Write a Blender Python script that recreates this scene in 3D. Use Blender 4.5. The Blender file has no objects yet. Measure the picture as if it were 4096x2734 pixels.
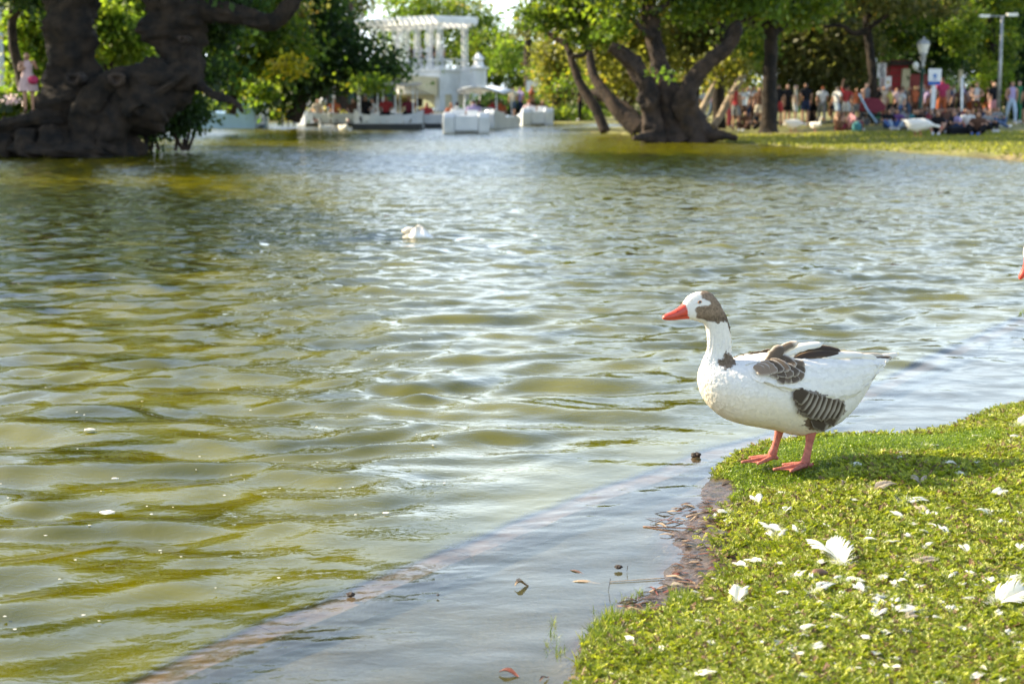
import bpy, bmesh, math, random
import numpy as np
from mathutils import Vector, Matrix, noise as mnoise
from mathutils.bvhtree import BVHTree

random.seed(7)
RNG = np.random.default_rng(11)
SC = bpy.context.scene
COL = SC.collection
R = math.radians

# ------------------------------------------------------------------ camera
CAM_H = 1.65
F_PX = 4096 * 50.0 / 36.0
PITCH = math.atan((1367 - 347) / F_PX)
cam_data = bpy.data.cameras.new('camera')
cam = bpy.data.objects.new('camera', cam_data)
COL.objects.link(cam)
cam.location = (0, 0, CAM_H)
cam.rotation_euler = (math.pi / 2 - PITCH, 0, 0)
cam_data.lens = 50
cam_data.sensor_width = 36
cam_data.clip_start = 0.05
cam_data.clip_end = 3000
cam_data.dof.use_dof = True
cam_data.dof.focus_distance = 5.85
cam_data.dof.aperture_fstop = 3.0
cam_data.dof.aperture_blades = 9
SC.camera = cam

# ------------------------------------------------------------------ sun and sky
SUN_EL = R(35)
SUN_AZ = R(161)                      # direction towards the sun, measured from +X: to the left and a little beyond the goose
sun_vec = Vector((math.cos(SUN_EL) * math.cos(SUN_AZ), math.cos(SUN_EL) * math.sin(SUN_AZ), math.sin(SUN_EL)))
world = bpy.data.worlds.new('World')
SC.world = world
world.use_nodes = True
wn = world.node_tree.nodes
wl = world.node_tree.links
for n in list(wn):
    wn.remove(n)
sky = wn.new('ShaderNodeTexSky')
sky.sky_type = 'NISHITA'
sky.sun_disc = False
sky.sun_elevation = SUN_EL
sky.sun_rotation = math.atan2(sun_vec.x, sun_vec.y)
sky.air_density = 1.0
sky.dust_density = 1.2
sky.ozone_density = 1.0
bg = wn.new('ShaderNodeBackground')
bg.inputs['Strength'].default_value = 0.14
wo = wn.new('ShaderNodeOutputWorld')
# thin white summer haze and broken high cloud, thickest low over the horizon all the way round
wtc = wn.new('ShaderNodeTexCoord')
wsep = wn.new('ShaderNodeSeparateXYZ'); wl.new(wtc.outputs['Generated'], wsep.inputs[0])
wrp = wn.new('ShaderNodeMapRange'); wrp.interpolation_type = 'SMOOTHSTEP'
wrp.inputs['From Min'].default_value = 0.02; wrp.inputs['From Max'].default_value = 0.56
wrp.inputs['To Min'].default_value = 0.90; wrp.inputs['To Max'].default_value = 0.03
wl.new(wsep.outputs['Z'], wrp.inputs['Value'])
wno = wn.new('ShaderNodeTexNoise'); wno.inputs['Scale'].default_value = 3.2; wno.inputs['Detail'].default_value = 7; wno.inputs['Roughness'].default_value = 0.6
wmp = wn.new('ShaderNodeMapping'); wmp.inputs['Scale'].default_value = (1, 1, 3.0)
wl.new(wtc.outputs['Generated'], wmp.inputs['Vector']); wl.new(wmp.outputs[0], wno.inputs['Vector'])
wcl = wn.new('ShaderNodeMapRange'); wcl.inputs['From Min'].default_value = 0.38; wcl.inputs['From Max'].default_value = 0.66
wcl.inputs['To Min'].default_value = 0.70; wcl.inputs['To Max'].default_value = 1.15
wl.new(wno.outputs['Fac'], wcl.inputs['Value'])
wmu = wn.new('ShaderNodeMath'); wmu.operation = 'MULTIPLY'; wmu.use_clamp = True
wl.new(wrp.outputs[0], wmu.inputs[0]); wl.new(wcl.outputs[0], wmu.inputs[1])
wmix = wn.new('ShaderNodeMixRGB'); wl.new(wmu.outputs[0], wmix.inputs['Fac'])
wl.new(sky.outputs[0], wmix.inputs[1]); wmix.inputs[2].default_value = (6.3, 7.3, 8.1, 1)
wl.new(wmix.outputs[0], bg.inputs['Color'])
wl.new(bg.outputs[0], wo.inputs['Surface'])
sl = bpy.data.lights.new('sun', 'SUN')
sl.energy = 5.0
sl.angle = R(0.5)
sl.color = (1.0, 0.85, 0.60)
so = bpy.data.objects.new('sun', sl)
so.rotation_euler = sun_vec.to_track_quat('Z', 'Y').to_euler()
so.location = (-20, 10, 30)
COL.objects.link(so)

SC.view_settings.view_transform = 'Standard'
SC.view_settings.look = 'None'
SC.view_settings.gamma = 1
SC.view_settings.exposure = 1.42
SC.view_settings.use_curve_mapping = False
SC.render.engine = 'CYCLES'
cy = SC.cycles
cy.max_bounces = 7
cy.diffuse_bounces = 3
cy.glossy_bounces = 3
cy.transmission_bounces = 3
cy.transparent_max_bounces = 8
cy.sample_clamp_indirect = 6
cy.sample_clamp_direct = 0
cy.caustics_reflective = False
cy.caustics_refractive = False
cy.use_denoising = True
try:
    cy.denoiser = 'OPENIMAGEDENOISE'
except Exception:
    pass

# ------------------------------------------------------------------ placing helpers
CP, SP = math.cos(PITCH), math.sin(PITCH)
K = 4096 / 2349.0

def ray(px, py):
    """viewing direction of a photograph pixel (4096 wide)"""
    u = (px - 2048) / F_PX
    v = (1367 - py) / F_PX
    return Vector((u, CP + v * SP, -SP + v * CP))

def atz(px, py, z=0.0):
    d = ray(px, py)
    t = (z - CAM_H) / d.z
    return Vector((0, 0, CAM_H)) + d * t

def aty(px, py, Y):
    d = ray(px, py)
    return Vector((0, 0, CAM_H)) + d * (Y / d.y)

def G(x, y, z=0.0):
    return atz(x * K, y * K, z)

def P(x, y, Y):
    return aty(x * K, y * K, Y)

def U(Y):
    """metres per picture unit (2349 wide) at depth Y"""
    return Y * K / F_PX

# ------------------------------------------------------------------ object helpers
def props(o, label=None, cat=None, group=None, kind=None):
    if label: o['label'] = label
    if cat: o['category'] = cat
    if group: o['group'] = group
    if kind: o['kind'] = kind
    return o

def empty(name, loc=(0, 0, 0), rz=0.0):
    o = bpy.data.objects.new(name, None)
    o.empty_display_size = 0.2
    o.location = loc
    o.rotation_euler = (0, 0, rz)
    COL.objects.link(o)
    return o

def mesh_obj(name, me, mat=None, parent=None, loc=None):
    if mat is not None:
        me.materials.append(mat)
    o = bpy.data.objects.new(name, me)
    COL.objects.link(o)
    if parent is not None:
        o.parent = parent
    if loc is not None:
        o.location = loc
    return o

def np_mesh(name, V, F, smooth=True, cols=None, uvs=None):
    """V (n,3); F (m,k) all faces with k corners"""
    V = np.asarray(V, dtype=np.float32)
    F = np.asarray(F, dtype=np.int32)
    me = bpy.data.meshes.new(name)
    k = F.shape[1]
    me.vertices.add(len(V))
    me.vertices.foreach_set('co', V.ravel())
    me.loops.add(F.size)
    me.loops.foreach_set('vertex_index', F.ravel())
    me.polygons.add(len(F))
    me.polygons.foreach_set('loop_start', np.arange(0, F.size, k, dtype=np.int32))
    me.polygons.foreach_set('loop_total', np.full(len(F), k, dtype=np.int32))
    if smooth:
        me.polygons.foreach_set('use_smooth', np.ones(len(F), dtype=bool))
    me.update(calc_edges=True)
    me.validate()
    if cols is not None:
        a = me.color_attributes.new('col', 'FLOAT_COLOR', 'POINT')
        c = np.ones((len(V), 4), dtype=np.float32)
        c[:, :3] = cols
        a.data.foreach_set('color', c.ravel())
    if uvs is not None:
        u = me.uv_layers.new(name='UVMap')
        u.data.foreach_set('uv', np.asarray(uvs, dtype=np.float32)[F.ravel()].ravel())
    return me

def grid_faces(nu, nv, wrap_v=False):
    i = np.arange(nu - 1)[:, None]
    j = np.arange(nv if wrap_v else nv - 1)[None, :]
    j2 = (j + 1) % nv
    a = i * nv + j; b = i * nv + j2; c = (i + 1) * nv + j2; d = (i + 1) * nv + j
    return np.stack([a, b, c, d], -1).reshape(-1, 4)

class MB:
    """collects simple solids into one mesh"""
    def __init__(self):
        self.v = []; self.f = []
    def add(self, vs, fs):
        n = len(self.v)
        self.v += [tuple(p) for p in vs]
        self.f += [tuple(i + n for i in f) for f in fs]
    def box(self, c, s, rz=0.0, M=None):
        hx, hy, hz = s[0] / 2, s[1] / 2, s[2] / 2
        vs = [Vector((x, y, z)) for x in (-hx, hx) for y in (-hy, hy) for z in (-hz, hz)]
        m = Matrix.Rotation(rz, 3, 'Z') if M is None else M
        vs = [m @ p + Vector(c) for p in vs]
        self.add(vs, [(0, 1, 3, 2), (4, 6, 7, 5), (0, 4, 5, 1), (2, 3, 7, 6), (0, 2, 6, 4), (1, 5, 7, 3)])
        return self
    def tube(self, pts, rad, n=8, jitter=0.0, caps=True, flat=1.0, rough=0.0):
        pts = [Vector(p) for p in pts]
        if not hasattr(rad, '__len__'):
            rad = [rad] * len(pts)
        vs = []
        ref = Vector((0.0, 1.0, 0.0))
        for i, p in enumerate(pts):
            t = (pts[min(i + 1, len(pts) - 1)] - pts[max(i - 1, 0)])
            t = t.normalized() if t.length > 1e-9 else Vector((0, 0, 1))
            a = ref - t * ref.dot(t)
            if a.length < 0.2:
                a = Vector((1, 0, 0)) - t * t.x
            a.normalize()
            b = t.cross(a)
            ref = a
            for k in range(n):
                an = 2 * math.pi * k / n
                r = rad[i] * (1 + (jitter * mnoise.noise(p * 1.7 + Vector((math.cos(an) * 1.3, math.sin(an) * 1.3, k * 0.01))) if jitter else 0))
                if rough:
                    q = p + a * (math.cos(an) * r) + b * (math.sin(an) * r)
                    r *= 1 + rough * (1.2 * (0.35 - abs(mnoise.noise(Vector((q.x * 3.2, q.y * 3.2, q.z * 1.6))))) + 0.9 * (0.3 - abs(mnoise.noise(Vector((q.x * 8, q.y * 8, q.z * 3.0))))) + 0.5 * mnoise.noise(q * 16))
                vs.append(p + a * (math.cos(an) * r * flat) + b * (math.sin(an) * r))
        fs = []
        for i in range(len(pts) - 1):
            for k in range(n):
                fs.append((i * n + k, i * n + (k + 1) % n, (i + 1) * n + (k + 1) % n, (i + 1) * n + k))
        if caps:
            fs.append(tuple(range(n - 1, -1, -1)))
            fs.append(tuple((len(pts) - 1) * n + k for k in range(n)))
        self.add(vs, fs)
        return self
    def lathe(self, c, prof, n=12):
        """prof: list of (radius, z)"""
        vs = []
        for r, z in prof:
            for k in range(n):
                an = 2 * math.pi * k / n
                vs.append(Vector(c) + Vector((r * math.cos(an), r * math.sin(an), z)))
        fs = []
        for i in range(len(prof) - 1):
            for k in range(n):
                fs.append((i * n + k, i * n + (k + 1) % n, (i + 1) * n + (k + 1) % n, (i + 1) * n + k))
        fs.append(tuple(range(n - 1, -1, -1)))
        fs.append(tuple((len(prof) - 1) * n + k for k in range(n)))
        self.add(vs, fs)
        return self
    def prism(self, poly, axis, d0, d1):
        """poly: 2D points; axis 'x','y','z' = extrude direction"""
        def mk(p, d):
            return {'y': (p[0], d, p[1]), 'x': (d, p[0], p[1]), 'z': (p[0], p[1], d)}[axis]
        n = len(poly)
        vs = [mk(p, d0) for p in poly] + [mk(p, d1) for p in poly]
        fs = [tuple(range(n)), tuple(range(2 * n - 1, n - 1, -1))]
        fs += [(i, n + i, n + (i + 1) % n, (i + 1) % n) for i in range(n)]
        self.add(vs, fs)
        return self
    def build(self, name, mat=None, parent=None, smooth=False, bevel=0.0, loc=None):
        me = bpy.data.meshes.new(name)
        me.from_pydata(self.v, [], self.f)
        bm = bmesh.new(); bm.from_mesh(me)
        bmesh.ops.recalc_face_normals(bm, faces=bm.faces)
        if bevel > 0:
            bmesh.ops.bevel(bm, geom=list(bm.edges), offset=bevel, segments=2, affect='EDGES', profile=0.6)
        bm.to_mesh(me); bm.free()
        if smooth:
            me.polygons.foreach_set('use_smooth', [True] * len(me.polygons))
        return mesh_obj(name, me, mat, parent, loc)

def copy_tree(o, parent=None):
    c = o.copy()
    COL.objects.link(c)
    if parent is not None:
        c.parent = parent
    for ch in list(o.children):
        copy_tree(ch, c)
    return c

def catmull(pts, n):
    """resample rows of an array (any width) with n samples per span"""
    A = np.asarray(pts, dtype=float)
    out = []
    m = len(A)
    for i in range(m - 1):
        p0 = A[max(i - 1, 0)]; p1 = A[i]; p2 = A[i + 1]; p3 = A[min(i + 2, m - 1)]
        for k in range(n):
            t = k / n
            out.append(0.5 * ((2 * p1) + (-p0 + p2) * t + (2 * p0 - 5 * p1 + 4 * p2 - p3) * t * t + (-p0 + 3 * p1 - 3 * p2 + p3) * t ** 3))
    out.append(A[-1])
    return np.array(out)

# ------------------------------------------------------------------ materials
def new_mat(name):
    m = bpy.data.materials.new(name)
    m.use_nodes = True
    nt = m.node_tree
    for n in list(nt.nodes):
        nt.nodes.remove(n)
    out = nt.nodes.new('ShaderNodeOutputMaterial')
    return m, nt, out

def c4(c):
    return (c[0], c[1], c[2], 1.0)

def mat(name, c1, c2=None, scale=6.0, rough=0.6, bump=0.0, bscale=None, metal=0.0, spec=0.4, detail=5, sheen=0.0):
    m, nt, out = new_mat(name)
    p = nt.nodes.new('ShaderNodeBsdfPrincipled')
    p.inputs['Roughness'].default_value = rough
    p.inputs['Metallic'].default_value = metal
    p.inputs['Specular IOR Level'].default_value = spec
    if sheen:
        p.inputs['Sheen Weight'].default_value = sheen
    nt.links.new(p.outputs[0], out.inputs['Surface'])
    tc = nt.nodes.new('ShaderNodeTexCoord')
    if c2 is None:
        c2 = tuple(x * 0.8 for x in c1)
    nz = nt.nodes.new('ShaderNodeTexNoise')
    nz.inputs['Scale'].default_value = scale
    nz.inputs['Detail'].default_value = detail
    nt.links.new(tc.outputs['Object'], nz.inputs['Vector'])
    rp = nt.nodes.new('ShaderNodeValToRGB')
    rp.color_ramp.elements[0].position = 0.35
    rp.color_ramp.elements[0].color = c4(c2)
    rp.color_ramp.elements[1].position = 0.65
    rp.color_ramp.elements[1].color = c4(c1)
    nt.links.new(nz.outputs['Fac'], rp.inputs['Fac'])
    nt.links.new(rp.outputs['Color'], p.inputs['Base Color'])
    if bump:
        b = nt.nodes.new('ShaderNodeBump')
        b.inputs['Strength'].default_value = 1.0
        b.inputs['Distance'].default_value = bump
        n2 = nt.nodes.new('ShaderNodeTexNoise')
        n2.inputs['Scale'].default_value = bscale or scale * 2
        n2.inputs['Detail'].default_value = 6
        nt.links.new(tc.outputs['Object'], n2.inputs['Vector'])
        nt.links.new(n2.outputs['Fac'], b.inputs['Height'])
        nt.links.new(b.outputs[0], p.inputs['Normal'])
    return m

def col_mat(name, rough=0.6, transl=0.0, spec=0.3, bump=0.0, bscale=200.0, gain=1.0):
    """colour read from the mesh's own colour attribute (the thing's own local colour)"""
    m, nt, out = new_mat(name)
    p = nt.nodes.new('ShaderNodeBsdfPrincipled')
    p.inputs['Roughness'].default_value = rough
    p.inputs['Specular IOR Level'].default_value = spec
    a = nt.nodes.new('ShaderNodeAttribute')
    a.attribute_name = 'col'
    nt.links.new(a.outputs['Color'], p.inputs['Base Color'])
    if bump:
        tc = nt.nodes.new('ShaderNodeTexCoord')
        b = nt.nodes.new('ShaderNodeBump')
        b.inputs['Distance'].default_value = bump
        n2 = nt.nodes.new('ShaderNodeTexNoise')
        n2.inputs['Scale'].default_value = bscale
        n2.inputs['Detail'].default_value = 4
        nt.links.new(tc.outputs['Object'], n2.inputs['Vector'])
        nt.links.new(n2.outputs['Fac'], b.inputs['Height'])
        nt.links.new(b.outputs[0], p.inputs['Normal'])
    if transl > 0:
        t = nt.nodes.new('ShaderNodeBsdfTranslucent')
        g = nt.nodes.new('ShaderNodeVectorMath'); g.operation = 'MULTIPLY'
        g.inputs[1].default_value = (gain * 1.25, gain * 1.3, gain * 0.7)
        nt.links.new(a.outputs['Color'], g.inputs[0])
        nt.links.new(g.outputs[0], t.inputs['Color'])
        mx = nt.nodes.new('ShaderNodeMixShader')
        mx.inputs[0].default_value = transl
        nt.links.new(p.outputs[0], mx.inputs[1])
        nt.links.new(t.outputs[0], mx.inputs[2])
        nt.links.new(mx.outputs[0], out.inputs['Surface'])
    else:
        nt.links.new(p.outputs[0], out.inputs['Surface'])
    return m

M = {}
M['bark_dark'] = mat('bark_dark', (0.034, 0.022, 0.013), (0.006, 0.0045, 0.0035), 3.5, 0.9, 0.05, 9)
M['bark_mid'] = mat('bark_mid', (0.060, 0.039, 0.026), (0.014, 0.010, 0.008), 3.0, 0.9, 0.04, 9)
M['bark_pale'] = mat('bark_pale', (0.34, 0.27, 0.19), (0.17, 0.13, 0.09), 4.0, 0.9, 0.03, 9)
M['leaf'] = col_mat('leaf', 0.5, 0.5, 0.35, gain=2.0)
M['white_paint'] = mat('white_paint', (0.78, 0.78, 0.76), (0.62, 0.63, 0.62), 1.5, 0.5)
M['cream_paint'] = mat('cream_paint', (0.70, 0.62, 0.40), (0.58, 0.50, 0.31), 2.0, 0.7)
M['boat_white'] = mat('boat_white', (0.78, 0.80, 0.82), (0.62, 0.66, 0.70), 2.0, 0.25, spec=0.5)
M['boat_blue'] = mat('boat_blue', (0.42, 0.62, 0.80), (0.34, 0.52, 0.70), 2.0, 0.3, spec=0.5)
M['dark_trim'] = mat('dark_trim', (0.03, 0.035, 0.04), (0.05, 0.05, 0.05), 3.0, 0.5)
M['canvas'] = mat('canvas', (0.62, 0.58, 0.52), (0.45, 0.42, 0.38), 2.0, 0.8)
M['iron_green'] = mat('iron_green', (0.02, 0.07, 0.05), (0.015, 0.04, 0.03), 5.0, 0.4)
M['metal_grey'] = mat('metal_grey', (0.36, 0.36, 0.34), (0.25, 0.25, 0.24), 5.0, 0.45, metal=0.4)
M['lamp_glass'] = mat('lamp_glass', (0.78, 0.76, 0.68), (0.6, 0.58, 0.5), 6.0, 0.2)
M['red_cloth'] = mat('red_cloth', (0.45, 0.03, 0.035), (0.32, 0.02, 0.03), 3.0, 0.8)
M['blue_paint'] = mat('blue_paint', (0.02, 0.12, 0.42), (0.02, 0.10, 0.36), 3.0, 0.5)
M['red_brick'] = mat('red_brick', (0.30, 0.06, 0.05), (0.20, 0.045, 0.04), 3.0, 0.85)
M['plastic'] = mat('plastic', (0.85, 0.83, 0.78), (0.75, 0.62, 0.42), 6.0, 0.2, 0.01, 20, spec=0.6)
M['soil'] = mat('soil', (0.075, 0.05, 0.032), (0.03, 0.022, 0.015), 30.0, 0.55, 0.006, 90, spec=0.5)
M['lawn'] = mat('lawn', (0.15, 0.15, 0.035), (0.07, 0.085, 0.02), 0.6, 0.9, 0.03, 8)
M['sand_path'] = mat('sand_path', (0.55, 0.44, 0.30), (0.42, 0.34, 0.24), 2.0, 0.9)

# ------------------------------------------------------------------ numeric noise
def _hash(ix, iy, seed):
    h = (ix.astype(np.int64) * 374761393 + iy.astype(np.int64) * 668265263 + seed * 974711) & 0x7fffffff
    h = ((h ^ (h >> 13)) * 1274126177) & 0x7fffffff
    return ((h ^ (h >> 16)) & 0xffff) / 65535.0

def vnoise(x, y, seed=0):
    x = np.asarray(x, dtype=float); y = np.asarray(y, dtype=float)
    ix = np.floor(x); iy = np.floor(y)
    fx = x - ix; fy = y - iy
    fx = fx * fx * (3 - 2 * fx); fy = fy * fy * (3 - 2 * fy)
    a = _hash(ix, iy, seed); b = _hash(ix + 1, iy, seed)
    c = _hash(ix, iy + 1, seed); d = _hash(ix + 1, iy + 1, seed)
    return (a * (1 - fx) + b * fx) * (1 - fy) + (c * (1 - fx) + d * fx) * fy

def fbm(x, y, seed=0, octv=4):
    s = 0; a = 0.5; t = 0
    for o in range(octv):
        s = s + a * vnoise(x * 2 ** o, y * 2 ** o, seed + o * 17); t += a; a *= 0.5
    return s / t - 0.5

def smooth(a, b, x):
    t = np.clip((x - a) / (b - a), 0, 1)
    return t * t * (3 - 2 * t)

def sdist(px, py, poly, closed=True):
    """distance to a polyline; for closed polygons positive inside"""
    px = np.asarray(px, dtype=float); py = np.asarray(py, dtype=float)
    d = np.full(px.shape, 1e9)
    inside = np.zeros(px.shape, dtype=bool)
    n = len(poly)
    for i in range(n if closed else n - 1):
        x0, y0 = poly[i]; x1, y1 = poly[(i + 1) % n]
        dx, dy = x1 - x0, y1 - y0
        L = dx * dx + dy * dy + 1e-12
        t = np.clip(((px - x0) * dx + (py - y0) * dy) / L, 0, 1)
        d = np.minimum(d, np.hypot(px - x0 - t * dx, py - y0 - t * dy))
        if closed:
            cond = ((y0 > py) != (y1 > py))
            with np.errstate(divide='ignore', invalid='ignore'):
                xi = x0 + (py - y0) * dx / (dy if dy != 0 else 1e-12)
            inside ^= cond & (px < xi)
    if closed:
        return np.where(inside, d, -d)
    return d

def xy(p): return (p.x, p.y)

# ------------------------------------------------------------------ near bank and kerb: plan shapes
bank_poly = [xy(G(*q)) for q in [(1345, 1568), (1372, 1505), (1400, 1460), (1480, 1428), (1570, 1398), (1632, 1345), (1650, 1290),
                                 (1625, 1235), (1640, 1190), (1705, 1140), (1668, 1098), (1668, 1075), (1710, 1045), (1790, 1022), (1900, 1012),
                                 (2010, 1010), (2100, 1008), (2180, 992), (2240, 968), (2290, 946), (2349, 938), (2450, 925), (2600, 905)]]
bank_poly += [(9.0, bank_poly[-1][1] + 0.3), (9.0, -6.0), (-1.2, -6.0), (-0.9, 0.0), (-0.2, 2.2)]

kerb_px = [(235, 1568), (500, 1450), (700, 1375), (900, 1292), (1050, 1236), (1300, 1134), (1450, 1083), (1600, 1028), (1760, 985), (1900, 915), (2050, 846), (2200, 778), (2349, 712)]
kerb_out = [xy(G(*q)) for q in kerb_px]
d0 = np.array(kerb_out[0]) - np.array(kerb_out[2]); d0 /= np.linalg.norm(d0)
d1 = np.array(kerb_out[-1]) - np.array(kerb_out[-4]); d1 /= np.linalg.norm(d1)
kerb_line = [tuple(np.array(kerb_out[0]) + d0 * q) for q in (8, 4, 2, 1, .5)] + kerb_out + [tuple(np.array(kerb_out[-1]) + d1 * q) for q in (1, 2, 4, 8, 12)]
deep_poly = kerb_line + [(kerb_line[-1][0] + 300, kerb_line[-1][1] + 300), (-300, 300), (-300, kerb_line[0][1] - 2)]

litter_poly = [xy(G(*q)) for q in [(1490, 1180), (1560, 1150), (1650, 1100), (1780, 1110), (1740, 1250), (1700, 1330), (1620, 1400), (1500, 1450), (1400, 1460), (1400, 1380), (1500, 1330), (1540, 1260)]]
def near_height(x, y):
    s = sdist(x, y, bank_poly)
    s = s + 0.12 * fbm(x * 3.5, y * 3.5, 3, 5) + 0.07 * fbm(x * 15, y * 15, 4, 4)
    lz = smooth(-0.25, 0.05, sdist(x, y, litter_poly))
    land = 0.018 + 0.062 * smooth(0.0, 0.45, s) + 0.02 * fbm(x * 4, y * 4, 5, 4)
    shelf = np.maximum(0.018 + s * (0.75 - 0.62 * lz), -0.07) + 0.010 * fbm(x * 5, y * 5, 9, 4) + 0.016 * lz * fbm(x * 22, y * 22, 10, 4)
    h = np.where(s > 0, land, shelf)
    dk = sdist(x, y, deep_poly)
    h = np.where(dk > 0, -0.07 - smooth(0.0, 0.5, dk) * 1.2 - smooth(3, 8, dk) * 2.0, h)
    return h

def axis_pts(segs):
    out = []
    for a, b, st in segs:
        out += list(np.arange(a, b, st))
    out.append(segs[-1][1])
    return np.array(out)

gx = axis_pts([(-60, -8, 2.0), (-8, -1, 0.25), (-1, 3.4, 0.022), (3.4, 9, 0.12), (9, 60, 2.0)])
gy = axis_pts([(-6, 2.3, 0.2), (2.3, 7.2, 0.022), (7.2, 16, 0.12), (16, 70, 2.0)])
GX, GY = np.meshgrid(gx, gy, indexing='ij')
GZ = near_height(GX, GY)
me = np_mesh('bank', np.stack([GX, GY, GZ], -1).reshape(-1, 3), grid_faces(len(gx), len(gy)))

# mud and soil: dark wet near the water, silt under it
m, nt, out = new_mat('bank_soil')
p = nt.nodes.new('ShaderNodeBsdfPrincipled')
tc = nt.nodes.new('ShaderNodeTexCoord')
sx = nt.nodes.new('ShaderNodeSeparateXYZ'); nt.links.new(tc.outputs['Object'], sx.inputs[0])
n1 = nt.nodes.new('ShaderNodeTexNoise'); n1.inputs['Scale'].default_value = 45; n1.inputs['Detail'].default_value = 8
nt.links.new(tc.outputs['Object'], n1.inputs['Vector'])
r1 = nt.nodes.new('ShaderNodeValToRGB')
r1.color_ramp.elements[0].position = 0.3; r1.color_ramp.elements[0].color = (0.022, 0.017, 0.012, 1)
r1.color_ramp.elements[1].position = 0.72; r1.color_ramp.elements[1].color = (0.13, 0.085, 0.055, 1)
nt.links.new(n1.outputs['Fac'], r1.inputs['Fac'])
n3 = nt.nodes.new('ShaderNodeTexNoise'); n3.inputs['Scale'].default_value = 5; n3.inputs['Detail'].default_value = 5
nt.links.new(tc.outputs['Object'], n3.inputs['Vector'])
r3 = nt.nodes.new('ShaderNodeValToRGB')
r3.color_ramp.elements[0].position = 0.35; r3.color_ramp.elements[0].color = (0.055, 0.055, 0.048, 1)
r3.color_ramp.elements[1].position = 0.65; r3.color_ramp.elements[1].color = (0.12, 0.11, 0.085, 1)
nt.links.new(n3.outputs['Fac'], r3.inputs['Fac'])
mr = nt.nodes.new('ShaderNodeMapRange')
mr.inputs['From Min'].default_value = -0.03; mr.inputs['From Max'].default_value = -0.004
nt.links.new(sx.outputs['Z'], mr.inputs['Value'])
mx = nt.nodes.new('ShaderNodeMixRGB'); nt.links.new(mr.outputs[0], mx.inputs['Fac'])
nt.links.new(r3.outputs['Color'], mx.inputs[1]); nt.links.new(r1.outputs['Color'], mx.inputs[2])
nt.links.new(mx.outputs[0], p.inputs['Base Color'])
mr2 = nt.nodes.new('ShaderNodeMapRange')
mr2.inputs['From Min'].default_value = 0.01; mr2.inputs['From Max'].default_value = 0.05
mr2.inputs['To Min'].default_value = 0.22; mr2.inputs['To Max'].default_value = 0.85
nt.links.new(sx.outputs['Z'], mr2.inputs['Value']); nt.links.new(mr2.outputs[0], p.inputs['Roughness'])
b = nt.nodes.new('ShaderNodeBump'); b.inputs['Distance'].default_value = 0.008
nt.links.new(n1.outputs['Fac'], b.inputs['Height']); nt.links.new(b.outputs[0], p.inputs['Normal'])
nt.links.new(p.outputs[0], out.inputs['Surface'])
M['bank_soil'] = m
props(mesh_obj('ground', me, M['bank_soil']), kind='structure')

# kerb of flat stones just under the surface
M['kerb_stone'] = mat('kerb_stone', (0.24, 0.165, 0.13), (0.10, 0.075, 0.06), 7.0, 0.35, 0.006, 40, spec=0.5)
kerb_root = empty('kerb')
props(kerb_root, kind='structure')
kp = catmull(kerb_line, 12)
seg = np.r_[0, np.cumsum(np.hypot(*np.diff(kp, axis=0).T))]
L = 0.0
kerb_top = []
while L < seg[-1] - 1.5:
    ln = 0.78 + 0.25 * random.random()
    ss = np.linspace(L + 0.004, L + ln - 0.004, 9)
    cx = np.interp(ss, seg, kp[:, 0]); cyy = np.interp(ss, seg, kp[:, 1])
    if cx[0] > -7 and cx[-1] < 9:
        tx = np.gradient(cx); ty = np.gradient(cyy); tl = np.hypot(tx, ty); nx = ty / tl; ny = -tx / tl
        off = random.uniform(-0.006, 0.006); zz = random.uniform(-0.003, 0.002) - 0.012 * float(smooth(1.2, 2.4, cx[4]))
        rows = []
        prof = [(0.0, -0.25), (0.0, -0.028), (0.014, -0.016), (0.05, -0.010), (0.10, -0.009), (0.145, -0.014), (0.16, -0.024), (0.16, -0.25)]
        for i in range(9):
            for w, z in prof:
                jx = 0.008 * fbm(np.array([cx[i] * 9 + w * 20]), np.array([cyy[i] * 9]), 21, 3)[0]
                jz = 0.012 * fbm(np.array([cx[i] * 8 + w * 9]), np.array([cyy[i] * 8 - w * 7]), 31, 3)[0] if z > -0.1 else 0
                rows.append((cx[i] + nx[i] * (w + off + jx * 2), cyy[i] + ny[i] * (w + off + jx * 2), z + zz + jz))
        np_ = len(prof)
        fs = grid_faces(9, np_).tolist()
        fs.append(list(range(np_))); fs.append([8 * np_ + k for k in range(np_ - 1, -1, -1)])
        me = bpy.data.meshes.new('kerb_stone'); me.from_pydata(rows, [], fs); me.update()
        bm = bmesh.new(); bm.from_mesh(me); bmesh.ops.recalc_face_normals(bm, faces=bm.faces); bm.to_mesh(me); bm.free()
        mesh_obj('kerb_stone', me, M['kerb_stone'], kerb_root)
    L += ln

# ------------------------------------------------------------------ far land
shore = [xy(G(*q)) for q in [(-60, 352), (0, 350), (180, 352), (340, 348), (352, 330), (330, 300), (400, 288), (560, 282), (700, 281), (850, 275), (880, 252), (1000, 249),
                             (1120, 251), (1165, 279), (1300, 283), (1470, 284), (1475, 292), (1300, 297), (1285, 301), (1400, 306), (1490, 318), (1600, 322), (1720, 331), (1800, 336),
                             (1900, 343), (2000, 345), (2100, 352), (2220, 360), (2349, 372), (2500, 380), (2800, 392)]]
land_poly = [(-120, 10), (-14, 11), (-12.3, 15), (-12.8, 22), (-12.2, 28), (-13.5, 32)] + shore + [(120, shore[-1][1] - 2), (400, 20), (900, 20), (900, 1400), (-900, 1400), (-900, 20), (-400, 20)]
fx = axis_pts([(-900, -60, 60), (-60, 60, 0.5), (60, 900, 60)])
fy = axis_pts([(9, 95, 0.35), (95, 140, 3), (140, 1400, 90)])
FX, FY = np.meshgrid(fx, fy, indexing='ij')
sd = sdist(FX, FY, land_poly) + 0.5 * fbm(FX * 0.8, FY * 0.8, 41, 3)
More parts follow.
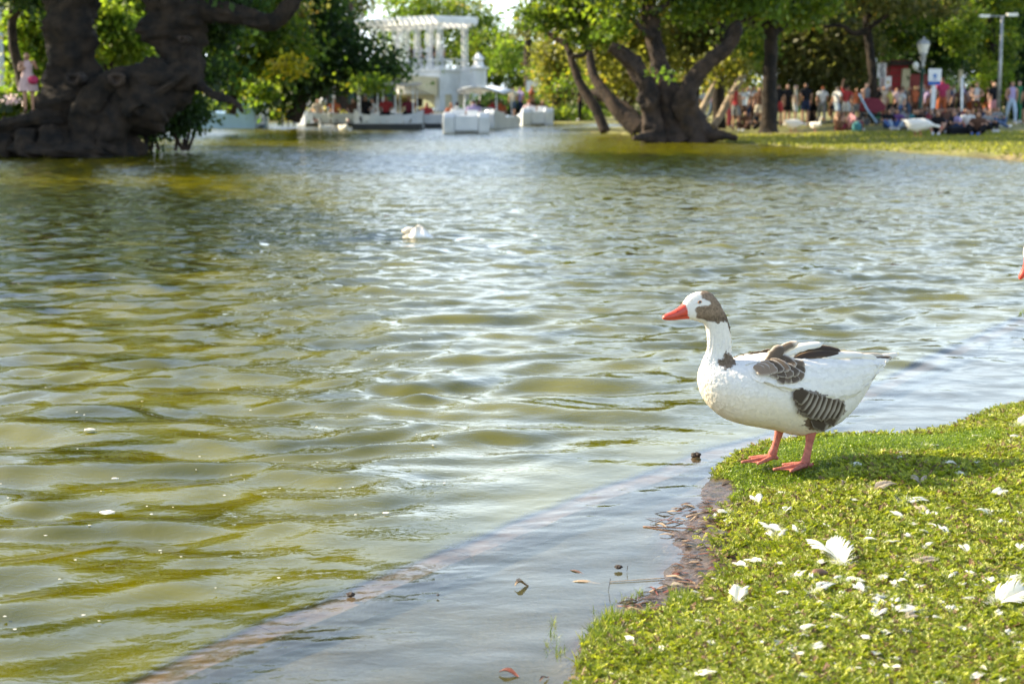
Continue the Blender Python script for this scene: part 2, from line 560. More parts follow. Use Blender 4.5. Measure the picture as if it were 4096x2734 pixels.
def far_h(s, x, y):
    edge = 0.05 + 0.05 * smooth(8, 22, x)
    return np.where(s > 0, (edge + 0.10 * smooth(9, 12, x)) * smooth(0, 0.18, s) + 0.03 * fbm(x * 0.5, y * 0.5, 43, 3) * smooth(0, 2, s), np.maximum(s * 1.2, -1.0))
FZ = far_h(sd, FX, FY)
me = np_mesh('lawn', np.stack([FX, FY, FZ], -1).reshape(-1, 3), grid_faces(len(fx), len(fy)))
mlawn, nt, out = new_mat('park_ground')
p = nt.nodes.new('ShaderNodeBsdfPrincipled'); p.inputs['Roughness'].default_value = 0.9
tc = nt.nodes.new('ShaderNodeTexCoord')
n1 = nt.nodes.new('ShaderNodeTexNoise'); n1.inputs['Scale'].default_value = 0.45; n1.inputs['Detail'].default_value = 8
nt.links.new(tc.outputs['Object'], n1.inputs['Vector'])
r1 = nt.nodes.new('ShaderNodeValToRGB')
e = r1.color_ramp.elements
e[0].position = 0.30; e[0].color = (0.05, 0.06, 0.015, 1)
e[1].position = 0.75; e[1].color = (0.26, 0.19, 0.11, 1)
e2 = r1.color_ramp.elements.new(0.52); e2.color = (0.17, 0.17, 0.045, 1)
nt.links.new(n1.outputs['Fac'], r1.inputs['Fac'])
gq = nt.nodes.new('ShaderNodeNewGeometry'); sq_ = nt.nodes.new('ShaderNodeSeparateXYZ'); nt.links.new(gq.outputs['Normal'], sq_.inputs[0])
mq = nt.nodes.new('ShaderNodeMapRange'); mq.inputs['From Min'].default_value = 0.80; mq.inputs['From Max'].default_value = 0.95
nt.links.new(sq_.outputs['Z'], mq.inputs['Value'])
mxs = nt.nodes.new('ShaderNodeMixRGB'); mxs.inputs[1].default_value = (0.045, 0.03, 0.02, 1)
nt.links.new(mq.outputs[0], mxs.inputs['Fac']); nt.links.new(r1.outputs['Color'], mxs.inputs[2])
nt.links.new(mxs.outputs[0], p.inputs['Base Color'])
n2 = nt.nodes.new('ShaderNodeTexNoise'); n2.inputs['Scale'].default_value = 9; n2.inputs['Detail'].default_value = 5
nt.links.new(tc.outputs['Object'], n2.inputs['Vector'])
b = nt.nodes.new('ShaderNodeBump'); b.inputs['Distance'].default_value = 0.06
nt.links.new(n2.outputs['Fac'], b.inputs['Height']); nt.links.new(b.outputs[0], p.inputs['Normal'])
nt.links.new(p.outputs[0], out.inputs['Surface'])
props(mesh_obj('park_ground', me, mlawn), kind='structure')

# sandy path behind the people on the lawn
pts = [G(1720, 281, 0.1), G(1900, 282, 0.1), G(2100, 284, 0.1), G(2349, 287, 0.1), G(2700, 292, 0.1)]
mb = MB()
vs = []
for q in pts:
    vs += [(q.x, q.y - 1.5, 0.112), (q.x, q.y + 4.5, 0.115), (q.x, q.y - 1.5, 0.0), (q.x, q.y + 4.5, 0.0)]
fs = []
for i in range(len(pts) - 1):
    a = i * 4; b_ = a + 4
    fs += [(a, b_, b_ + 1, a + 1), (a, a + 2, b_ + 2, b_), (a + 1, b_ + 1, b_ + 3, a + 3)]
mb.add(vs, fs)
props(mb.build('path', M['sand_path']), kind='structure')

# ------------------------------------------------------------------ water
NR, NC = 880, 620
inv = np.linspace(1 / 1.9, 1 / 140.0, NR)
dist = 1 / inv
ang = np.concatenate([np.linspace(-1.25, -0.46, 50, endpoint=False), np.linspace(-0.46, 0.46, NC), np.linspace(0.46, 1.25, 51)[1:]])
Dm, Am = np.meshgrid(dist, np.tan(ang), indexing='ij')
WX = (Dm * Am); WY = Dm.copy()
NCt = len(ang)
wrng = np.random.default_rng(5)
NW = 110
lam = np.exp(wrng.uniform(math.log(0.075), math.log(1.9), NW))
th = wrng.normal(-math.pi / 2 + 0.16, 0.50, NW)
sl_w = np.exp(-((np.log(lam) - math.log(0.36)) / 0.90) ** 2)
amp = sl_w / np.sqrt((sl_w ** 2).sum() / 2) * 0.180 / (2 * math.pi / lam)
ph = wrng.uniform(0, 2 * math.pi, NW)
wx = WX + 0.30 * fbm(WX * 0.9, WY * 0.9, 61, 2) * 2
wy = WY + 0.24 * fbm(WX * 0.9 + 40, WY * 0.9, 67, 2) * 2
Z = np.zeros_like(WX)
cell = np.maximum(np.gradient(dist)[:, None] * -1 if dist[0] > dist[-1] else np.gradient(dist)[:, None], 0.003)
for i in range(NW):
    k = 2 * math.pi / lam[i]
    fade = np.clip((lam[i] / (2.2 * cell)) - 0.6, 0, 1)
    Z += fade * amp[i] * np.sin(k * (wx * math.cos(th[i]) + wy * math.sin(th[i])) + ph[i])
gust = 0.72 + 0.9 * (fbm(WX * 0.35, WY * 0.22, 71, 3) + 0.25)
Z *= gust
dk = sdist(WX, WY, deep_poly)
calm = 0.10 + 0.9 * smooth(-0.15 - 0.6 * smooth(1.2, 2.4, WX), 1.3, dk)
Z *= calm
# small rings and ripples running over the kerb and the shelf
rip = (0.0035 * fbm(WX * 9 + WY * 3, WY * 24 - WX * 6, 77, 4) * np.exp(-((dk + 0.15) / 0.30) ** 2) * (0.4 + 1.6 * np.clip(fbm(WX * 2.2, WY * 2.2, 79, 2) + .35, 0, 1)))
rip += 0.0016 * fbm(WX * 5 + WY * 2, WY * 16, 83, 3) * (dk < 0)
Z += rip * (Dm < 14)
GH = near_height(WX, WY)
far_mask = (WY > 15.5) | (WX < -7.9) | (WX > 8.9)
depth = np.where(far_mask, 1.0, np.maximum(-GH, 0))
kd = (dk <= 0.005) & (dk > -0.165)
murk = np.where(kd, 0.04 + 0.18 * smooth(1.1, 2.5, WX) * (0.6 + fbm(WX * 3, WY * 3, 97, 3)) + 0.12 * np.clip(fbm(WX * 4, WY * 4, 91, 3) + .3, 0, 1), 1 - np.exp(-depth * 3.5))
murk = np.where(dk > -0.06, np.maximum(murk, smooth(-0.075, 0.0, dk + 0.04 * fbm(WX * 6, WY * 6, 93, 2))), murk)
Wv = np.stack([WX, WY, Z], -1).reshape(-1, 3)
cols = np.zeros((NR * NCt, 3), dtype=np.float32); cols[:, 0] = murk.ravel(); cols[:, 1] = smooth(0.0, 0.5, dk).ravel()
me = np_mesh('water', Wv, grid_faces(NR, NCt), True, cols)
m, nt, out = new_mat('pond_water')
att = nt.nodes.new('ShaderNodeAttribute'); att.attribute_name = 'col'
sep = nt.nodes.new('ShaderNodeSeparateColor'); nt.links.new(att.outputs['Color'], sep.inputs[0])
tc = nt.nodes.new('ShaderNodeTexCoord')
mp = nt.nodes.new('ShaderNodeMapping'); mp.inputs['Scale'].default_value = (1.0, 1.7, 1.0); mp.inputs['Rotation'].default_value = (0, 0, R(-8))
nt.links.new(tc.outputs['Object'], mp.inputs['Vector'])
def wnoise(scale, detail, dist_=0.0):
    n = nt.nodes.new('ShaderNodeTexNoise'); n.inputs['Scale'].default_value = scale
    n.inputs['Detail'].default_value = detail; n.inputs['Distortion'].default_value = dist_
    nt.links.new(mp.outputs[0], n.inputs['Vector']); return n
na = wnoise(4.5, 3, 0.6); nb = wnoise(15, 2, 0.8); nw = wnoise(1.6, 2)
geo = nt.nodes.new('ShaderNodeVectorMath'); geo.operation = 'LENGTH'; nt.links.new(tc.outputs['Object'], geo.inputs[0])
# bigger waves in the shader take over where the mesh gets coarse
mrd = nt.nodes.new('ShaderNodeMapRange'); mrd.inputs['From Min'].default_value = 6; mrd.inputs['From Max'].default_value = 18
mrd.inputs['To Min'].default_value = 0.0; mrd.inputs['To Max'].default_value = 1.0
nt.links.new(geo.outputs['Value'], mrd.inputs['Value'])
ml = nt.nodes.new('ShaderNodeMath'); ml.operation = 'MULTIPLY'; ml.inputs[1].default_value = 1.3
nt.links.new(mrd.outputs[0], ml.inputs[0])
cen = nt.nodes.new('ShaderNodeVectorMath'); cen.operation = 'SUBTRACT'; cen.inputs[1].default_value = (0.5, 0.5, 0.5)
nt.links.new(na.outputs['Color'], cen.inputs[0])
flt = nt.nodes.new('ShaderNodeVectorMath'); flt.operation = 'MULTIPLY'; flt.inputs[1].default_value = (0.7, 1.0, 0.0)
nt.links.new(cen.outputs[0], flt.inputs[0])
scn = nt.nodes.new('ShaderNodeVectorMath'); scn.operation = 'SCALE'
nt.links.new(flt.outputs[0], scn.inputs[0]); nt.links.new(ml.outputs[0], scn.inputs['Scale'])
gnn = nt.nodes.new('ShaderNodeNewGeometry')
# at grazing view the wave faces that lean away are hidden behind the crests: lean the visible facets towards the viewer
msk = nt.nodes.new('ShaderNodeVectorMath'); msk.operation = 'SCALE'; nt.links.new(gnn.outputs['Incoming'], msk.inputs[0])
mkf = nt.nodes.new('ShaderNodeMath'); mkf.operation = 'MULTIPLY'; mkf.inputs[1].default_value = 0.14
nt.links.new(mrd.outputs[0], mkf.inputs[0]); nt.links.new(mkf.outputs[0], msk.inputs['Scale'])
ad0 = nt.nodes.new('ShaderNodeVectorMath'); ad0.operation = 'ADD'
nt.links.new(gnn.outputs['Normal'], ad0.inputs[0]); nt.links.new(msk.outputs[0], ad0.inputs[1])
adn = nt.nodes.new('ShaderNodeVectorMath'); adn.operation = 'ADD'
nt.links.new(ad0.outputs[0], adn.inputs[0]); nt.links.new(scn.outputs[0], adn.inputs[1])
nrn = nt.nodes.new('ShaderNodeVectorMath'); nrn.operation = 'NORMALIZE'; nt.links.new(adn.outputs[0], nrn.inputs[0])
b2 = nt.nodes.new('ShaderNodeBump'); b2.inputs['Distance'].default_value = 0.0024; b2.inputs['Strength'].default_value = 1
ml2 = nt.nodes.new('ShaderNodeMath'); ml2.operation = 'MULTIPLY'
mrs = nt.nodes.new('ShaderNodeMapRange'); mrs.inputs['To Min'].default_value = 0.35; mrs.inputs['To Max'].default_value = 1.0
nt.links.new(sep.outputs[1], mrs.inputs['Value'])
nt.links.new(mrs.outputs[0], ml2.inputs[0]); nt.links.new(nb.outputs['Fac'], ml2.inputs[1])
nt.links.new(ml2.outputs[0], b2.inputs['Height']); nt.links.new(nrn.outputs[0], b2.inputs['Normal'])
rg = nt.nodes.new('ShaderNodeValToRGB')
rg.color_ramp.elements[0].position = 0.3; rg.color_ramp.elements[0].color = (0.044, 0.047, 0.0006, 1)
rg.color_ramp.elements[1].position = 0.7; rg.color_ramp.elements[1].color = (0.126, 0.116, 0.0012, 1)
nt.links.new(nw.outputs['Fac'], rg.inputs['Fac'])
df = nt.nodes.new('ShaderNodeBsdfDiffuse'); nt.links.new(rg.outputs['Color'], df.inputs['Color'])
tr = nt.nodes.new('ShaderNodeBsdfTransparent'); tr.inputs['Color'].default_value = (0.86, 0.82, 0.66, 1)
mx1 = nt.nodes.new('ShaderNodeMixShader')
nt.links.new(sep.outputs[0], mx1.inputs[0]); nt.links.new(tr.outputs[0], mx1.inputs[1]); nt.links.new(df.outputs[0], mx1.inputs[2])
gl = nt.nodes.new('ShaderNodeBsdfGlossy'); gl.inputs['Roughness'].default_value = 0.03
nt.links.new(b2.outputs[0], gl.inputs['Normal'])
# Schlick reflectance, the same seen from above or from below (a plain Fresnel node would stop the sun from reaching the bed)
dtn = nt.nodes.new('ShaderNodeVectorMath'); dtn.operation = 'DOT_PRODUCT'
nt.links.new(b2.outputs[0], dtn.inputs[0]); nt.links.new(gnn.outputs['Incoming'], dtn.inputs[1])
def mnode(op, a, b_=None, clamp=False):
    n = nt.nodes.new('ShaderNodeMath'); n.operation = op; n.use_clamp = clamp
    for i_, v_ in enumerate((a, b_)):
        if v_ is None: continue
        if hasattr(v_, 'type'): nt.links.new(v_, n.inputs[i_])
        else: n.inputs[i_].default_value = v_
    return n.outputs[0]
ab = mnode('ABSOLUTE', dtn.outputs['Value'])
om = mnode('SUBTRACT', 1.0, ab, True)
pw = mnode('POWER', om, 3.7)
fr_ = mnode('ADD', mnode('MULTIPLY', pw, 0.93), 0.065, True)
mx2 = nt.nodes.new('ShaderNodeMixShader')
nt.links.new(fr_, mx2.inputs[0]); nt.links.new(mx1.outputs[0], mx2.inputs[1]); nt.links.new(gl.outputs[0], mx2.inputs[2])
nt.links.new(mx2.outputs[0], out.inputs['Surface'])
props(mesh_obj('water', me, m), kind='structure')

# ------------------------------------------------------------------ trees
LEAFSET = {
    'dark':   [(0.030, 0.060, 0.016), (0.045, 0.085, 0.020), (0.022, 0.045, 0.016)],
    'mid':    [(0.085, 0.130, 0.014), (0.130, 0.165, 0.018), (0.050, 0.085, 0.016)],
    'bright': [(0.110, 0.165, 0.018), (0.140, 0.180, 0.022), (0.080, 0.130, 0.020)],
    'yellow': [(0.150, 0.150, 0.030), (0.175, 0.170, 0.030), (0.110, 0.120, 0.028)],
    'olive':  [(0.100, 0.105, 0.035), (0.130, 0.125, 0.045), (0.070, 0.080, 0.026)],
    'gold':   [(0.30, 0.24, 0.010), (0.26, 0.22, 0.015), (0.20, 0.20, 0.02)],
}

def leaf_cloud(blobs, n, size, pal, clump=0.5, hang=0.0, seed=None):
    """blobs: (centre, radii); leaves gathered in clumps spread through the crown"""
    rng = np.random.default_rng(seed if seed is not None else RNG.integers(1 << 30))
    vol = np.array([b[1][0] * b[1][1] * b[1][2] for b in blobs]) ** 0.75
    vol = vol / vol.sum()
    per = 34
    Cs = []; Ts = []
    for bi, (c, r) in enumerate(blobs):
        nb = max(1, int(n * vol[bi] / per))
        d = rng.normal(size=(nb, 3)); d /= np.linalg.norm(d, axis=1)[:, None]
        rad = rng.uniform(0.35, 1.0, nb) ** 0.5
        cc = np.array(c) + d * rad[:, None] * np.array(r)
        Cs.append(cc); Ts.append(rng.integers(0, 3, nb))
    C0 = np.concatenate(Cs); T0 = np.concatenate(Ts)
    m_ = len(C0)
    cs = clump * rng.uniform(0.5, 1.3, m_)
    off = rng.normal(size=(m_, per, 3)) * cs[:, None, None] * np.array([1.0, 1.0, 0.55 + hang])
    Pn = (C0[:, None, :] + off).reshape(-1, 3)
    N = len(Pn)
    s = size * rng.uniform(0.6, 1.3, N)
    a = rng.normal(size=(N, 3)); a[:, 2] -= 0.3 + hang; a /= np.linalg.norm(a, axis=1)[:, None]
    b = rng.normal(size=(N, 3)); b -= a * (a * b).sum(1)[:, None]; b /= np.linalg.norm(b, axis=1)[:, None]
    h = np.cross(a, b)
    A = a * s[:, None]; B = b * (s * 0.42)[:, None]
    bend = h * (s * 0.15)[:, None]
    V = np.stack([Pn - A * 0.5, Pn + B * 0.9 + bend, Pn + A * 0.6, Pn - B * 0.9 + bend], 1).reshape(-1, 3)
    F = np.arange(N * 4).reshape(-1, 4)
    cl = np.array(LEAFSET[pal])
    cv = cl[np.repeat(T0, per)] * rng.uniform(0.75, 1.25, N)[:, None]
    odd = rng.random(N) < 0.04
    cv[odd] = cv[odd] * np.array([1.9, 1.3, 0.8])
    return V, F, np.repeat(cv, 4, axis=0)

def crown(parent, blobs, n, size, pal, clump=0.5, hang=0.0, name='crown'):
    V, F, c = leaf_cloud(blobs, n, size, pal, clump, hang)
    me = np_mesh(name, V, F, True, c)
    o = mesh_obj(name, me, M['leaf'], parent); o['kind'] = 'stuff'
    return o

def limb(mb, pts, Y, dy=0.0, n=10, jit=0.25, sub=5, rough=0.0):
    """pts (x,y,r) in picture units at depth Y, dy = how far the tip leans away"""
    u = U(Y)
    rows = []
    for i, q in enumerate(pts):
        yy = Y + dy * i / max(1, len(pts) - 1) + (q[3] if len(q) > 3 else 0)
        w = P(q[0], q[1], yy)
        rows.append((w.x, w.y, w.z, q[2] * u))
    rr = catmull(rows, sub)
    mb.tube([Vector(r[:3]) for r in rr], [max(0.01, r[3]) for r in rr], n, jit, rough=rough)

def tree(label, limbs, Y, bark, blobs, n, size, pal, group='park trees along the far shore', cat='tree', clump=0.5, hang=0.0, name='park_tree', extra=None, jit=0.25, fine=False):
    base = limbs[0][0][0] if limbs and isinstance(limbs[0][0], list) else limbs[0][0]
    root = empty(name)
    props(root, label, cat, group)
    mb = MB()
    for L_ in limbs:
        if isinstance(L_, tuple):
            limb(mb, L_[0], Y, L_[1], jit=jit, **(dict(n=30, sub=14, rough=.28) if fine else {}))
        else:
            limb(mb, L_, Y, jit=jit, **(dict(n=30, sub=14, rough=.28) if fine else {}))
    mb.build('trunk', M[bark], root, smooth=True)
    bl = []
    for b_ in blobs:
        x, y, rx, ry = b_[:4]
        dy = b_[4] if len(b_) > 4 else 0
        ryy = b_[5] if len(b_) > 5 else None
        c = P(x, y, Y + dy); u = U(Y + dy)
        bl.append(((c.x, c.y, c.z), (rx * u, ryy or rx * u * 0.8, ry * u)))
    if bl:
        crown(root, bl, n, size, pal, clump, hang)
    for e_ in (extra or []):
        bl = []
        for b_ in e_[0]:
            x, y, rx, ry = b_[:4]; dy = b_[4] if len(b_) > 4 else 0
            c = P(x, y, Y + dy); u = U(Y + dy)
            bl.append(((c.x, c.y, c.z), (rx * u, rx * u * 0.7, ry * u)))
        crown(root, bl, e_[1], size, e_[2], clump * 0.7, hang, 'foliage_patch')
    return root

# the huge dark tree on the left bank
YL = 35.0
t = tree('huge gnarled dark tree at the water edge on the left, limbs leaning over the pond',
     [[(150, -520, 27.9), (155, -250, 39.1), (160, -60, 46.5), (165, 60, 50.2), (168, 150, 55.8), (172, 215, 67.0), (190, 290, 85.6), (190, 352, 119.0)],
      [(560, -420, 24.2), (470, -220, 39.1), (410, -60, 57.7), (405, 40, 61.4), (410, 110, 52.1), (415, 170, 42.8, -.2), (345, 215, 57.7, -.3), (270, 280, 61.4, -.2), (240, 350, 88.4)],
      [(432, 120, 27.9, -.3), (428, 170, 31.6, -.5), (360, 178, 24.2, -.7), (290, 180, 22.3, -.8), (235, 200, 24.2, -.8), (205, 250, 31.6, -.7), (196, 330, 37.2, -.5)],
      [(395, 30, 31.6), (480, 22, 22.3, -.3), (560, 38, 18.6, -.6), (620, 48, 17.7, -.8), (662, 18, 15.8, -1), (690, -40, 14.0, -1), (760, -160, 8.4, -1)],
      [(440, 180, 18.6, -.2), (480, 212, 9.3, -.8), (510, 225, 8.4, -1.2), (540, 236, 5.6, -1.4), (556, 256, 3.7, -1.5)],
      [(330, 300, 18.6), (290, 255, 14.9, -.9), (360, 215, 7.4, -1), (430, 165, 4.7, -1)],
      [(170, 300, 55.8), (100, 300, 40.9, -.2), (40, 318, 37.2, -.3), (-60, 330, 37.2, 0)],
      [(150, 270, 29.8, -.4), (90, 268, 18.6, -.9), (40, 280, 14.0, -1.0), (-20, 292, 14.0, -1.0), (-70, 300, 11.2, -1)],
      [(250, 330, 46.5), (300, 338, 22.3), (335, 346, 9.3)],
      [(60, 300, 22.3, -.9), (60, 330, 22.3, -1), (55, 352, 27.9, -1)], [(110, 290, 22.3, -.9), (118, 330, 24.2, -1), (112, 352, 27.9, -1)], [(5, 310, 18.6, -.9), (0, 335, 20.5, -1), (-5, 352, 24.2, -1)],
      [(165, -60, 37.2), (60, -260, 24.2, .5), (-40, -420, 13.0, 1)], [(405, -40, 40.9), (470, -260, 26.0, 1), (520, -520, 11.2, 3)]],
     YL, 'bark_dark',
     [(160, -420, 330, 200, 0, 5), (520, -420, 300, 190, 0, 5), (300, -650, 400, 220, 0, 6), (700, -330, 190, 120, -1, 3), (-120, -300, 200, 180, 0, 5), (820, -500, 160, 120, 1, 3), (330, -260, 260, 110, 3, 3), (-420, -240, 330, 200, 0, 5), (-800, -420, 360, 260, 0, 5), (-150, -120, 160, 120, 1, 3)],  # leftmost blobs: out-of-view crown added to shade the trunks
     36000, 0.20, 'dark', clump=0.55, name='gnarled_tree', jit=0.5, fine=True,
     extra=[([(492, 70, 26, 50, 1.2), (480, 160, 24, 30, 1.0), (520, 0, 50, 24, .5), (90, 0, 30, 20, 1)], 2300, 'dark')])
# unseen tree added beyond the left edge of the view to shade the water
nt_ = empty('park_tree'); props(nt_, 'unseen broad dark tree added on the left bank beyond the view to shade the water', 'tree', 'park trees along the far shore')
mb = MB()
for pts_, r0 in (([(-20.1, 21, -.2), (-19.9, 21, 3), (-19.1, 20.8, 6), (-18.6, 20.5, 9)], .6), ([(-19.9, 21, 2.6), (-18.0, 21.5, 5.5), (-16.2, 21.5, 7.5)], .35), ([(-19.9, 21, 3.4), (-21.1, 19, 6), (-22.1, 17.5, 8)], .35)):
    rr = catmull(pts_, 5); mb.tube([Vector(q) for q in rr], [r0 * (1 - .75 * i / len(rr)) for i in range(len(rr))], 10, .3)
mb.build('trunk', M['bark_dark'], nt_, smooth=True)
crown(nt_, [((-19.1, 21, 9), (4.5, 4.6, 2.6)), ((-16.1, 22, 7.6), (2.6, 3, 1.6)), ((-21.6, 18.5, 8.2), (3, 3.4, 2.2)), ((-19.1, 16.5, 8.4), (2.8, 3, 1.6)), ((-20.1, 25.5, 8.4), (3.4, 3, 2))], 19000, 0.24, 'dark', .6)
# knots of cut limbs on the trunks
for (x, y, Y, r) in [(168, 181, YL - 1.35, 15), (268, 182, YL - 1.25, 17), (418, 90, YL - 1.2, 9)]:
    c = P(x, y, Y); rr = r * U(Y)
    mb = MB()
    ring = []
    nn = 18; mm = 8
    vs = []
    for i in range(nn):
        a = 2 * math.pi * i / nn
        for j in range(mm):
            b_ = 2 * math.pi * j / mm
            q = rr * (0.72 + 0.34 * math.cos(b_)) * (1 + 0.12 * math.sin(3 * a))
            vs.append((c.x + q * math.cos(a) * 1.1, c.y - rr * 0.4 * math.sin(b_), c.z + q * math.sin(a) * 0.9))
    fs = [(i * mm + j, i * mm + (j + 1) % mm, ((i + 1) % nn) * mm + (j + 1) % mm, ((i + 1) % nn) * mm + j) for i in range(nn) for j in range(mm)]
    mb.add(vs, fs)
    mb.tube([(c.x, c.y + 0.6, c.z), (c.x, c.y + 0.04, c.z)], [rr * 1.1, rr * 0.7], 12)
    mb.build('knot', M['bark_mid'], t, smooth=True)

# drooping dark foliage low between the leaning trunk and the pond
def shrub(label, blobs, Y, n, size, pal, name='shrub', cat='shrub', group=None, clump=0.25, hang=0.0, stems=True):
    root = empty(name); props(root, label, cat, group)
    bl = []
    mb = MB()
    for b_ in blobs:
        x, y, rx, ry = b_[:4]; dy = b_[4] if len(b_) > 4 else 0
        c = P(x, y, Y + dy); u = U(Y + dy)
        bl.append(((c.x, c.y, c.z), (rx * u, rx * u * 0.7 + .2, ry * u)))
        for k in range(3):
            mb.tube([(c.x + random.uniform(-.3, .3), c.y, 0.05), (c.x + random.uniform(-.2, .2), c.y, c.z * 0.5 + 0.1), (c.x + random.uniform(-.6, .6), c.y, c.z)], [0.05, 0.035, 0.012], 5)
    crown(root, bl, n, size, pal, clump, hang, 'foliage')
    mb.build('stem', M['bark_mid'], root)['kind'] = 'stuff'
    return root

SHR = 'shrubs along the left and centre shore'
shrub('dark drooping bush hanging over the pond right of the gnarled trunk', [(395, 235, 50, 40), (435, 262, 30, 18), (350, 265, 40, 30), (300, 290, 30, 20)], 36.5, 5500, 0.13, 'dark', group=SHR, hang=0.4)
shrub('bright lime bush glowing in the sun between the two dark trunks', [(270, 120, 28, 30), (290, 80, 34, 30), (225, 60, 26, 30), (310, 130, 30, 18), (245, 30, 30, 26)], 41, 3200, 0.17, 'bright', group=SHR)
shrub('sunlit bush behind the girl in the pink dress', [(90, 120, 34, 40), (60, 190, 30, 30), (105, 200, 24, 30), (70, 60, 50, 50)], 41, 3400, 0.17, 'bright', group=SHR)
shrub('strappy green plants at the foot of the cream column', [(10, 245, 30, 18), (60, 250, 26, 16), (105, 255, 26, 20)], 37.5, 2600, 0.22, 'bright', name='border_plant', cat='plant', group=SHR, hang=0.2, clump=.2)
r_ = empty('flowering_plant'); props(r_, 'pale lilac flowers low beside the cream column', 'flowers')
V, F, c_ = leaf_cloud([((P(12, 228, 36).x, 36, P(12, 228, 36).z), (0.22, 0.2, 0.09))], 170, 0.06, 'gold', 0.12)
c_ = c_ * 0 + np.array([0.62, 0.48, 0.75])
mesh_obj('blossom', np_mesh('blossom', V, F, True, c_), M['leaf'], r_)
mb = MB()
for k in range(6):
    q = P(2 + k * 5, 258, 36); mb.tube([q, P(4 + k * 4, 226, 36)], 0.012, 5)
mb.build('stem', M['iron_green'], r_)['kind'] = 'stuff'

tree('thin brown leaning trunk beside the cream column', [[(30, -120, 10), (32, 0, 10), (28, 80, 10), (45, 170, 11), (62, 262, 14)], [(32, 40, 8), (70, -40, 7), (90, -160, 6)]], 39,
     'bark_mid', [(40, -120, 120, 90), (90, -30, 60, 50)], 2600, 0.18, 'mid', name='slender_tree', group=None)
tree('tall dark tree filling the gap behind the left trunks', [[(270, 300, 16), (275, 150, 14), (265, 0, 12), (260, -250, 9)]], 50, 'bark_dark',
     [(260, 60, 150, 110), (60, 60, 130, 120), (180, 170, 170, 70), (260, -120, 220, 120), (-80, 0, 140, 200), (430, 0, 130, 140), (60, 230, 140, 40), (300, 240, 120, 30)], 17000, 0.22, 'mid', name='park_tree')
tree('sun flecked tree with a yellow and orange leafed side, right of the gnarled trunk', [[(530, 262, 12), (535, 200, 11), (520, 120, 10), (540, 20, 8), (560, -120, 6)], [(530, 180, 8), (600, 120, 6), (640, 60, 4)]], 52, 'bark_mid',
     [(560, 60, 90, 70), (520, 170, 60, 60), (600, -60, 110, 80), (640, 110, 80, 70), (480, 0, 60, 80)], 11000, 0.20, 'mid',
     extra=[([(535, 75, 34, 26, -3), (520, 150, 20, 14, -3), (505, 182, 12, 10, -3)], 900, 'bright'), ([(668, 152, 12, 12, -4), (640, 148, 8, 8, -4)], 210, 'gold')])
tree('broad dark spreading tree leaning over the water left of the white pavilion', [[(672, 278, 18), (690, 225, 15), (705, 180, 12), (720, 110, 10), (740, 20, 8)], [(690, 225, 9), (730, 205, 6), (790, 180, 6), (850, 186, 4)], [(705, 180, 8), (650, 130, 6), (620, 70, 4)]], 58, 'bark_mid',
     [(700, 110, 100, 90), (790, 112, 60, 52), (850, 146, 50, 42), (760, 165, 90, 38), (640, 190, 80, 40), (890, 160, 34, 30), (690, 0, 100, 60), (610, 215, 60, 30), (700, -120, 110, 80)], 21000, 0.20, 'dark', clump=0.55,
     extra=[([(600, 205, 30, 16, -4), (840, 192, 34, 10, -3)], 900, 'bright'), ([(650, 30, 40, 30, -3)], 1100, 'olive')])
tree('grey green fine leafed tree above the roof of the pavilion on its left', [[(800, 250, 10), (805, 100, 9), (800, -40, 6)]], 102, 'bark_mid', [(790, 5, 70, 50, 12), (720, -40, 90, 60, 12), (690, 80, 80, 90), (715, -30, 80, 36, 1, 4), (660, -20, 70, 40, 1, 4), (740, 170, 70, 60)], 24000, 0.22, 'olive')  # blobs left of the roof are added to shade the pavilion wall
tree('bright green rounded tree directly behind the white pergola roof', [[(960, 248, 9), (965, 120, 8), (960, 0, 6)]], 118, 'bark_mid', [(930, 15, 60, 30), (1000, 10, 70, 34), (1075, 35, 50, 40), (980, 95, 120, 60), (1100, 90, 50, 60)], 10500, 0.28, 'bright', clump=0.8)
tree('mid green tree in the gap right of the pavilion', [[(1140, 250, 8), (1145, 150, 8), (1150, 80, 5)]], 114, 'bark_mid', [(1130, 120, 60, 50), (1190, 110, 60, 55), (1150, 190, 70, 50), (1225, 180, 50, 60), (1080, 150, 60, 60)], 9000, 0.26, 'mid', clump=0.7,
     extra=[([(1160, 130, 30, 40, -6)], 800, 'bright')])
tree('feathery tree reaching into the pale sky gap', [[(1215, 270, 9), (1210, 120, 8), (1225, 10, 5), (1240, -80, 4)]], 90, 'bark_mid', [(1235, 20, 50, 36), (1290, 50, 60, 50), (1210, 80, 34, 24), (1290, -60, 80, 60), (1080, -5, 26, 16)], 5200, 0.22, 'olive', clump=0.6)
tree('weeping yellow green tree between the pavilion and the leaning trunks', [[(1275, 280, 12), (1278, 190, 11), (1270, 110, 8)]], 72, 'bark_mid', [(1275, 125, 42, 36), (1262, 170, 28, 46), (1300, 170, 24, 40)], 5200, 0.16, 'yellow', hang=0.9, clump=.4)

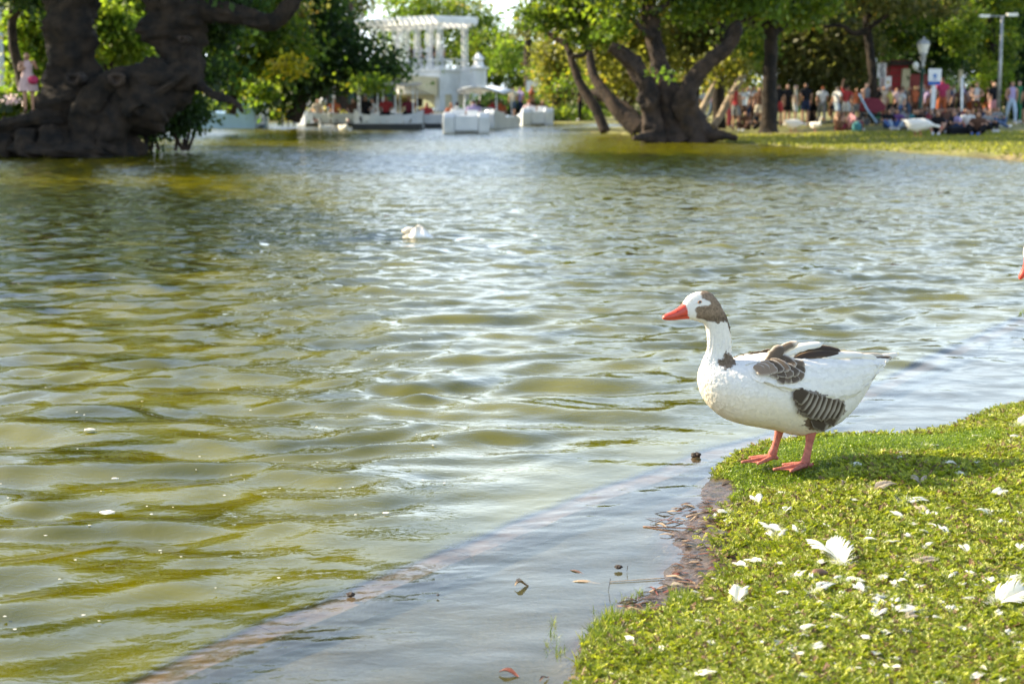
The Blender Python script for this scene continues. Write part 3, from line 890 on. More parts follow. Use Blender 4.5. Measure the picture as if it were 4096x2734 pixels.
# right shore
YM = 43.5
tree('huge old tree with split trunk and a sawn off limb on the right shore',
     [[(1505, 330, 30.1), (1500, 300, 26.1), (1492, 240, 22.9), (1478, 190, 20.3), (1450, 145, 16.3), (1420, 118, 13.1), (1400, 106, 11.1)],
      ([(1560, 330, 32.7), (1545, 280, 26.1), (1530, 210, 22.2), (1515, 150, 18.3), (1500, 90, 15.7), (1492, 40, 18.3), (1480, -20, 15.7), (1460, -140, 11.8), (1480, -300, 6.5)], 1.0),
      ([(1610, 330, 36.6), (1590, 290, 28.7), (1575, 230, 24.9), (1592, 180, 18.3), (1630, 140, 14.4), (1668, 110, 13.1), (1690, 80, 9.8), (1695, 55, 6.5)], -1.0),
      [(1665, 108, 10.5), (1680, 60, 5.8), (1720, 40, 5.2), (1770, 8, 4.6), (1830, -40, 4.0), (1900, -120, 2.6)],
      [(1500, 88, 9.1), (1472, 66, 5.8), (1450, 44, 5.2), (1420, 38, 4.0), (1398, 42, 2.6)],
      [(1490, 30, 9.1), (1530, 10, 5.8), (1570, -30, 5.2), (1620, -90, 4.0)],
      ([(1480, -10, 7.8), (1420, -60, 5.8), (1340, -120, 3.3)], 2),
      ([(1610, 320, 19.6), (1640, 310, 11.8), (1690, 316, 5.2)], -1), ([(1520, 316, 19.6), (1480, 314, 10.5), (1455, 316, 5.2)], -1)],
     YM, 'bark_mid',
     [(1430, -60, 110, 60), (1560, -80, 130, 70), (1700, -60, 130, 66), (1500, -190, 180, 90), (1640, 20, 60, 24), (1420, 18, 60, 24), (1820, -90, 90, 50), (1570, 45, 40, 20, 2), (1560, -120, 120, 80, 4), (1690, -130, 120, 80, 4), (1620, -60, 140, 60, 5), (1440, -140, 110, 70, 4)], 23000, 0.17, 'mid', name='old_tree', clump=.4,  # deeper-set blobs above the view, added to shade the crowd
     extra=[([(1525, 168, 16, 12, -2), (1400, 60, 30, 18), (1600, 10, 50, 26), (1740, 15, 50, 26)], 1700, 'bright')], jit=0.35, fine=True)
tree('pair of slim crooked trunks leaning left at the tip of the shore',
     [([(1388, 302, 13), (1372, 262, 12), (1352, 225, 12), (1328, 185, 10), (1312, 140, 9), (1300, 105, 8), (1275, 88, 7), (1245, 68, 6), (1210, 60, 3)], 1.5),
      ([(1312, 130, 6), (1345, 120, 5), (1340, 60, 4), (1380, 0, 3)], 1)], 47, 'bark_mid',
     [(1300, 30, 80, 30), (1240, 40, 50, 20), (1350, 10, 70, 30), (1330, -60, 120, 50)], 5600, 0.16, 'mid', name='crooked_tree', clump=.35, extra=[([(1400, 75, 34, 26, -1), (1340, 90, 28, 14), (1250, 30, 30, 14)], 1300, 'bright')])
tree('thick brown trunk leaning left behind the slim pair', [([(1468, 300, 20), (1425, 262, 17), (1390, 215, 14), (1362, 175, 11), (1352, 120, 9), (1348, 60, 6)], 2.0)], 49, 'bark_mid',
     [(1370, 110, 50, 40, 3), (1420, 170, 50, 40, 6)], 2800, 0.17, 'yellow', name='leaning_tree', clump=.4)
tree('long low trunk lying almost flat over the shore', [([(1470, 292, 20), (1430, 250, 15), (1380, 222, 12), (1330, 212, 9), (1290, 206, 6)], 2.0)], 53, 'bark_mid', [(1300, 196, 26, 10)], 300, 0.15, 'mid', name='fallen_trunk', group=None)
tree('straight dark trunk standing on the lawn right of the old tree', [([(1764, 304, 24), (1764, 285, 19), (1765, 200, 17), (1768, 110, 15), (1770, 50, 17), (1768, -60, 12), (1780, -220, 8)], 0),
      [(1768, 66, 9), (1745, 54, 6), (1725, 52, 4)], [(1770, 80, 9), (1800, 60, 5), (1815, 30, 4), (1830, -60, 3)]], 47.5, 'bark_dark',
     [(1740, -70, 100, 60), (1840, -50, 110, 60), (1790, -150, 150, 80), (1780, 20, 60, 22), (1860, 20, 60, 26)], 9000, 0.17, 'mid', name='old_tree', clump=.4, extra=[([(1830, 40, 30, 20, 1), (1760, 12, 30, 14, -1)], 900, 'bright')])
tree('pale barked trunk slanting right behind the split tree', [([(1635, 292, 9), (1655, 262, 8), (1680, 215, 8), (1702, 178, 8), (1716, 150, 6), (1720, 90, 4)], 1)], 54, 'bark_pale', [(1720, 110, 50, 34)], 1200, 0.17, 'mid', name='leaning_tree', clump=.4)
tree('pale slanting stem just right of the split trunk base', [([(1588, 290, 8), (1605, 262, 8), (1624, 225, 7), (1640, 190, 5), (1665, 150, 4)], 1)], 52, 'bark_pale', [(1660, 150, 40, 24)], 1000, 0.17, 'yellow', name='leaning_tree', clump=.4)

BK = 'tree masses behind the crowd'
far_specs = [
    ('yellow green tree behind the split trunk', (1440, 150), 62, [(1440, 120, 70, 60), (1390, 190, 50, 40), (1500, 150, 50, 70), (1430, 60, 80, 40)], 6500, 'yellow'),
    ('olive tree behind the split trunk on its right', (1590, 200), 64, [(1600, 110, 80, 70), (1680, 130, 60, 60), (1560, 50, 80, 50), (1700, 60, 80, 60)], 8500, 'olive'),
    ('low golden thicket behind the leaning pale trunks', (1680, 250), 70, [(1640, 230, 60, 26), (1720, 210, 50, 36), (1560, 240, 40, 20)], 3000, 'yellow'),
    ('round olive tree between the straight trunk and the white banner', (1860, 200), 62, [(1860, 130, 90, 60), (1800, 90, 70, 60), (1920, 90, 80, 60), (1870, 190, 80, 36), (1940, 170, 60, 44)], 11000, 'olive'),
    ('mid green tree above the white banner', (1990, 200), 66, [(1990, 60, 90, 70), (1960, 150, 60, 50), (2060, 40, 80, 70), (1920, 20, 100, 60)], 10500, 'mid'),
    ('dark tree behind the lantern post', (2110, 220), 70, [(2090, 110, 70, 60), (2150, 130, 60, 70), (2180, 60, 70, 60), (2100, 30, 70, 60), (2060, 190, 60, 40)], 9500, 'dark'),
    ('dark tree at the right edge behind the thin pole', (2330, 220), 66, [(2330, 130, 70, 90), (2290, 40, 90, 70), (2380, 60, 80, 80), (2340, 220, 60, 40), (2400, 180, 60, 70)], 11000, 'dark'),
    ('distant hedge of mixed green behind the leaning trunks', (1350, 250), 84, [(1340, 230, 120, 40), (1230, 240, 80, 34), (1460, 240, 80, 30), (1330, 170, 110, 40)], 6500, 'mid'),
    ('shady tree line beyond the seated groups', (1900, 240), 86, [(1900, 225, 130, 34), (2100, 225, 130, 34), (1750, 235, 90, 30), (2300, 225, 130, 34)], 7000, 'dark'),
    ('deep green tree wall behind the lantern and the signs', (2160, 240), 92, [(2000, 170, 110, 60), (2130, 150, 110, 70), (2260, 150, 110, 70), (2370, 150, 90, 70), (1880, 150, 100, 70), (2200, 90, 160, 60)], 15000, 'dark'),
    ('deep green tree wall behind the split tree', (1560, 240), 94, [(1560, 170, 110, 70), (1700, 170, 100, 60), (1440, 150, 90, 60), (1600, 80, 150, 60), (1760, 90, 100, 60)], 12000, 'mid'),
    ('deep green tree wall behind the gnarled tree and the girl', (200, 240), 80, [(100, 150, 150, 70), (300, 150, 130, 80), (-60, 120, 120, 90), (480, 150, 110, 80), (200, 40, 260, 90)], 15000, 'dark'),
]
for lb, (tx, ty), Y, bl, n, pal in far_specs:
    bb = bl + [(bl[0][0], -40, 120, 50, 1)] if Y < 72 else bl
    tree(lb, [[(tx, 285, 12), (tx + 4, ty, 10), (tx - 4, ty - 90, 8), (tx + 8, ty - 220, 5)]], Y, 'bark_mid', bb, int(n * 1.5), 0.21, pal, group=BK, clump=0.5)
tree('tall spreading tree added behind the split tree, its crown out of view, to shade the crowd', [([(1650, 298, 15), (1648, 180, 13), (1655, 60, 12), (1650, -80, 9)], 0)], 56, 'bark_dark',  # added for the shade its unseen crown casts on the crowd
     [(1440, -105, 130, 46, 0, 3.5), (1600, -110, 130, 50, 1, 3.5), (1760, -105, 130, 46, 0, 3.5), (1900, -100, 110, 40, 0, 3), (1520, -90, 120, 40, -4, 2.5), (1690, -90, 120, 40, -4, 2.5)], 15000, 0.24, 'mid', group=BK, clump=.5)
# ivy-clad tree, brighter leaf colour put on its sunny side
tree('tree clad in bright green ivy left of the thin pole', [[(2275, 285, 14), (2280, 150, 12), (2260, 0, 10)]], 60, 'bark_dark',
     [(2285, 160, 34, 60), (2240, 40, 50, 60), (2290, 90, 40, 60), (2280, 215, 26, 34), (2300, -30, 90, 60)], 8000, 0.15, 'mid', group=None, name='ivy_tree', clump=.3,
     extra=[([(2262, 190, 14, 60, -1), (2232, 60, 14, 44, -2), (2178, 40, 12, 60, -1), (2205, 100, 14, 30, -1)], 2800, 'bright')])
# soft branches reaching across the top right
mb = MB()
tree('dark limbed tree reaching its branches across the upper right', [([(2010, 300, 12), (2000, 150, 10), (1990, 60, 10), (1985, -60, 8)], 1), ([(1992, 70, 8), (1960, 78, 6), (1930, 60, 5), (1890, 62, 3)], 0), ([(1992, 60, 8), (2030, 40, 5), (2080, -20, 4)], 0)], 58, 'bark_dark',
     [(1960, -30, 110, 50), (2060, -20, 110, 60), (2140, 0, 80, 40)], 5200, 0.17, 'olive', group=BK, clump=.4)
# low planting along the centre shore
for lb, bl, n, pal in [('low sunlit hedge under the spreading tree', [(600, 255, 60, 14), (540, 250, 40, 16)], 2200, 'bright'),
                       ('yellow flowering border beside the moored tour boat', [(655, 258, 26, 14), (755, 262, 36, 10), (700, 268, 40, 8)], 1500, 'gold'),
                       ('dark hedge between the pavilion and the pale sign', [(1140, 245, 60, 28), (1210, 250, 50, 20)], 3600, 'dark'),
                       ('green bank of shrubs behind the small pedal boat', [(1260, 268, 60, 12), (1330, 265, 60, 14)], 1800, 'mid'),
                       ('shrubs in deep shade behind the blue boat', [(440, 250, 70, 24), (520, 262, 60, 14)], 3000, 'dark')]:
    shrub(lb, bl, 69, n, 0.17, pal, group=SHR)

# grass on the far lawn
pts = []
def far_tufts(name, label, reg, n, size, seed, pal):
    rng = np.random.default_rng(seed)
    poly = np.array(reg); x0, y0 = poly.min(0); x1, y1 = poly.max(0)
    X = rng.uniform(x0, x1, n * 3); Y = rng.uniform(y0, y1, n * 3)
    s = sdist(X, Y, land_poly); si = sdist(X, Y, reg)
    k = (s > 0.1) & (si > 0); X = X[k][:n]; Y = Y[k][:n]; s = s[k][:n]
    z = far_h(s, X, Y)
    N = len(X)
    a = rng.uniform(0, 2 * math.pi, N); w = 0.05; h = size * rng.uniform(.5, 1.4, N)
    lean = rng.normal(0, 0.03, (N, 2))
    b0 = np.stack([X - w * np.cos(a), Y - w * np.sin(a), z - .02], -1); b1 = np.stack([X + w * np.cos(a), Y + w * np.sin(a), z - .02], -1)
    t_ = np.stack([X + lean[:, 0], Y + lean[:, 1], z + h], -1)
    V = np.stack([b0, b1, t_], 1).reshape(-1, 3)
    cl = np.array(LEAFSET[pal])[rng.integers(0, 3, N)] * rng.uniform(.8, 1.4, N)[:, None]
    o = mesh_obj(name, np_mesh(name, V, np.arange(N * 3).reshape(-1, 3), False, np.repeat(cl, 3, axis=0)), M['leaf'])
    props(o, label, 'grass', kind='stuff')
far_tufts('lawn_grass', 'sunlit short grass on the far lawn', [(2, 34), (24, 28), (26, 46), (4, 50)], 26000, 0.05, 5, 'yellow')

# ------------------------------------------------------------------ white pergola pavilion over the bridge arch
YP = 100.0
UP = U(YP)
def zP(y): return CAM_H + (P(1000, y, YP).z - CAM_H)
pav = empty('pavilion', (P(1009, 249, YP).x, YP, 0), R(0))
props(pav, 'white pergola pavilion on a bridge arch with people on its balcony', 'pavilion')
A = math.radians(42)
ex = Vector((math.cos(A), math.sin(A), 0)); ey = Vector((-math.sin(A), math.cos(A), 0))
Wp = 62 * UP / math.cos(A); Lp = 170 * UP / math.sin(A)
MR = Matrix.Rotation(A, 3, 'Z')
def L3(a, b, z): v = ex * a + ey * b; return (v.x, v.y, z)
def lbox(a0, a1, b0, b1, z0, z1, name, m_, par=pav, bevel=0.0):
    mb = MB(); c = L3((a0 + a1) / 2, (b0 + b1) / 2, (z0 + z1) / 2)
    mb.box(c, (abs(a1 - a0), abs(b1 - b0), abs(z1 - z0)), M=MR)
    return mb.build(name, M[m_], par, bevel=bevel)
z_roof = zP(57); z_top = zP(43); z_fl = zP(163); z_par = zP(150); z_wb = zP(213)
lbox(0, Wp, 0, Lp, z_wb, z_fl, 'wall', 'white_paint')
lbox(-0.12, Wp + 0.12, -0.12, Lp + 0.12, z_fl, z_fl + 0.14, 'cornice', 'white_paint')
lbox(-0.08, Wp + 0.08, -0.08, Lp + 0.08, z_wb - 0.12, z_wb, 'cornice', 'white_paint')
for k in range(3):
    lbox(Wp * (0.1 + 0.3 * k), Wp * (0.3 + 0.3 * k), -0.03, 0.0, z_wb + 0.25, z_fl - 0.3, 'panel', 'white_paint')
for k in range(5):
    lbox(-0.03, 0.0, Lp * (0.05 + 0.19 * k), Lp * (0.17 + 0.19 * k), z_wb + 0.25, z_fl - 0.3, 'panel', 'white_paint')
# roof frame, beams and fascia
lbox(-0.5, Wp + 0.5, -0.5, -0.38, z_roof + 0.1, z_top, 'fascia', 'white_paint'); lbox(-0.5, Wp + .5, Lp + 2.3, Lp + 2.42, z_roof + .1, z_top, 'fascia', 'white_paint')
lbox(-0.5, -0.38, -0.375, Lp + 2.295, z_roof + 0.1, z_top, 'fascia', 'white_paint'); lbox(Wp + .38, Wp + .5, -0.375, Lp + 2.295, z_roof + .1, z_top, 'fascia', 'white_paint')
for k in range(16):
    b0 = -0.2 + k * (Lp + 2.4) / 16
    lbox(-0.72, Wp + 0.72, b0, b0 + 0.12, z_top + 0.002, z_top + 0.2, 'rafter', 'white_paint')
lbox(-0.1, 0.1, -0.3, Lp + 2.2, z_roof - .12, z_roof + .097, 'beam', 'white_paint'); lbox(Wp - .1, Wp + .1, -.3, Lp + 2.2, z_roof - .12, z_roof + .097, 'beam', 'white_paint')
def lattice_col(a, b):
    mb = MB()
    for da in (-0.13, 0.13):
        for db in (-0.13, 0.13):
            mb.box(L3(a + da, b + db, (z_fl + z_roof) / 2), (0.07, 0.07, z_roof - z_fl - 0.3), M=MR)
    z = z_fl + 0.3
    while z < z_roof - 0.3:
        mb.box(L3(a, b, z), (0.33, 0.33, 0.03), M=MR); z += 0.26
    mb.box(L3(a, b, z_fl + 0.22), (0.42, 0.42, 0.12), M=MR); mb.box(L3(a, b, z_roof - 0.24), (0.4, 0.4, 0.14), M=MR)
    mb.build('column', M['white_paint'], pav)
for a in (0.15, Wp - 0.15):
    lattice_col(a, 0.15); lattice_col(a, Lp - 0.15)
for b_ in (0.17, 0.34, 0.50, 0.66, 0.83):
    lattice_col(0.15, Lp * b_)
lattice_col(Wp - 0.15, Lp * 0.5); lattice_col(0.15, Lp + 2.0)
def balustrade(p0, p1):
    mb = MB(); p0 = Vector(p0); p1 = Vector(p1); d = (p1 - p0); n = int(d.length / 0.22); an = math.atan2(d.y, d.x)
    mb.box((p0 + p1) / 2 + Vector((0, 0, 0.86)), (d.length, 0.14, 0.09), an)
    mb.box((p0 + p1) / 2 + Vector((0, 0, 0.2)), (d.length, 0.12, 0.07), an)
    for i in range(n + 1):
        q = p0 + d * (i / n); mb.lathe((q.x, q.y, q.z + 0.23), [(0.03, 0), (0.055, 0.15), (0.025, 0.35), (0.04, 0.585)], 6)
    mb.build('balustrade', M['white_paint'], pav)['kind'] = 'stuff'
balustrade(L3(0.35, 0.0, z_fl - 0.1), L3(Wp * 0.5 - .25, 0.0, z_fl - 0.1)); balustrade(L3(Wp * .5 + .25, 0.0, z_fl - .1), L3(Wp - 0.35, 0.0, z_fl - 0.1))
for k in range(5):
    balustrade(L3(0, Lp * (0.2 * k) + .3, z_fl - 0.1), L3(0, Lp * (0.2 * k + 0.2) - .3, z_fl - 0.1))
# arch under the deck and its piers
prof = []
for i in range(17):
    t_ = i / 16; prof.append((0.9 + t_ * (Lp - 1.8), 0.25 + (z_wb - 0.55) * math.sin(math.pi * t_) ** 0.55))
poly = [(0.0, 0.0)] + [(0.9, 0.0)] + prof + [(Lp - 0.9, 0.0), (Lp, 0.0), (Lp, z_wb - 0.12), (0.0, z_wb - 0.12)]
mb = MB(); mb.prism(poly, 'x', 0.3, Wp - 0.3)
mb.v = [tuple(MR @ Vector(v)) for v in mb.v]
mb.build('arch', M['cream_paint'], pav)
for (a, b_) in [(0.15, 0.15), (Wp - 0.15, 0.15), (0.15, Lp - .15), (Wp * .5, .15)]:
    lbox(a - 0.25, a + 0.25, b_ - 0.25, b_ + 0.25, -0.3, z_wb - 0.123, 'pier', 'white_paint')
# sloping cream soffit of the bridge going off to the left, and its side wall
v0 = P(1000, 219, YP - 1.5); v1 = P(880, 178, YP + 3)
pl = [(P(1004, 214, YP).x, 1.0), (P(960, 200, YP).x, 1.55), (P(925, 188, YP).x, 1.95), (P(870, 180, YP).x, 2.2), (P(870, 170, YP).x, 2.5), (P(925, 172, YP).x, 2.45), (P(1004, 176, YP).x, 2.3)]
mb = MB(); mb.prism(pl, 'y', YP - 0.8, YP + 3.2); o = mb.build('bridge_side', M['cream_paint'], pav); o.location = -Vector(pav.location)
mb = MB(); cc = P(1098, 249, YP + 1)
mb.lathe((cc.x, cc.y, 0), [(0.55, -0.3), (0.55, zP(160)), (0.7, zP(158)), (0.7, zP(154)), (0.4, zP(152)), (0.3, zP(140)), (0.42, zP(134)), (0.25, zP(128)), (0.05, zP(120))], 10)
o = mb.build('turret', M['white_paint'], pav); o.location = -Vector(pav.location)
mb = MB(); mb.box((cc.x - 1.2, cc.y + .6, 1.9), (2.4, 0.8, 1.6)); o = mb.build('side_wall', M['white_paint'], pav); o.location = -Vector(pav.location)

# green shuttered kiosk far behind the tour boat
kb = empty('kiosk', P(790, 262, 92)); kb.location.z = 0
props(kb, 'low kiosk with teal posts and dark brown walls behind the tour boat', 'kiosk')
MB().box((0, 0, 1.1), (6.5, 2.0, 2.2)).build('wall', M['bark_mid'], kb)
for k in range(6): MB().box((-3 + k * 1.2, -1.1, 1.15), (0.35, 0.15, 2.3)).build('post', M['iron_green'], kb)
MB().box((0, -0.2, 2.42), (7.2, 3.0, 0.22)).build('roof', M['canvas'], kb)

# ------------------------------------------------------------------ people
def skin_mesh(verts, edges, rad, root=0):
    me = bpy.data.meshes.new('tmp'); me.from_pydata(verts, edges, [])
    o = bpy.data.objects.new('tmp', me); COL.objects.link(o)
    md = o.modifiers.new('Skin', 'SKIN'); md.branch_smoothing = 0.6
    for i, r_ in enumerate(rad):
        me.skin_vertices[0].data[i].radius = r_ if hasattr(r_, '__len__') else (r_, r_)
    me.skin_vertices[0].data[root].use_root = True
    sb = o.modifiers.new('Sub', 'SUBSURF'); sb.levels = 1; sb.render_levels = 1
    dg = bpy.context.evaluated_depsgraph_get()
    r_ = bpy.data.meshes.new_from_object(o.evaluated_get(dg))
    bpy.data.objects.remove(o); bpy.data.meshes.remove(me)
    r_.materials.clear()
    return r_

def person_template(pose):
    """returns joints for a 1.70 m body facing -Y"""
    J = dict(pel=(0, 0, .95), spi=(0, .01, 1.13), che=(0, 0, 1.32), nec=(0, .01, 1.47), hea=(0, -.01, 1.56), top=(0, 0, 1.66))
    for s, n in ((-1, 'l'), (1, 'r')):
        J['hip' + n] = (s * .09, 0, .88); J['kne' + n] = (s * .10, -.02, .48); J['ank' + n] = (s * .10, .02, .08); J['toe' + n] = (s * .12, -.15, .03)
        J['sho' + n] = (s * .17, 0, 1.41); J['elb' + n] = (s * .23, .03, 1.12); J['wri' + n] = (s * .22, -.06, .88); J['han' + n] = (s * .21, -.09, .79)
    def mv(names, d):
        for n in names: J[n] = tuple(a + b for a, b in zip(J[n], d))
    if pose == 'walk':
        J['kner'] = (.10, -.16, .50); J['ankr'] = (.10, -.20, .09); J['toer'] = (.11, -.36, .05)
        J['knel'] = (-.10, .08, .48); J['ankl'] = (-.10, .30, .14); J['toel'] = (-.11, .18, .03)
        J['wril'] = (-.22, -.16, .95); J['hanl'] = (-.21, -.22, .89); J['wrir'] = (.23, .10, .90); J['hanr'] = (.23, .12, .82)
    if pose == 'phone':
        J['elbr'] = (.25, -.10, 1.20); J['wrir'] = (.16, -.28, 1.38); J['hanr'] = (.12, -.30, 1.46)
        J['elbl'] = (-.24, -.08, 1.16); J['wril'] = (-.12, -.26, 1.22); J['hanl'] = (-.08, -.30, 1.26)
    if pose == 'arm_up':
        J['elbr'] = (.27, -.05, 1.62); J['wrir'] = (.20, -.06, 1.86); J['hanr'] = (.19, -.06, 1.95)
    if pose == 'child_held':
        J['elbr'] = (.25, -.10, 1.15); J['wrir'] = (.05, -.26, 1.12); J['hanr'] = (-.02, -.28, 1.12)
        J['elbl'] = (-.25, -.10, 1.15); J['wril'] = (-.05, -.26, 1.06); J['hanl'] = (.02, -.28, 1.06)
    if pose in ('sit', 'sit_lean', 'sit_boat'):
        dz = -.84 if pose != 'sit_boat' else -.50
        mv(list(J), (0, 0, dz))
        for s, n in ((-1, 'l'), (1, 'r')):
            if pose == 'sit_boat':
                J['hip' + n] = (s * .10, -.04, .42); J['kne' + n] = (s * .14, -.42, .50); J['ank' + n] = (s * .13, -.62, .12); J['toe' + n] = (s * .13, -.76, .16)
                J['wri' + n] = (s * .18, -.30, .62); J['han' + n] = (s * .16, -.38, .60); J['elb' + n] = (s * .26, -.05, .66)
            elif pose == 'sit':
                J['hip' + n] = (s * .10, -.03, .12); J['kne' + n] = (s * .26, -.34, .36); J['ank' + n] = (s * .10, -.46, .07); J['toe' + n] = (s * .08, -.60, .04)
                J['elb' + n] = (s * .26, -.12, .34); J['wri' + n] = (s * .18, -.32, .40); J['han' + n] = (s * .15, -.39, .36)
            else:
                J['hip' + n] = (s * .10, -.03, .12); J['kne' + n] = (s * .13, -.45, .28); J['ank' + n] = (s * .12, -.85, .06); J['toe' + n] = (s * .14, -.90, .17)
                J['elb' + n] = (s * .26, .16, .30); J['wri' + n] = (s * .24, .28, .08); J['han' + n] = (s * .24, .36, .03)
        if pose == 'sit': mv(['che', 'nec', 'hea', 'top', 'shol', 'shor'], (0, -.08, -.03)); mv(['hea', 'top'], (0, -.04, -.02))
        if pose == 'sit_lean': mv(['che', 'shol', 'shor'], (0, .08, -.02)); mv(['nec', 'hea', 'top'], (0, .12, -.03))
    return J

BONES = [('pel', 'spi'), ('spi', 'che'), ('che', 'nec'), ('nec', 'hea'), ('hea', 'top')] + \
    [b for n in 'lr' for b in (('pel', 'hip' + n), ('hip' + n, 'kne' + n), ('kne' + n, 'ank' + n), ('ank' + n, 'toe' + n),
                               ('che', 'sho' + n), ('sho' + n, 'elb' + n), ('elb' + n, 'wri' + n), ('wri' + n, 'han' + n))]
RADJ = dict(pel=(.15, .11), spi=(.135, .10), che=(.165, .115), nec=(.055, .055), hea=(.085, .10), top=(.07, .08))
for n in 'lr':
    RADJ.update({'hip' + n: .095, 'kne' + n: .06, 'ank' + n: .04, 'toe' + n: .035, 'sho' + n: .062, 'elb' + n: .043, 'wri' + n: .03, 'han' + n: .026})
REG = {'pel': 't', 'spi': 't', 'che': 't'}
TPL = {}
def get_tpl(pose):
    if pose in TPL: return TPL[pose]
    J = person_template(pose)
    names = list(J)
    ix = {n: i for i, n in enumerate(names)}
    body = skin_mesh([J[n] for n in names], [(ix[a], ix[b]) for a, b in BONES], [RADJ[n] for n in names], ix['pel'])
    body.name = 'person_body'
    for p_ in body.polygons: p_.use_smooth = True
    V = np.zeros(len(body.vertices) * 3); body.vertices.foreach_get('co', V); V = V.reshape(-1, 3)
    Nn = np.zeros(len(body.vertices) * 3); body.vertices.foreach_get('normal', Nn); Nn = Nn.reshape(-1, 3)
    best = np.full(len(V), 1e9); lab = np.zeros(len(V), dtype=int); tt = np.zeros(len(V))
    for bi, (a, b) in enumerate(BONES):
        p0 = np.array(J[a]); p1 = np.array(J[b]); d = p1 - p0
        t = np.clip(((V - p0) @ d) / (d @ d), 0, 1)
        rr = 0.8 if a in ('pel', 'spi', 'che') else 1.0
        dd = np.linalg.norm(V - p0 - t[:, None] * d, axis=1) * rr
        k = dd < best; best[k] = dd[k]; lab[k] = bi; tt[k] = t[k]
    nm = [BONES[i] for i in lab]
    def sel(f): return np.array([f(a, b, t, v) for (a, b), t, v in zip(nm, tt, V)])
    headz = J['hea'][2]; hy = J['hea'][1]
    sets = {
        'shirt': sel(lambda a, b, t, v: (a in ('spi', 'che') and b not in ('hea',)) or (a == 'pel' and b == 'spi') or (a[:3] == 'sho' and t < .7)),
        'tank': sel(lambda a, b, t, v: (a in ('spi', 'che') and b[:3] != 'sho') or (a == 'pel' and b == 'spi') or (a == 'che' and b[:3] == 'sho' and t < .5)),
        'shorts': sel(lambda a, b, t, v: (a == 'pel' and (b[:3] == 'hip' or t < .35)) or (a[:3] == 'hip' and t < .75)),
        'trousers': sel(lambda a, b, t, v: (a == 'pel' and (b[:3] == 'hip' or t < .35)) or (a[:3] == 'hip') or (a[:3] == 'kne' and t < .93)),
        'hair': sel(lambda a, b, t, v: a in ('hea', 'nec') and v[2] > headz - .05 and (v[1] > hy + .01 or v[2] > headz + .085)),
        'long_hair': sel(lambda a, b, t, v: (a in ('hea', 'nec') and v[2] > headz - .12 and (v[1] > hy + .01 or v[2] > headz + .085)) or (a == 'che' and v[1] > .05)),
        'shoe_one': sel(lambda a, b, t, v: a == 'ankl' and t > .05),
        'shoe_two': sel(lambda a, b, t, v: a == 'ankr' and t > .05),
    }
    polys = [tuple(p_.vertices) for p_ in body.polygons]
    out = {'body': body}
    for nme, s in sets.items():
        off = {'shirt': .018, 'tank': .014, 'shorts': .022, 'trousers': .014, 'hair': .022, 'long_hair': .022, 'shoe_one': .012, 'shoe_two': .012}[nme]
        fs = [p_ for p_ in polys if sum(bool(s[i]) for i in p_) >= len(p_) - 1]
        use = sorted({i for f in fs for i in f}); mp_ = {v: i for i, v in enumerate(use)}
        if not fs: continue
        vs = V[use] + Nn[use] * off
        me = bpy.data.meshes.new('person_' + nme); me.from_pydata(vs.tolist(), [], [tuple(mp_[i] for i in f) for f in fs])
        for p_ in me.polygons: p_.use_smooth = True
        out[nme] = me
    # flared skirt
    n = 16; vs = []
    zw = J['spi'][2] - .05; zh = J['knel'][2] + .12 if pose in ('stand', 'walk', 'phone', 'arm_up', 'child_held') else J['pel'][2] - .1
    for r1_, r2_, z in ((.155, .12, zw), (.20, .16, zw - .18), (.24, .19, (zw + zh) / 2), (.28, .22, zh)):
        for k in range(n):
            a = 2 * math.pi * k / n; w_ = 1 + .06 * math.sin(k * 3)
            vs.append((r1_ * math.cos(a) * w_, r2_ * math.sin(a) * w_ - .005, z))
    me = bpy.data.meshes.new('person_skirt'); me.from_pydata(vs, [], grid_faces(4, n, True).tolist())
    for p_ in me.polygons: p_.use_smooth = True
    out['skirt'] = me
    for k, me in out.items():
        me.materials.append(None)
    TPL[pose] = out
    return out

_cm = {}
COLORS = dict(white=(.72, .72, .70), black=(.012, .012, .016), navy=(.02, .035, .09), red=(.50, .025, .03), magenta=(.55, .015, .10), orange=(.62, .14, .03),
              blue=(.05, .14, .42), lightblue=(.42, .55, .70), lilac=(.42, .32, .58), grey=(.25, .25, .26), green=(.03, .24, .10), yellow=(.62, .48, .06),
              pink=(.72, .30, .32), palepink=(.72, .48, .46), teal=(.04, .22, .24), brown=(.13, .06, .035), cream=(.66, .58, .42), purple=(.16, .06, .24), jeans=(.07, .13, .25), wine=(.22, .02, .04))
def cloth(c):
    if c not in _cm:
        v = tuple(.72 * q + .05 * sum(COLORS[c]) for q in COLORS[c]); _cm[c] = mat('cloth_' + c, v, tuple(x * .8 for x in v), 9, 0.85, 0.004, 30, spec=0.2)
    return _cm[c]
SKIN = [mat('skin_fair', (.55, .33, .23), (.48, .28, .19), 5, .5), mat('skin_tan', (.42, .23, .14), (.36, .19, .12), 5, .5), mat('skin_brown', (.24, .12, .07), (.2, .1, .06), 5, .5)]
HAIR = {'dark': mat('hair_dark', (.02, .013, .01), (.012, .01, .008), 20, .5), 'brown': mat('hair_brown', (.09, .045, .02), (.06, .03, .015), 20, .5),
        'blond': mat('hair_blond', (.45, .30, .13), (.35, .22, .1), 20, .5), 'ginger': mat('hair_ginger', (.45, .13, .04), (.35, .1, .03), 20, .5), 'grey': mat('hair_grey', (.4, .38, .36), (.3, .3, .3), 20, .5)}

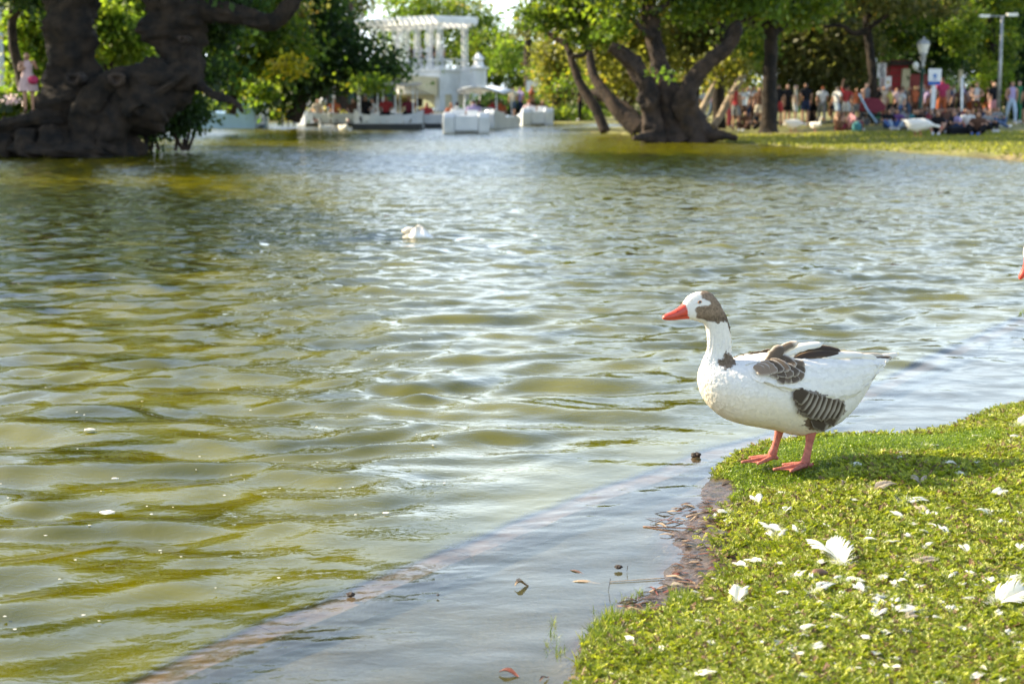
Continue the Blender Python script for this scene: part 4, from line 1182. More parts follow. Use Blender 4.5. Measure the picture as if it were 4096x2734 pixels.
def person(label, loc, pose='stand', shirt='white', bottom=('shorts', 'black'), hair='dark', rz=0.0, h=1.62, skin=1, top='shirt', group=None, hairlen='hair', shoes='white', tilt=0):
    T = get_tpl(pose)
    o = bpy.data.objects.new('person', T['body']); COL.objects.link(o)
    o.location = loc; o.rotation_euler = (0, 0, rz); s = h / 1.70; o.scale = (s * random.uniform(.95, 1.08), s, s)
    props(o, label, 'person', group)
    def setm(ob, m_):
        ob.material_slots[0].link = 'OBJECT'; ob.material_slots[0].material = m_
    setm(o, SKIN[skin])
    def child(name, key, m_):
        if key not in T: return
        c = bpy.data.objects.new(name, T[key]); COL.objects.link(c); c.parent = o; setm(c, m_)
    if top == 'dress':
        child('dress', 'tank', cloth(shirt)); child('skirt', 'skirt', cloth(shirt))
    else:
        child(top, top, cloth(shirt))
        if bottom[0] == 'skirt': child('skirt', 'skirt', cloth(bottom[1]))
        else: child(bottom[0], bottom[0], cloth(bottom[1]))
    if hair in HAIR: child('hair', hairlen, HAIR[hair])
    else: child('hat', 'hair', cloth(hair))
    child('shoe', 'shoe_one', cloth(shoes)); child('shoe', 'shoe_two', cloth(shoes))
    return o

def gpt(x, y):
    p_ = G(x, y, 0.09)
    s = sdist(np.array([p_.x]), np.array([p_.y]), land_poly)[0]
    return (p_.x, p_.y, float(far_h(np.array([max(s, 0.6)]), np.array([p_.x]), np.array([p_.y]))[0]) + 0.005)

CR = 'people standing and strolling on the far lawn'
SE = 'people sitting on the far lawn'
standing = [
    # x, y(feet), label, kwargs
    (1687, 297, 'person in red sleeveless top and grey shorts just left of the straight dark trunk', dict(shirt='red', top='tank', bottom=('shorts', 'grey'), h=1.6, rz=2.6)),
    (1703, 293, 'person in white shirt looking at a phone behind the one in red', dict(shirt='white', pose='phone', bottom=('trousers', 'brown'), rz=.4)),
    (1714, 291, 'person in light blue shirt close to the straight trunk on its left', dict(shirt='lightblue', bottom=('trousers', 'navy'), hair='brown', h=1.6)),
    (1740, 290, 'person in brown top half hidden by the straight trunk', dict(shirt='brown', bottom=('shorts', 'cream'), h=1.58)),
    (1672, 291, 'person in pale grey top between the slanting trunks and the one in red', dict(shirt='grey', bottom=('trousers', 'wine'), h=1.5)),
    (1652, 287, 'person in purple top behind the pale slanting trunk', dict(shirt='purple', bottom=('trousers', 'teal'), hair='grey', h=1.4)),
    (1784, 291, 'person in black shirt and bright red shorts right of the straight trunk', dict(shirt='black', bottom=('shorts', 'red'), h=1.66, rz=2.8)),
    (1804, 290, 'person in black tee with a grey print and black shorts', dict(shirt='black', bottom=('shorts', 'black'), h=1.64, skin=0, rz=.1)),
    (1823, 291, 'person in white cap and long cream top facing the ones in black', dict(shirt='cream', bottom=('shorts', 'white'), hair='white', h=1.60, rz=1.4, skin=0)),
    (1846, 290, 'person in black shirt and navy shorts, rightmost of the four near the trunk', dict(shirt='black', bottom=('shorts', 'navy'), h=1.66, rz=3.3)),
    (1884, 288, 'person with ginger hair in white top and grey trousers', dict(shirt='white', bottom=('trousers', 'grey'), hair='ginger', hairlen='long_hair', h=1.52, rz=3.0, pose='walk')),
    (1918, 289, 'person in white tee and light blue shorts walking on the sandy path', dict(shirt='white', bottom=('shorts', 'lightblue'), h=1.5, pose='walk', rz=2.2)),
    (1940, 292, 'person in red and white top with one arm raised', dict(shirt='red', bottom=('shorts', 'white'), pose='arm_up', h=1.55, rz=2.5)),
    (1962, 289, 'blond person in orange top behind the raised arm', dict(shirt='orange', bottom=('shorts', 'grey'), hair='blond', h=1.45)),
    (1985, 289, 'person in white hat and grey vest beside the dark red pushchair', dict(shirt='grey', top='tank', bottom=('trousers', 'grey'), hair='white', h=1.66, skin=0)),
    (2013, 290, 'person in black top in front of the white banner pole', dict(shirt='black', bottom=('trousers', 'green'), h=1.5)),
    (2024, 287, 'fair haired person in cream top beneath the posters', dict(shirt='cream', bottom=('skirt', 'cream'), hair='blond', h=1.5, skin=0)),
    (2038, 290, 'person in yellow shirt below the red panel', dict(shirt='yellow', bottom=('trousers', 'black'), h=1.42)),
    (2054, 288, 'person in pink top with brown hair below the red panel', dict(shirt='palepink', bottom=('trousers', 'black'), hair='brown', h=1.45)),
    (2066, 292, 'person in pink cap, white tee and blue jeans in the thick of the crowd', dict(shirt='white', bottom=('trousers', 'blue'), hair='pink', h=1.38, skin=0)),
    (2082, 288, 'person in dark top left of the lantern post', dict(shirt='black', bottom=('trousers', 'jeans'), h=1.5)),
    (2095, 288, 'blond person in tan top by the lantern post', dict(shirt='orange', bottom=('trousers', 'brown'), hair='blond', hairlen='long_hair', h=1.5, rz=3)),
    (2108, 287, 'person in lilac shirt under the lantern', dict(shirt='lilac', bottom=('trousers', 'black'), h=1.42)),
    (2122, 288, 'person in lilac tee with tan bag between lantern and blue sign', dict(shirt='lilac', bottom=('shorts', 'brown'), hair='brown', h=1.46)),
    (2157, 289, 'person in magenta shirt and orange shorts right of the blue and white sign', dict(shirt='magenta', bottom=('trousers', 'orange'), h=1.86, rz=3.1, hair='brown')),
    (2179, 290, 'person in dark top behind the seated group right of the magenta shirt', dict(shirt='navy', bottom=('trousers', 'black'), h=1.5)),
    (2199, 287, 'person in brown top near the white pole', dict(shirt='brown', bottom=('trousers', 'black'), h=1.45)),
    (2222, 287, 'person with blond hair in peach top right of the white pole', dict(shirt='palepink', bottom=('shorts', 'orange'), hair='blond', h=1.5)),
    (2236, 288, 'person in white vest with bare arms holding a small child', dict(shirt='white', top='tank', bottom=('shorts', 'brown'), pose='child_held', h=1.64, skin=0)),
    (2250, 286, 'person in orange top behind the white vest', dict(shirt='orange', bottom=('shorts', 'grey'), h=1.6, pose='phone')),
    (2276, 289, 'person in black tee with white print in front of the thin pole', dict(shirt='black', bottom=('shorts', 'pink'), h=1.66, rz=.2, skin=0)),
    (2262, 288, 'dark haired person shading the eyes with one arm', dict(shirt='brown', bottom=('shorts', 'orange'), pose='arm_up', h=1.5)),
    (2317, 292, 'person in lilac vest and pale loose trousers walking toward the pond', dict(shirt='lilac', top='tank', bottom=('trousers', 'lightblue'), pose='walk', h=1.68, hair='brown', rz=.1)),
    (2333, 288, 'person in green tee behind the one in the lilac vest', dict(shirt='green', bottom=('trousers', 'green'), h=1.7, hair='grey', skin=0)),
    (2351, 291, 'person in black tee and shorts at the edge of the lawn beside the green tee', dict(shirt='black', bottom=('shorts', 'black'), h=1.72, hair='grey')),
    (1612, 285, 'person in white on the slope behind the split trunk', dict(shirt='white', bottom=('trousers', 'white'), h=1.5)),
]
for x, y, lb, kw in standing:
    kw = dict(kw); kw.setdefault('rz', random.uniform(-3, 3))
    person(lb, gpt(x, y), group=CR, **kw)
seated = [
    (1728, 298, 'person in black sitting at the foot of the straight trunk', dict(shirt='black', bottom=('trousers', 'black'), rz=1.2)),
    (1712, 299, 'person in brown sitting close beside the straight trunk', dict(shirt='brown', bottom=('trousers', 'brown'), rz=-.6)),
    (1925, 306, 'person with bare tan back sitting left of the turquoise bag', dict(shirt='brown', top='tank', bottom=('shorts', 'wine'), rz=2.6)),
    (1948, 306, 'black haired person in pink sitting beside the turquoise bag', dict(shirt='pink', bottom=('trousers', 'wine'), hairlen='long_hair', rz=1.9)),
    (2035, 303, 'person in black sitting with blue jeans knees up beneath the posters', dict(shirt='black', bottom=('trousers', 'blue'), rz=.2)),
    (2056, 303, 'person in purple sitting in pale jeans beneath the red panel', dict(shirt='purple', bottom=('trousers', 'lightblue'), rz=-.3)),
    (2088, 305, 'person in teal sitting behind the white goose', dict(shirt='teal', bottom=('trousers', 'black'), rz=.8)),
    (2106, 305, 'person in black sitting just above the back of the white goose', dict(shirt='black', bottom=('trousers', 'black'), rz=-.8)),
    (2124, 307, 'person in wine red sitting behind the head of the white goose', dict(shirt='wine', bottom=('trousers', 'black'), hair='brown', rz=1.4)),
    (2136, 300, 'person in white sitting under the blue and white sign', dict(shirt='white', bottom=('shorts', 'grey'), rz=2)),
    (2150, 316, 'person in black tee and green cap sitting with bare legs in front', dict(shirt='black', bottom=('shorts', 'black'), hair='green', rz=-.4, h=1.6, pose='sit')),
    (2176, 313, 'person in dark top sitting right of the green cap', dict(shirt='black', bottom=('trousers', 'navy'), rz=1.0)),
    (2192, 313, 'person in lilac and navy sitting beside the black bag', dict(shirt='lilac', bottom=('trousers', 'navy'), rz=-.9)),
    (2218, 307, 'person in white top with orange wrap sitting behind the black bag', dict(shirt='white', bottom=('shorts', 'orange'), rz=-.3, hair='grey')),
    (2243, 317, 'person in dark top with bright blue shoes sitting right of the black bag', dict(shirt='brown', bottom=('trousers', 'black'), shoes='blue', rz=-.5)),
    (2258, 310, 'person in grey sitting rightmost of the seated groups', dict(shirt='grey', bottom=('trousers', 'black'), rz=.5)),
]
for x, y, lb, kw in seated:
    kw = dict(kw); kw.setdefault('pose', 'sit'); kw.setdefault('h', 1.55)
    person(lb, gpt(x, y), group=SE, **kw)
cols_ = list(COLORS)
BG = 'blurred strollers far back beneath the trees'
k_ = 0
for x in [1480, 1492, 1503, 1515, 1440, 1428, 1635, 1645, 1872, 1902, 1932, 1955, 1975, 2001, 2046, 2075, 2088, 2103, 2134, 2170, 2186, 2210, 2228, 2243, 2268, 2288, 2302, 1330, 1222, 1180, 1195]:
    k_ += 1
    person('small blurred figure among the strollers far back beneath the trees', gpt(x + random.uniform(-3, 3), random.uniform(271, 279) if x > 1550 else 276), pose=random.choice(['stand', 'walk', 'phone']),
           shirt=random.choice(['white', 'lilac', 'black', 'palepink', 'lightblue', 'orange', 'grey', 'red', 'cream']), bottom=(random.choice(['shorts', 'trousers']), random.choice(['black', 'jeans', 'cream', 'brown', 'navy'])),
           hair=random.choice(['dark', 'brown', 'blond']), rz=random.uniform(-3, 3), h=random.uniform(1.5, 1.75), skin=random.choice([0, 1, 1, 2]), group=BG)

for i in range(50):
    x = random.choice([random.uniform(2000, 2280), random.uniform(2000, 2280), random.uniform(1690, 1980)])
    person('indistinct figure standing packed in the middle of the lawn crowd', gpt(x, random.uniform(281, 287.5)), pose=random.choice(['stand', 'stand', 'phone', 'walk']),
           shirt=random.choice(['white', 'lilac', 'black', 'black', 'palepink', 'navy', 'brown', 'grey', 'wine', 'cream']), bottom=(random.choice(['shorts', 'trousers']), random.choice(['black', 'jeans', 'brown', 'navy', 'brown'])),
           hair=random.choice(['dark', 'brown', 'blond', 'dark']), rz=random.uniform(-3, 3), h=random.uniform(1.3, 1.62), skin=random.choice([0, 1, 1, 2]), group='figures packed in the lawn crowd')
for i in range(26):
    x = random.uniform(2020, 2290)
    person('indistinct figure in dark clothes sitting low in the lawn crowd', gpt(x, random.uniform(296, 304)), pose=random.choice(['sit', 'sit_lean']),
           shirt=random.choice(['black', 'navy', 'brown', 'grey', 'wine']), bottom=('trousers', random.choice(['black', 'jeans'])), rz=random.uniform(-3, 3), h=1.55, skin=random.choice([1, 2]), group='figures sitting low in the lawn crowd')
# girl on the roots at the left
gp = P(68, 258, 34.1)
person('girl in a pink dress standing on the sunlit root with her arms folded', (gp.x, gp.y, gp.z), pose='phone', shirt='palepink', top='dress', hair='dark', rz=.5, h=1.42, shoes='brown', hairlen='hair')
mb = MB(); q = P(76, 182, 33.75); mb.lathe((q.x, q.y, q.z - .12), [(.05, 0), (.12, .05), (.13, .14), (.05, .2)], 10)
props(mb.build('bag', cloth('magenta'), smooth=True), 'small bright magenta bag held by the girl in the pink dress', 'bag')

# people on the balcony
for i, (x, sh, lb) in enumerate([(918, 'brown', 'person in brown on the pavilion balcony, first from its left end'), (930, 'navy', 'person in navy on the pavilion balcony'), (946, 'white', 'person in white leaning on the pavilion balcony'),
                                 (960, 'lightblue', 'person in pale blue on the pavilion balcony beside the one in white'), (975, 'black', 'person in black on the pavilion balcony near the middle columns'), (1002, 'cream', 'person in cream on the pavilion balcony near its corner')]):
    b_ = (1009 - x) * UP / math.sin(A)
    v = Vector(pav.location) + Vector(L3(0.7, max(0.5, b_), z_fl + 0.14))
    person(lb, v, shirt=sh, rz=A + math.pi * 1.5 + 3.14 / 2 * 0, bottom=('trousers', 'jeans'), h=1.65, group='people on the pavilion balcony', skin=i % 2)

# ------------------------------------------------------------------ boats
def pedal_boat(label, loc, rz, hull='boat_white', canopy=False, group='pedal boats on the pond', w=1.55, l=2.7, name='pedal_boat'):
    root = empty(name, loc, rz); props(root, label, 'pedal boat', group)
    for s in (-1, 1):
        mb = MB(); x0 = s * (w / 2 - .2)
        mb.prism([(-l / 2, .02), (-l / 2 + .1, -.15), (l / 2 - .35, -.15), (l / 2, .22), (l / 2 - .1, .42), (l / 4, .46), (-.1, .42), (-.45, .62), (-l / 2 + .1, .74), (-l / 2 - .02, .55)], 'x', x0 - .2, x0 + .2)
        mb.build('side_float', M[hull], root, bevel=.05, smooth=False)
    MB().box((0, -.1, .12), (w - .8, l - .5, .2)).build('floor', M[hull], root)
    mb = MB(); mb.prism([(l / 2 - .75, .1), (l / 2 - .25, .1), (l / 2 - .08, .42), (l / 2 - .5, .5)], 'x', -w / 2 + .405, w / 2 - .405); mb.build('bow_deck', M[hull], root, bevel=.03)
    MB().box((0, -l / 2 + .14, .33), (w - .81, .24, .55)).build('stern', M[hull], root, bevel=.04)
    for s in (-1, 1):
        mb = MB(); mb.box((s * .24, -.35, .34), (.42, .42, .1)).box((s * .24, -.60, .58), (.42, .08, .42)); mb.build('seat', M['boat_white'], root, bevel=.02)
    MB().box((0, .02, -.02), (w * .96, l * .94, .07)).build('keel_slab', M['dark_trim'], root)  # flat dark slab across the hull at the waterline
    for s in (-1, 1):
        MB().tube([(s * .2, .35, .2), (s * .2, .45, .42), (s * .2, .55, .3)], .025, 6).build('pedal', M['dark_trim'], root)
    MB().tube([(0, 0, .25), (0, .05, .62), (.09, .05, .66)], .02, 6).build('tiller', M['dark_trim'], root)
    if canopy:
        for sx_ in (-1, 1):
            for sy in (-1, 1):
                MB().tube([(sx_ * (w / 2 - .12), sy * .75 - .1, .5), (sx_ * (w / 2 - .16), sy * .7 - .1, 1.42)], .028, 6).build('post', M['boat_white'], root)
        vs = []; nx = 7; ny = 9
        for i in range(nx):
            for j in range(ny):
                a = (i / (nx - 1) - .5) * 2; b_ = (j / (ny - 1) - .5) * 2
                vs.append((a * w * .52, b_ * 1.15 - .1, 1.42 + .2 * (1 - a * a) + .05 * math.sin(b_ * 5)))
        fs = grid_faces(nx, ny).tolist()
        n0 = len(vs); vs += [(x, y, z - .07) for x, y, z in vs]; fs += [tuple(reversed([i + n0 for i in f])) for f in fs]
        edge = [i * ny for i in range(nx)] + [(nx - 1) * ny + j for j in range(1, ny)] + [i * ny + ny - 1 for i in range(nx - 2, -1, -1)] + [j for j in range(ny - 2, 0, -1)]
        for a_, b_ in zip(edge, edge[1:] + edge[:1]): fs.append((a_, b_, b_ + n0, a_ + n0))
        mb = MB(); mb.add(vs, fs); mb.build('canopy', M['boat_white'], root, smooth=True)
    return root
def in_boat(root, dx, dy, dz, label, **kw):
    v = Matrix.Rotation(root.rotation_euler.z, 3, 'Z') @ Vector((dx, dy, dz)) + Vector(root.location)
    kw.setdefault('pose', 'sit_boat'); kw.setdefault('h', 1.62)
    person(label, v, rz=root.rotation_euler.z + math.pi + kw.pop('turn', 0), group='people in the boats', **kw)

def boat_at(x, y): p_ = G(x, y, 0); return (p_.x, p_.y, 0.02)
pb = pedal_boat('white pedal boat seen from behind with two people, centre of the pond', boat_at(1067, 303), R(4), w=1.66)
in_boat(pb, -.30, -.38, -.02, 'person with long dark hair in the left seat of the nearest pedal boat', shirt='white', bottom=('shorts', 'navy'), hairlen='long_hair', hair='dark', h=1.6)
in_boat(pb, .30, -.38, .0, 'person in lilac blue tee in the right seat of the nearest pedal boat', shirt='lilac', bottom=('shorts', 'grey'), h=1.68, skin=0)
pb2 = pedal_boat('white pedal boat with a curved white canopy behind the nearest one', boat_at(1122, 293), R(-24), canopy=True, w=1.7)
in_boat(pb2, -.32, -.3, .0, 'person in black in the canopied pedal boat', shirt='black', bottom=('shorts', 'black'))
in_boat(pb2, .30, -.3, .0, 'person in red and orange life jacket in the canopied pedal boat', shirt='red', bottom=('shorts', 'orange'))
in_boat(pb2, .34, .35, -.02, 'person in orange at the bow of the canopied pedal boat', shirt='orange', bottom=('shorts', 'grey'), hair='brown', turn=.4)
pb3 = pedal_boat('small white pedal boat with two people beside the shrubs, farthest on the right', boat_at(1227, 287), R(6), w=1.36, l=2.2)
in_boat(pb3, -.30, -.3, -.05, 'person in peach top at the left of the farthest pedal boat', shirt='palepink', bottom=('shorts', 'grey'), hair='ginger')
in_boat(pb3, .30, -.3, -.05, 'person in dark top at the right of the farthest pedal boat', shirt='brown', bottom=('shorts', 'black'), hair='blond')
pb4 = pedal_boat('pale blue pedal boat half hidden by the gnarled roots on the left', boat_at(524, 293), R(82), hull='boat_blue', w=1.6, l=2.6)
pb4.scale = (1.15, 1.1, 1.4)
in_boat(pb4, .1, -.2, -.1, 'person in dark top in the pale blue pedal boat', shirt='black', bottom=('shorts', 'navy'))

def tour_boat(label, loc, rz, l, w, roof, roofm, name='tour_boat', hullm='boat_white'):
    root = empty(name, loc, rz); props(root, label, 'boat', 'covered tour boats by the pavilion')
    xs = np.linspace(-l / 2, l / 2, 13); vs = []
    for x in xs:
        t_ = abs(x) / (l / 2); ww = w / 2 * (1 - t_ ** 5 * .8); kk = .22 * t_ ** 4
        for yy, z in ((-1, .5 + kk), (-.96, .0), (-.6, -.25 + kk), (.6, -.25 + kk), (.96, .0), (1, .5 + kk)):
            vs.append((x, yy * ww, z))
        for yy, z in ((.88, .5 + kk), (.84, .12), (-.84, .12), (-.88, .5 + kk)):
            vs.append((x, yy * ww, z))
    fs = grid_faces(13, 10, True).tolist() + [list(range(10)), [12 * 10 + k for k in range(9, -1, -1)]]
    mb = MB(); mb.add(vs, fs); mb.build('hull', M[hullm], root, smooth=False)
    for s in (-1, 1): MB().box((0, s * (w / 2 + .01), .02), (l * .8, .05, .14)).build('rubbing_strake', M['dark_trim'], root)
    for k in range(4): MB().box((-l * .3 + k * l * .2, 0, .35), (.35, w * .78, .08)).build('bench', M['canvas'], root)
    if roof:
        for k in range(4):
            for s in (-1, 1):
                x = -l * .38 + k * l * .253
                MB().tube([(x, s * w * .42, .45), (x, s * w * .42, 1.62)], .03, 6).build('post', M['boat_white'], root)
        mb = MB(); n = 9; pts = [(-l * .44 + i * l * .88 / (n - 1), 1.64 + .03 * math.sin(i * 1.7)) for i in range(n)]
        mb.prism(pts + [(x, z + .12) for x, z in reversed(pts)], 'y', -w * .52, w * .52); mb.build('roof', M[roofm], root)
    return root
tb = tour_boat('long cream roofed tour boat with passengers, moored left of the grey canopied one', (P(795, 280, 62).x, 62, .03), R(4), 4.2, 1.6, True, 'white_paint')
for k, (dx, sh, lb) in enumerate([(-1.2, 'cream', 'passenger in cream at the left end of the cream roofed boat'), (-.5, 'orange', 'passenger in orange in the cream roofed boat'), (.3, 'brown', 'passenger in brown in the cream roofed boat'), (1.1, 'white', 'passenger in white at the right end of the cream roofed boat')]):
    in_boat(tb, dx, -.2, .0, lb, shirt=sh, bottom=('trousers', 'brown'), turn=math.pi)
tb2 = tour_boat('boat with a wavy grey canvas canopy and a dark hull base', (P(893, 292, 57).x, 57, .05), R(-3), 2.75, 1.6, True, 'canvas', hullm='boat_white')
MB().box((0, -.03, -.0), (2.7, 1.5, .34)).build('hull_base', M['dark_trim'], tb2)
for k, (dx, sh, lb) in enumerate([(-.9, 'black', 'passenger in black at the left under the grey canopy'), (-.1, 'red', 'passenger in red in the middle under the grey canopy'), (.8, 'wine', 'passenger in wine red at the right under the grey canopy')]):
    in_boat(tb2, dx, -.1, .12, lb, shirt=sh, bottom=('trousers', 'black'), turn=math.pi)
tb3 = tour_boat('open long white boat in front of the pavilion arches', (P(985, 285, 59).x, 59, .05), R(2), 3.9, 1.5, False, 'canvas')
MB().box((.1, -.02, -.02), (3.4, 1.42, .3)).build('hull_base', M['dark_trim'], tb3)
MB().box((-1.45, -.79, .33), (.3, .05, .26)).build('blue_patch', M['blue_paint'], tb3)
for dx, sh, lb in [(-.1, 'red', 'passenger in red at the middle of the open white boat'), (.9, 'orange', 'passenger in an orange vest at the right of the open white boat')]:
    in_boat(tb3, dx, 0, -.15, lb, shirt=sh, bottom=('trousers', 'black'), turn=math.pi)
# round white float ball and buoys by the cream boat
for x, y, r, lb in [(741, 233, 9, 'large round white float beside the cream roofed boat'), (752, 250, 5, 'small white float hanging below the large round one'), (760, 262, 6, 'lowest white float near the bow of the cream roofed boat')]:
    c = P(x, y, 60); mb = MB(); rr = r * U(60)
    mb.lathe((c.x, c.y, c.z), [(rr * math.sin(math.pi * i / 8) + .001, -rr * math.cos(math.pi * i / 8)) for i in range(9)], 12)
    mb.tube([(c.x, c.y, c.z), (c.x + .05, c.y, 0.05)], .02, 5)
    props(mb.build('float_ball', M['boat_white'], smooth=True), lb, 'float', 'white floats by the cream roofed boat')

# slim wooden stakes of the low fence on the left-centre shore
fr = empty('stake_fence'); props(fr, 'low fence of thin dark stakes on the sunny grass left of the cream boat', 'fence')
for k in range(12):
    q = P(648 + k * 13, 279, 62); MB().box((q.x, 62, .32), (.06, .06, .72)).build('stake', M['dark_trim'], fr)
MB().box(((P(648, 270, 62).x + P(791, 270, 62).x) / 2, 62.05, .6), (P(791, 270, 62).x - P(648, 270, 62).x, .03, .04)).build('rail', M['dark_trim'], fr)
q = G(341, 352); props(MB().tube([(q.x, q.y - .2, -.4), (q.x + .02, q.y - .2, P(341, 150, q.y).z)], .045, 7).build('water_pole', M['bark_dark']), 'thin dark pole standing in the pond beside the gnarled roots', 'pole')
q0 = G(215, 352); q1 = G(338, 348)
props(MB().box(((q0.x + q1.x) / 2, q0.y - .35, .04), (q1.x - q0.x, .45, .16)).build('stone_ledge', M['bark_mid'], bevel=.02), 'low dark stone ledge at the waterline below the gnarled tree', 'ledge')

# cream column at the left edge
YC = 43.0; q = P(5, 215, YC); u = U(YC)
col_ = empty('garden_column', (q.x, YC, 0)); props(col_, 'tall cream painted column with a capital at the left edge', 'column')
MB().lathe((0, 0, 0), [(12 * u, 0), (12 * u, .2), (9.5 * u, .3), (9 * u, 1.2), (8.5 * u, P(0, 25, YC).z)], 14).build('shaft', M['white_paint'], col_, smooth=True)
zt = P(0, 24, YC).z
MB().box((0, 0, zt + .12), (24 * u, 24 * u, .2)).box((0, 0, zt + .36), (28 * u, 28 * u, .24)).box((0, 0, zt + 1.0), (22 * u, 22 * u, 1.1)).build('capital', M['white_paint'], col_, bevel=.03)

# ------------------------------------------------------------------ lantern, signs, poles
YLm = 56.0; u = U(YLm); q = P(2113, 215, YLm)
lp = empty('street_lantern', (q.x, YLm, 0.09)); props(lp, 'old style lantern with white glass on a green iron post', 'street lamp')
def zl(y): return P(2113, y, YLm).z - 0.09
MB().lathe((0, 0, 0), [(.22, 0), (.22, .15), (.13, .3), (.09, .8), (.07, 1.4), (.065, zl(165)), (.1, zl(162)), (.06, zl(158))], 12).build('post', M['iron_green'], lp, smooth=True)
MB().lathe((0, 0, 0), [(.05, zl(158)), (.09, zl(150)), (.06, zl(145)), (.13, zl(135)), (.1, zl(128)), (.16, zl(122))], 12).build('bracket', M['metal_grey'], lp, smooth=True)
MB().lathe((0, 0, 0), [(.16, zl(121.8)), (.25, zl(102)), (.24, zl(101))], 8).build('glass', M['lamp_glass'], lp)
MB().lathe((0, 0, 0), [(.27, zl(100.8)), (.2, zl(94)), (.07, zl(90)), (.06, zl(87)), (.01, zl(84))], 8).build('cap', M['metal_grey'], lp)
for s, yy in ((-1, 157), (-1.1, 160)):
    pass
c = (-.26, 0, zl(152)); MB().lathe(c, [(.02, -.16), (.11, -.08), (.13, .02), (.09, .12), (.02, .17)], 10).tube([(-.26, 0, zl(160)), (-.1, 0, zl(164)), (0, 0, zl(166))], .02, 6).build('small_globe', M['lamp_glass'], lp, smooth=True)

YS = 54.0; u = U(YS)
sg = empty('sign_board', (P(2141, 240, YS).x, YS, 0.09)); props(sg, 'white square sign with a blue round symbol and blue band on a white post', 'sign')
def zs(y): return P(2141, y, YS).z - 0.09
MB().box((0, 0.06, zs(230) / 2 + .4), (.16, .08, zs(170) - 0)).build('post', M['white_paint'], sg)
MB().box((0, 0, (zs(158) + zs(187)) / 2), (29 * u, .05, zs(158) - zs(187))).build('board', M['white_paint'], sg, bevel=.01)
MB().box((0, -.005, (zs(187.3) + zs(195)) / 2), (27 * u, .05, zs(187.3) - zs(195))).build('blue_band', M['blue_paint'], sg)
mb = MB(); vs = []
def disc(mb, cx, cz, r, y=-.03, n=20, sy=1.0):
    v0 = [(cx + r * math.cos(2 * math.pi * i / n), y, cz + r * sy * math.sin(2 * math.pi * i / n)) for i in range(n)]
    v1 = [(a, y + .012, b) for a, _, b in v0]
    mb.add(v0 + v1, [tuple(range(n))] + [(i, (i + 1) % n, n + (i + 1) % n, n + i) for i in range(n)])
disc(mb, 0, zs(174), 4.6 * u); mb.build('round_symbol', M['blue_paint'], sg)
mb = MB(); disc(mb, 0, zs(182.5), 5.5 * u, sy=.22); mb.build('caption_mark', M['blue_paint'], sg)
mb = MB(); disc(mb, 0, zs(174), 1.7 * u, y=-.045); mb.build('symbol_centre', M['boat_blue'], sg)

def pole(label, x, y0, y1, Y, wu, m_, top=None, name='post', cat='pole'):
    q = P(x, y0, Y); b_ = MB(); zt = P(x, y1, Y).z
    b_.tube([(q.x, Y, 0.05), (P(x, y1, Y).x if top is None else P(top, y1, Y).x, Y, zt)], [wu * U(Y) / 2, wu * U(Y) / 2.6], 10)
    return props(b_.build(name, M[m_], smooth=True), label, cat)
pole('white painted pole standing in the crowd right of the magenta shirt', 2207, 270, 176, 55, 6.5, 'white_paint')
pole('orange brown wooden trunk post behind the white pole', 2204, 270, 160, 62, 12, 'cream_paint', name='wooden_post')
tp = empty('light_mast'); props(tp, 'tall thin grey mast with a short side arm at the upper right', 'lamp post')
YT = 57; b0 = P(2289, 280, YT); t0 = P(2299, 38, YT)
MB().tube([(b0.x, YT, .05), (t0.x, YT, t0.z)], [.09, .06], 8).build('mast', M['metal_grey'], tp, smooth=True)
a1 = P(2258, 37, YT); MB().tube([(t0.x, YT, t0.z), (a1.x, YT, a1.z)], .03, 6).build('arm', M['metal_grey'], tp)
MB().box((a1.x, YT, a1.z), (.4, .2, .1)).build('lamp_head', M['lamp_glass'], tp)
a2 = P(2322, 34, YT); MB().tube([(t0.x, YT, t0.z), (a2.x, YT, a2.z)], .03, 6).build('arm', M['metal_grey'], tp)
MB().box((a2.x, YT, a2.z), (.4, .2, .12)).build('lamp_head', M['lamp_glass'], tp)

YB = 63.0; u = U(YB)
bn = empty('gate_building', (P(2040, 240, YB).x, YB, 0.09)); props(bn, 'red gate building with tan corner pillar behind the posters', 'building')
def bz(y): return P(2040, y, YB).z - .09
def bx(x): return P(x, 200, YB).x - bn.location.x
MB().box(((bx(2036) + bx(2062)) / 2, .5, bz(152) / 2), (bx(2062) - bx(2036), 1.6, bz(152))).build('wall', M['red_brick'], bn)
MB().box(((bx(2062) + bx(2081)) / 2, .3, bz(158) / 2), (bx(2081) - bx(2062), 1.4, bz(158))).build('pillar', M['cream_paint'], bn, bevel=.03)
MB().box(((bx(2081.5) + bx(2150)) / 2, 1.6, bz(170) / 2), (bx(2150) - bx(2081.5), 1.2, bz(170))).build('side_wall', M['red_brick'], bn)
MB().box(((bx(2030) + bx(2085)) / 2, .4, bz(151.5) + .12), (bx(2085) - bx(2030), 2.0, .22)).build('roof', M['bark_mid'], bn)
mb = MB()
for k in range(5):
    for j in range(9):
        mb.box((bx(2040) + k * .16, -.31, .7 + j * .24), (.11, .02, .16))
mb.build('brickwork_panel', M['red_cloth'], bn)
pole('cream white banner pole left of the posters', 2008, 260, 134, 61, 8.5, 'white_paint', name='banner_pole')
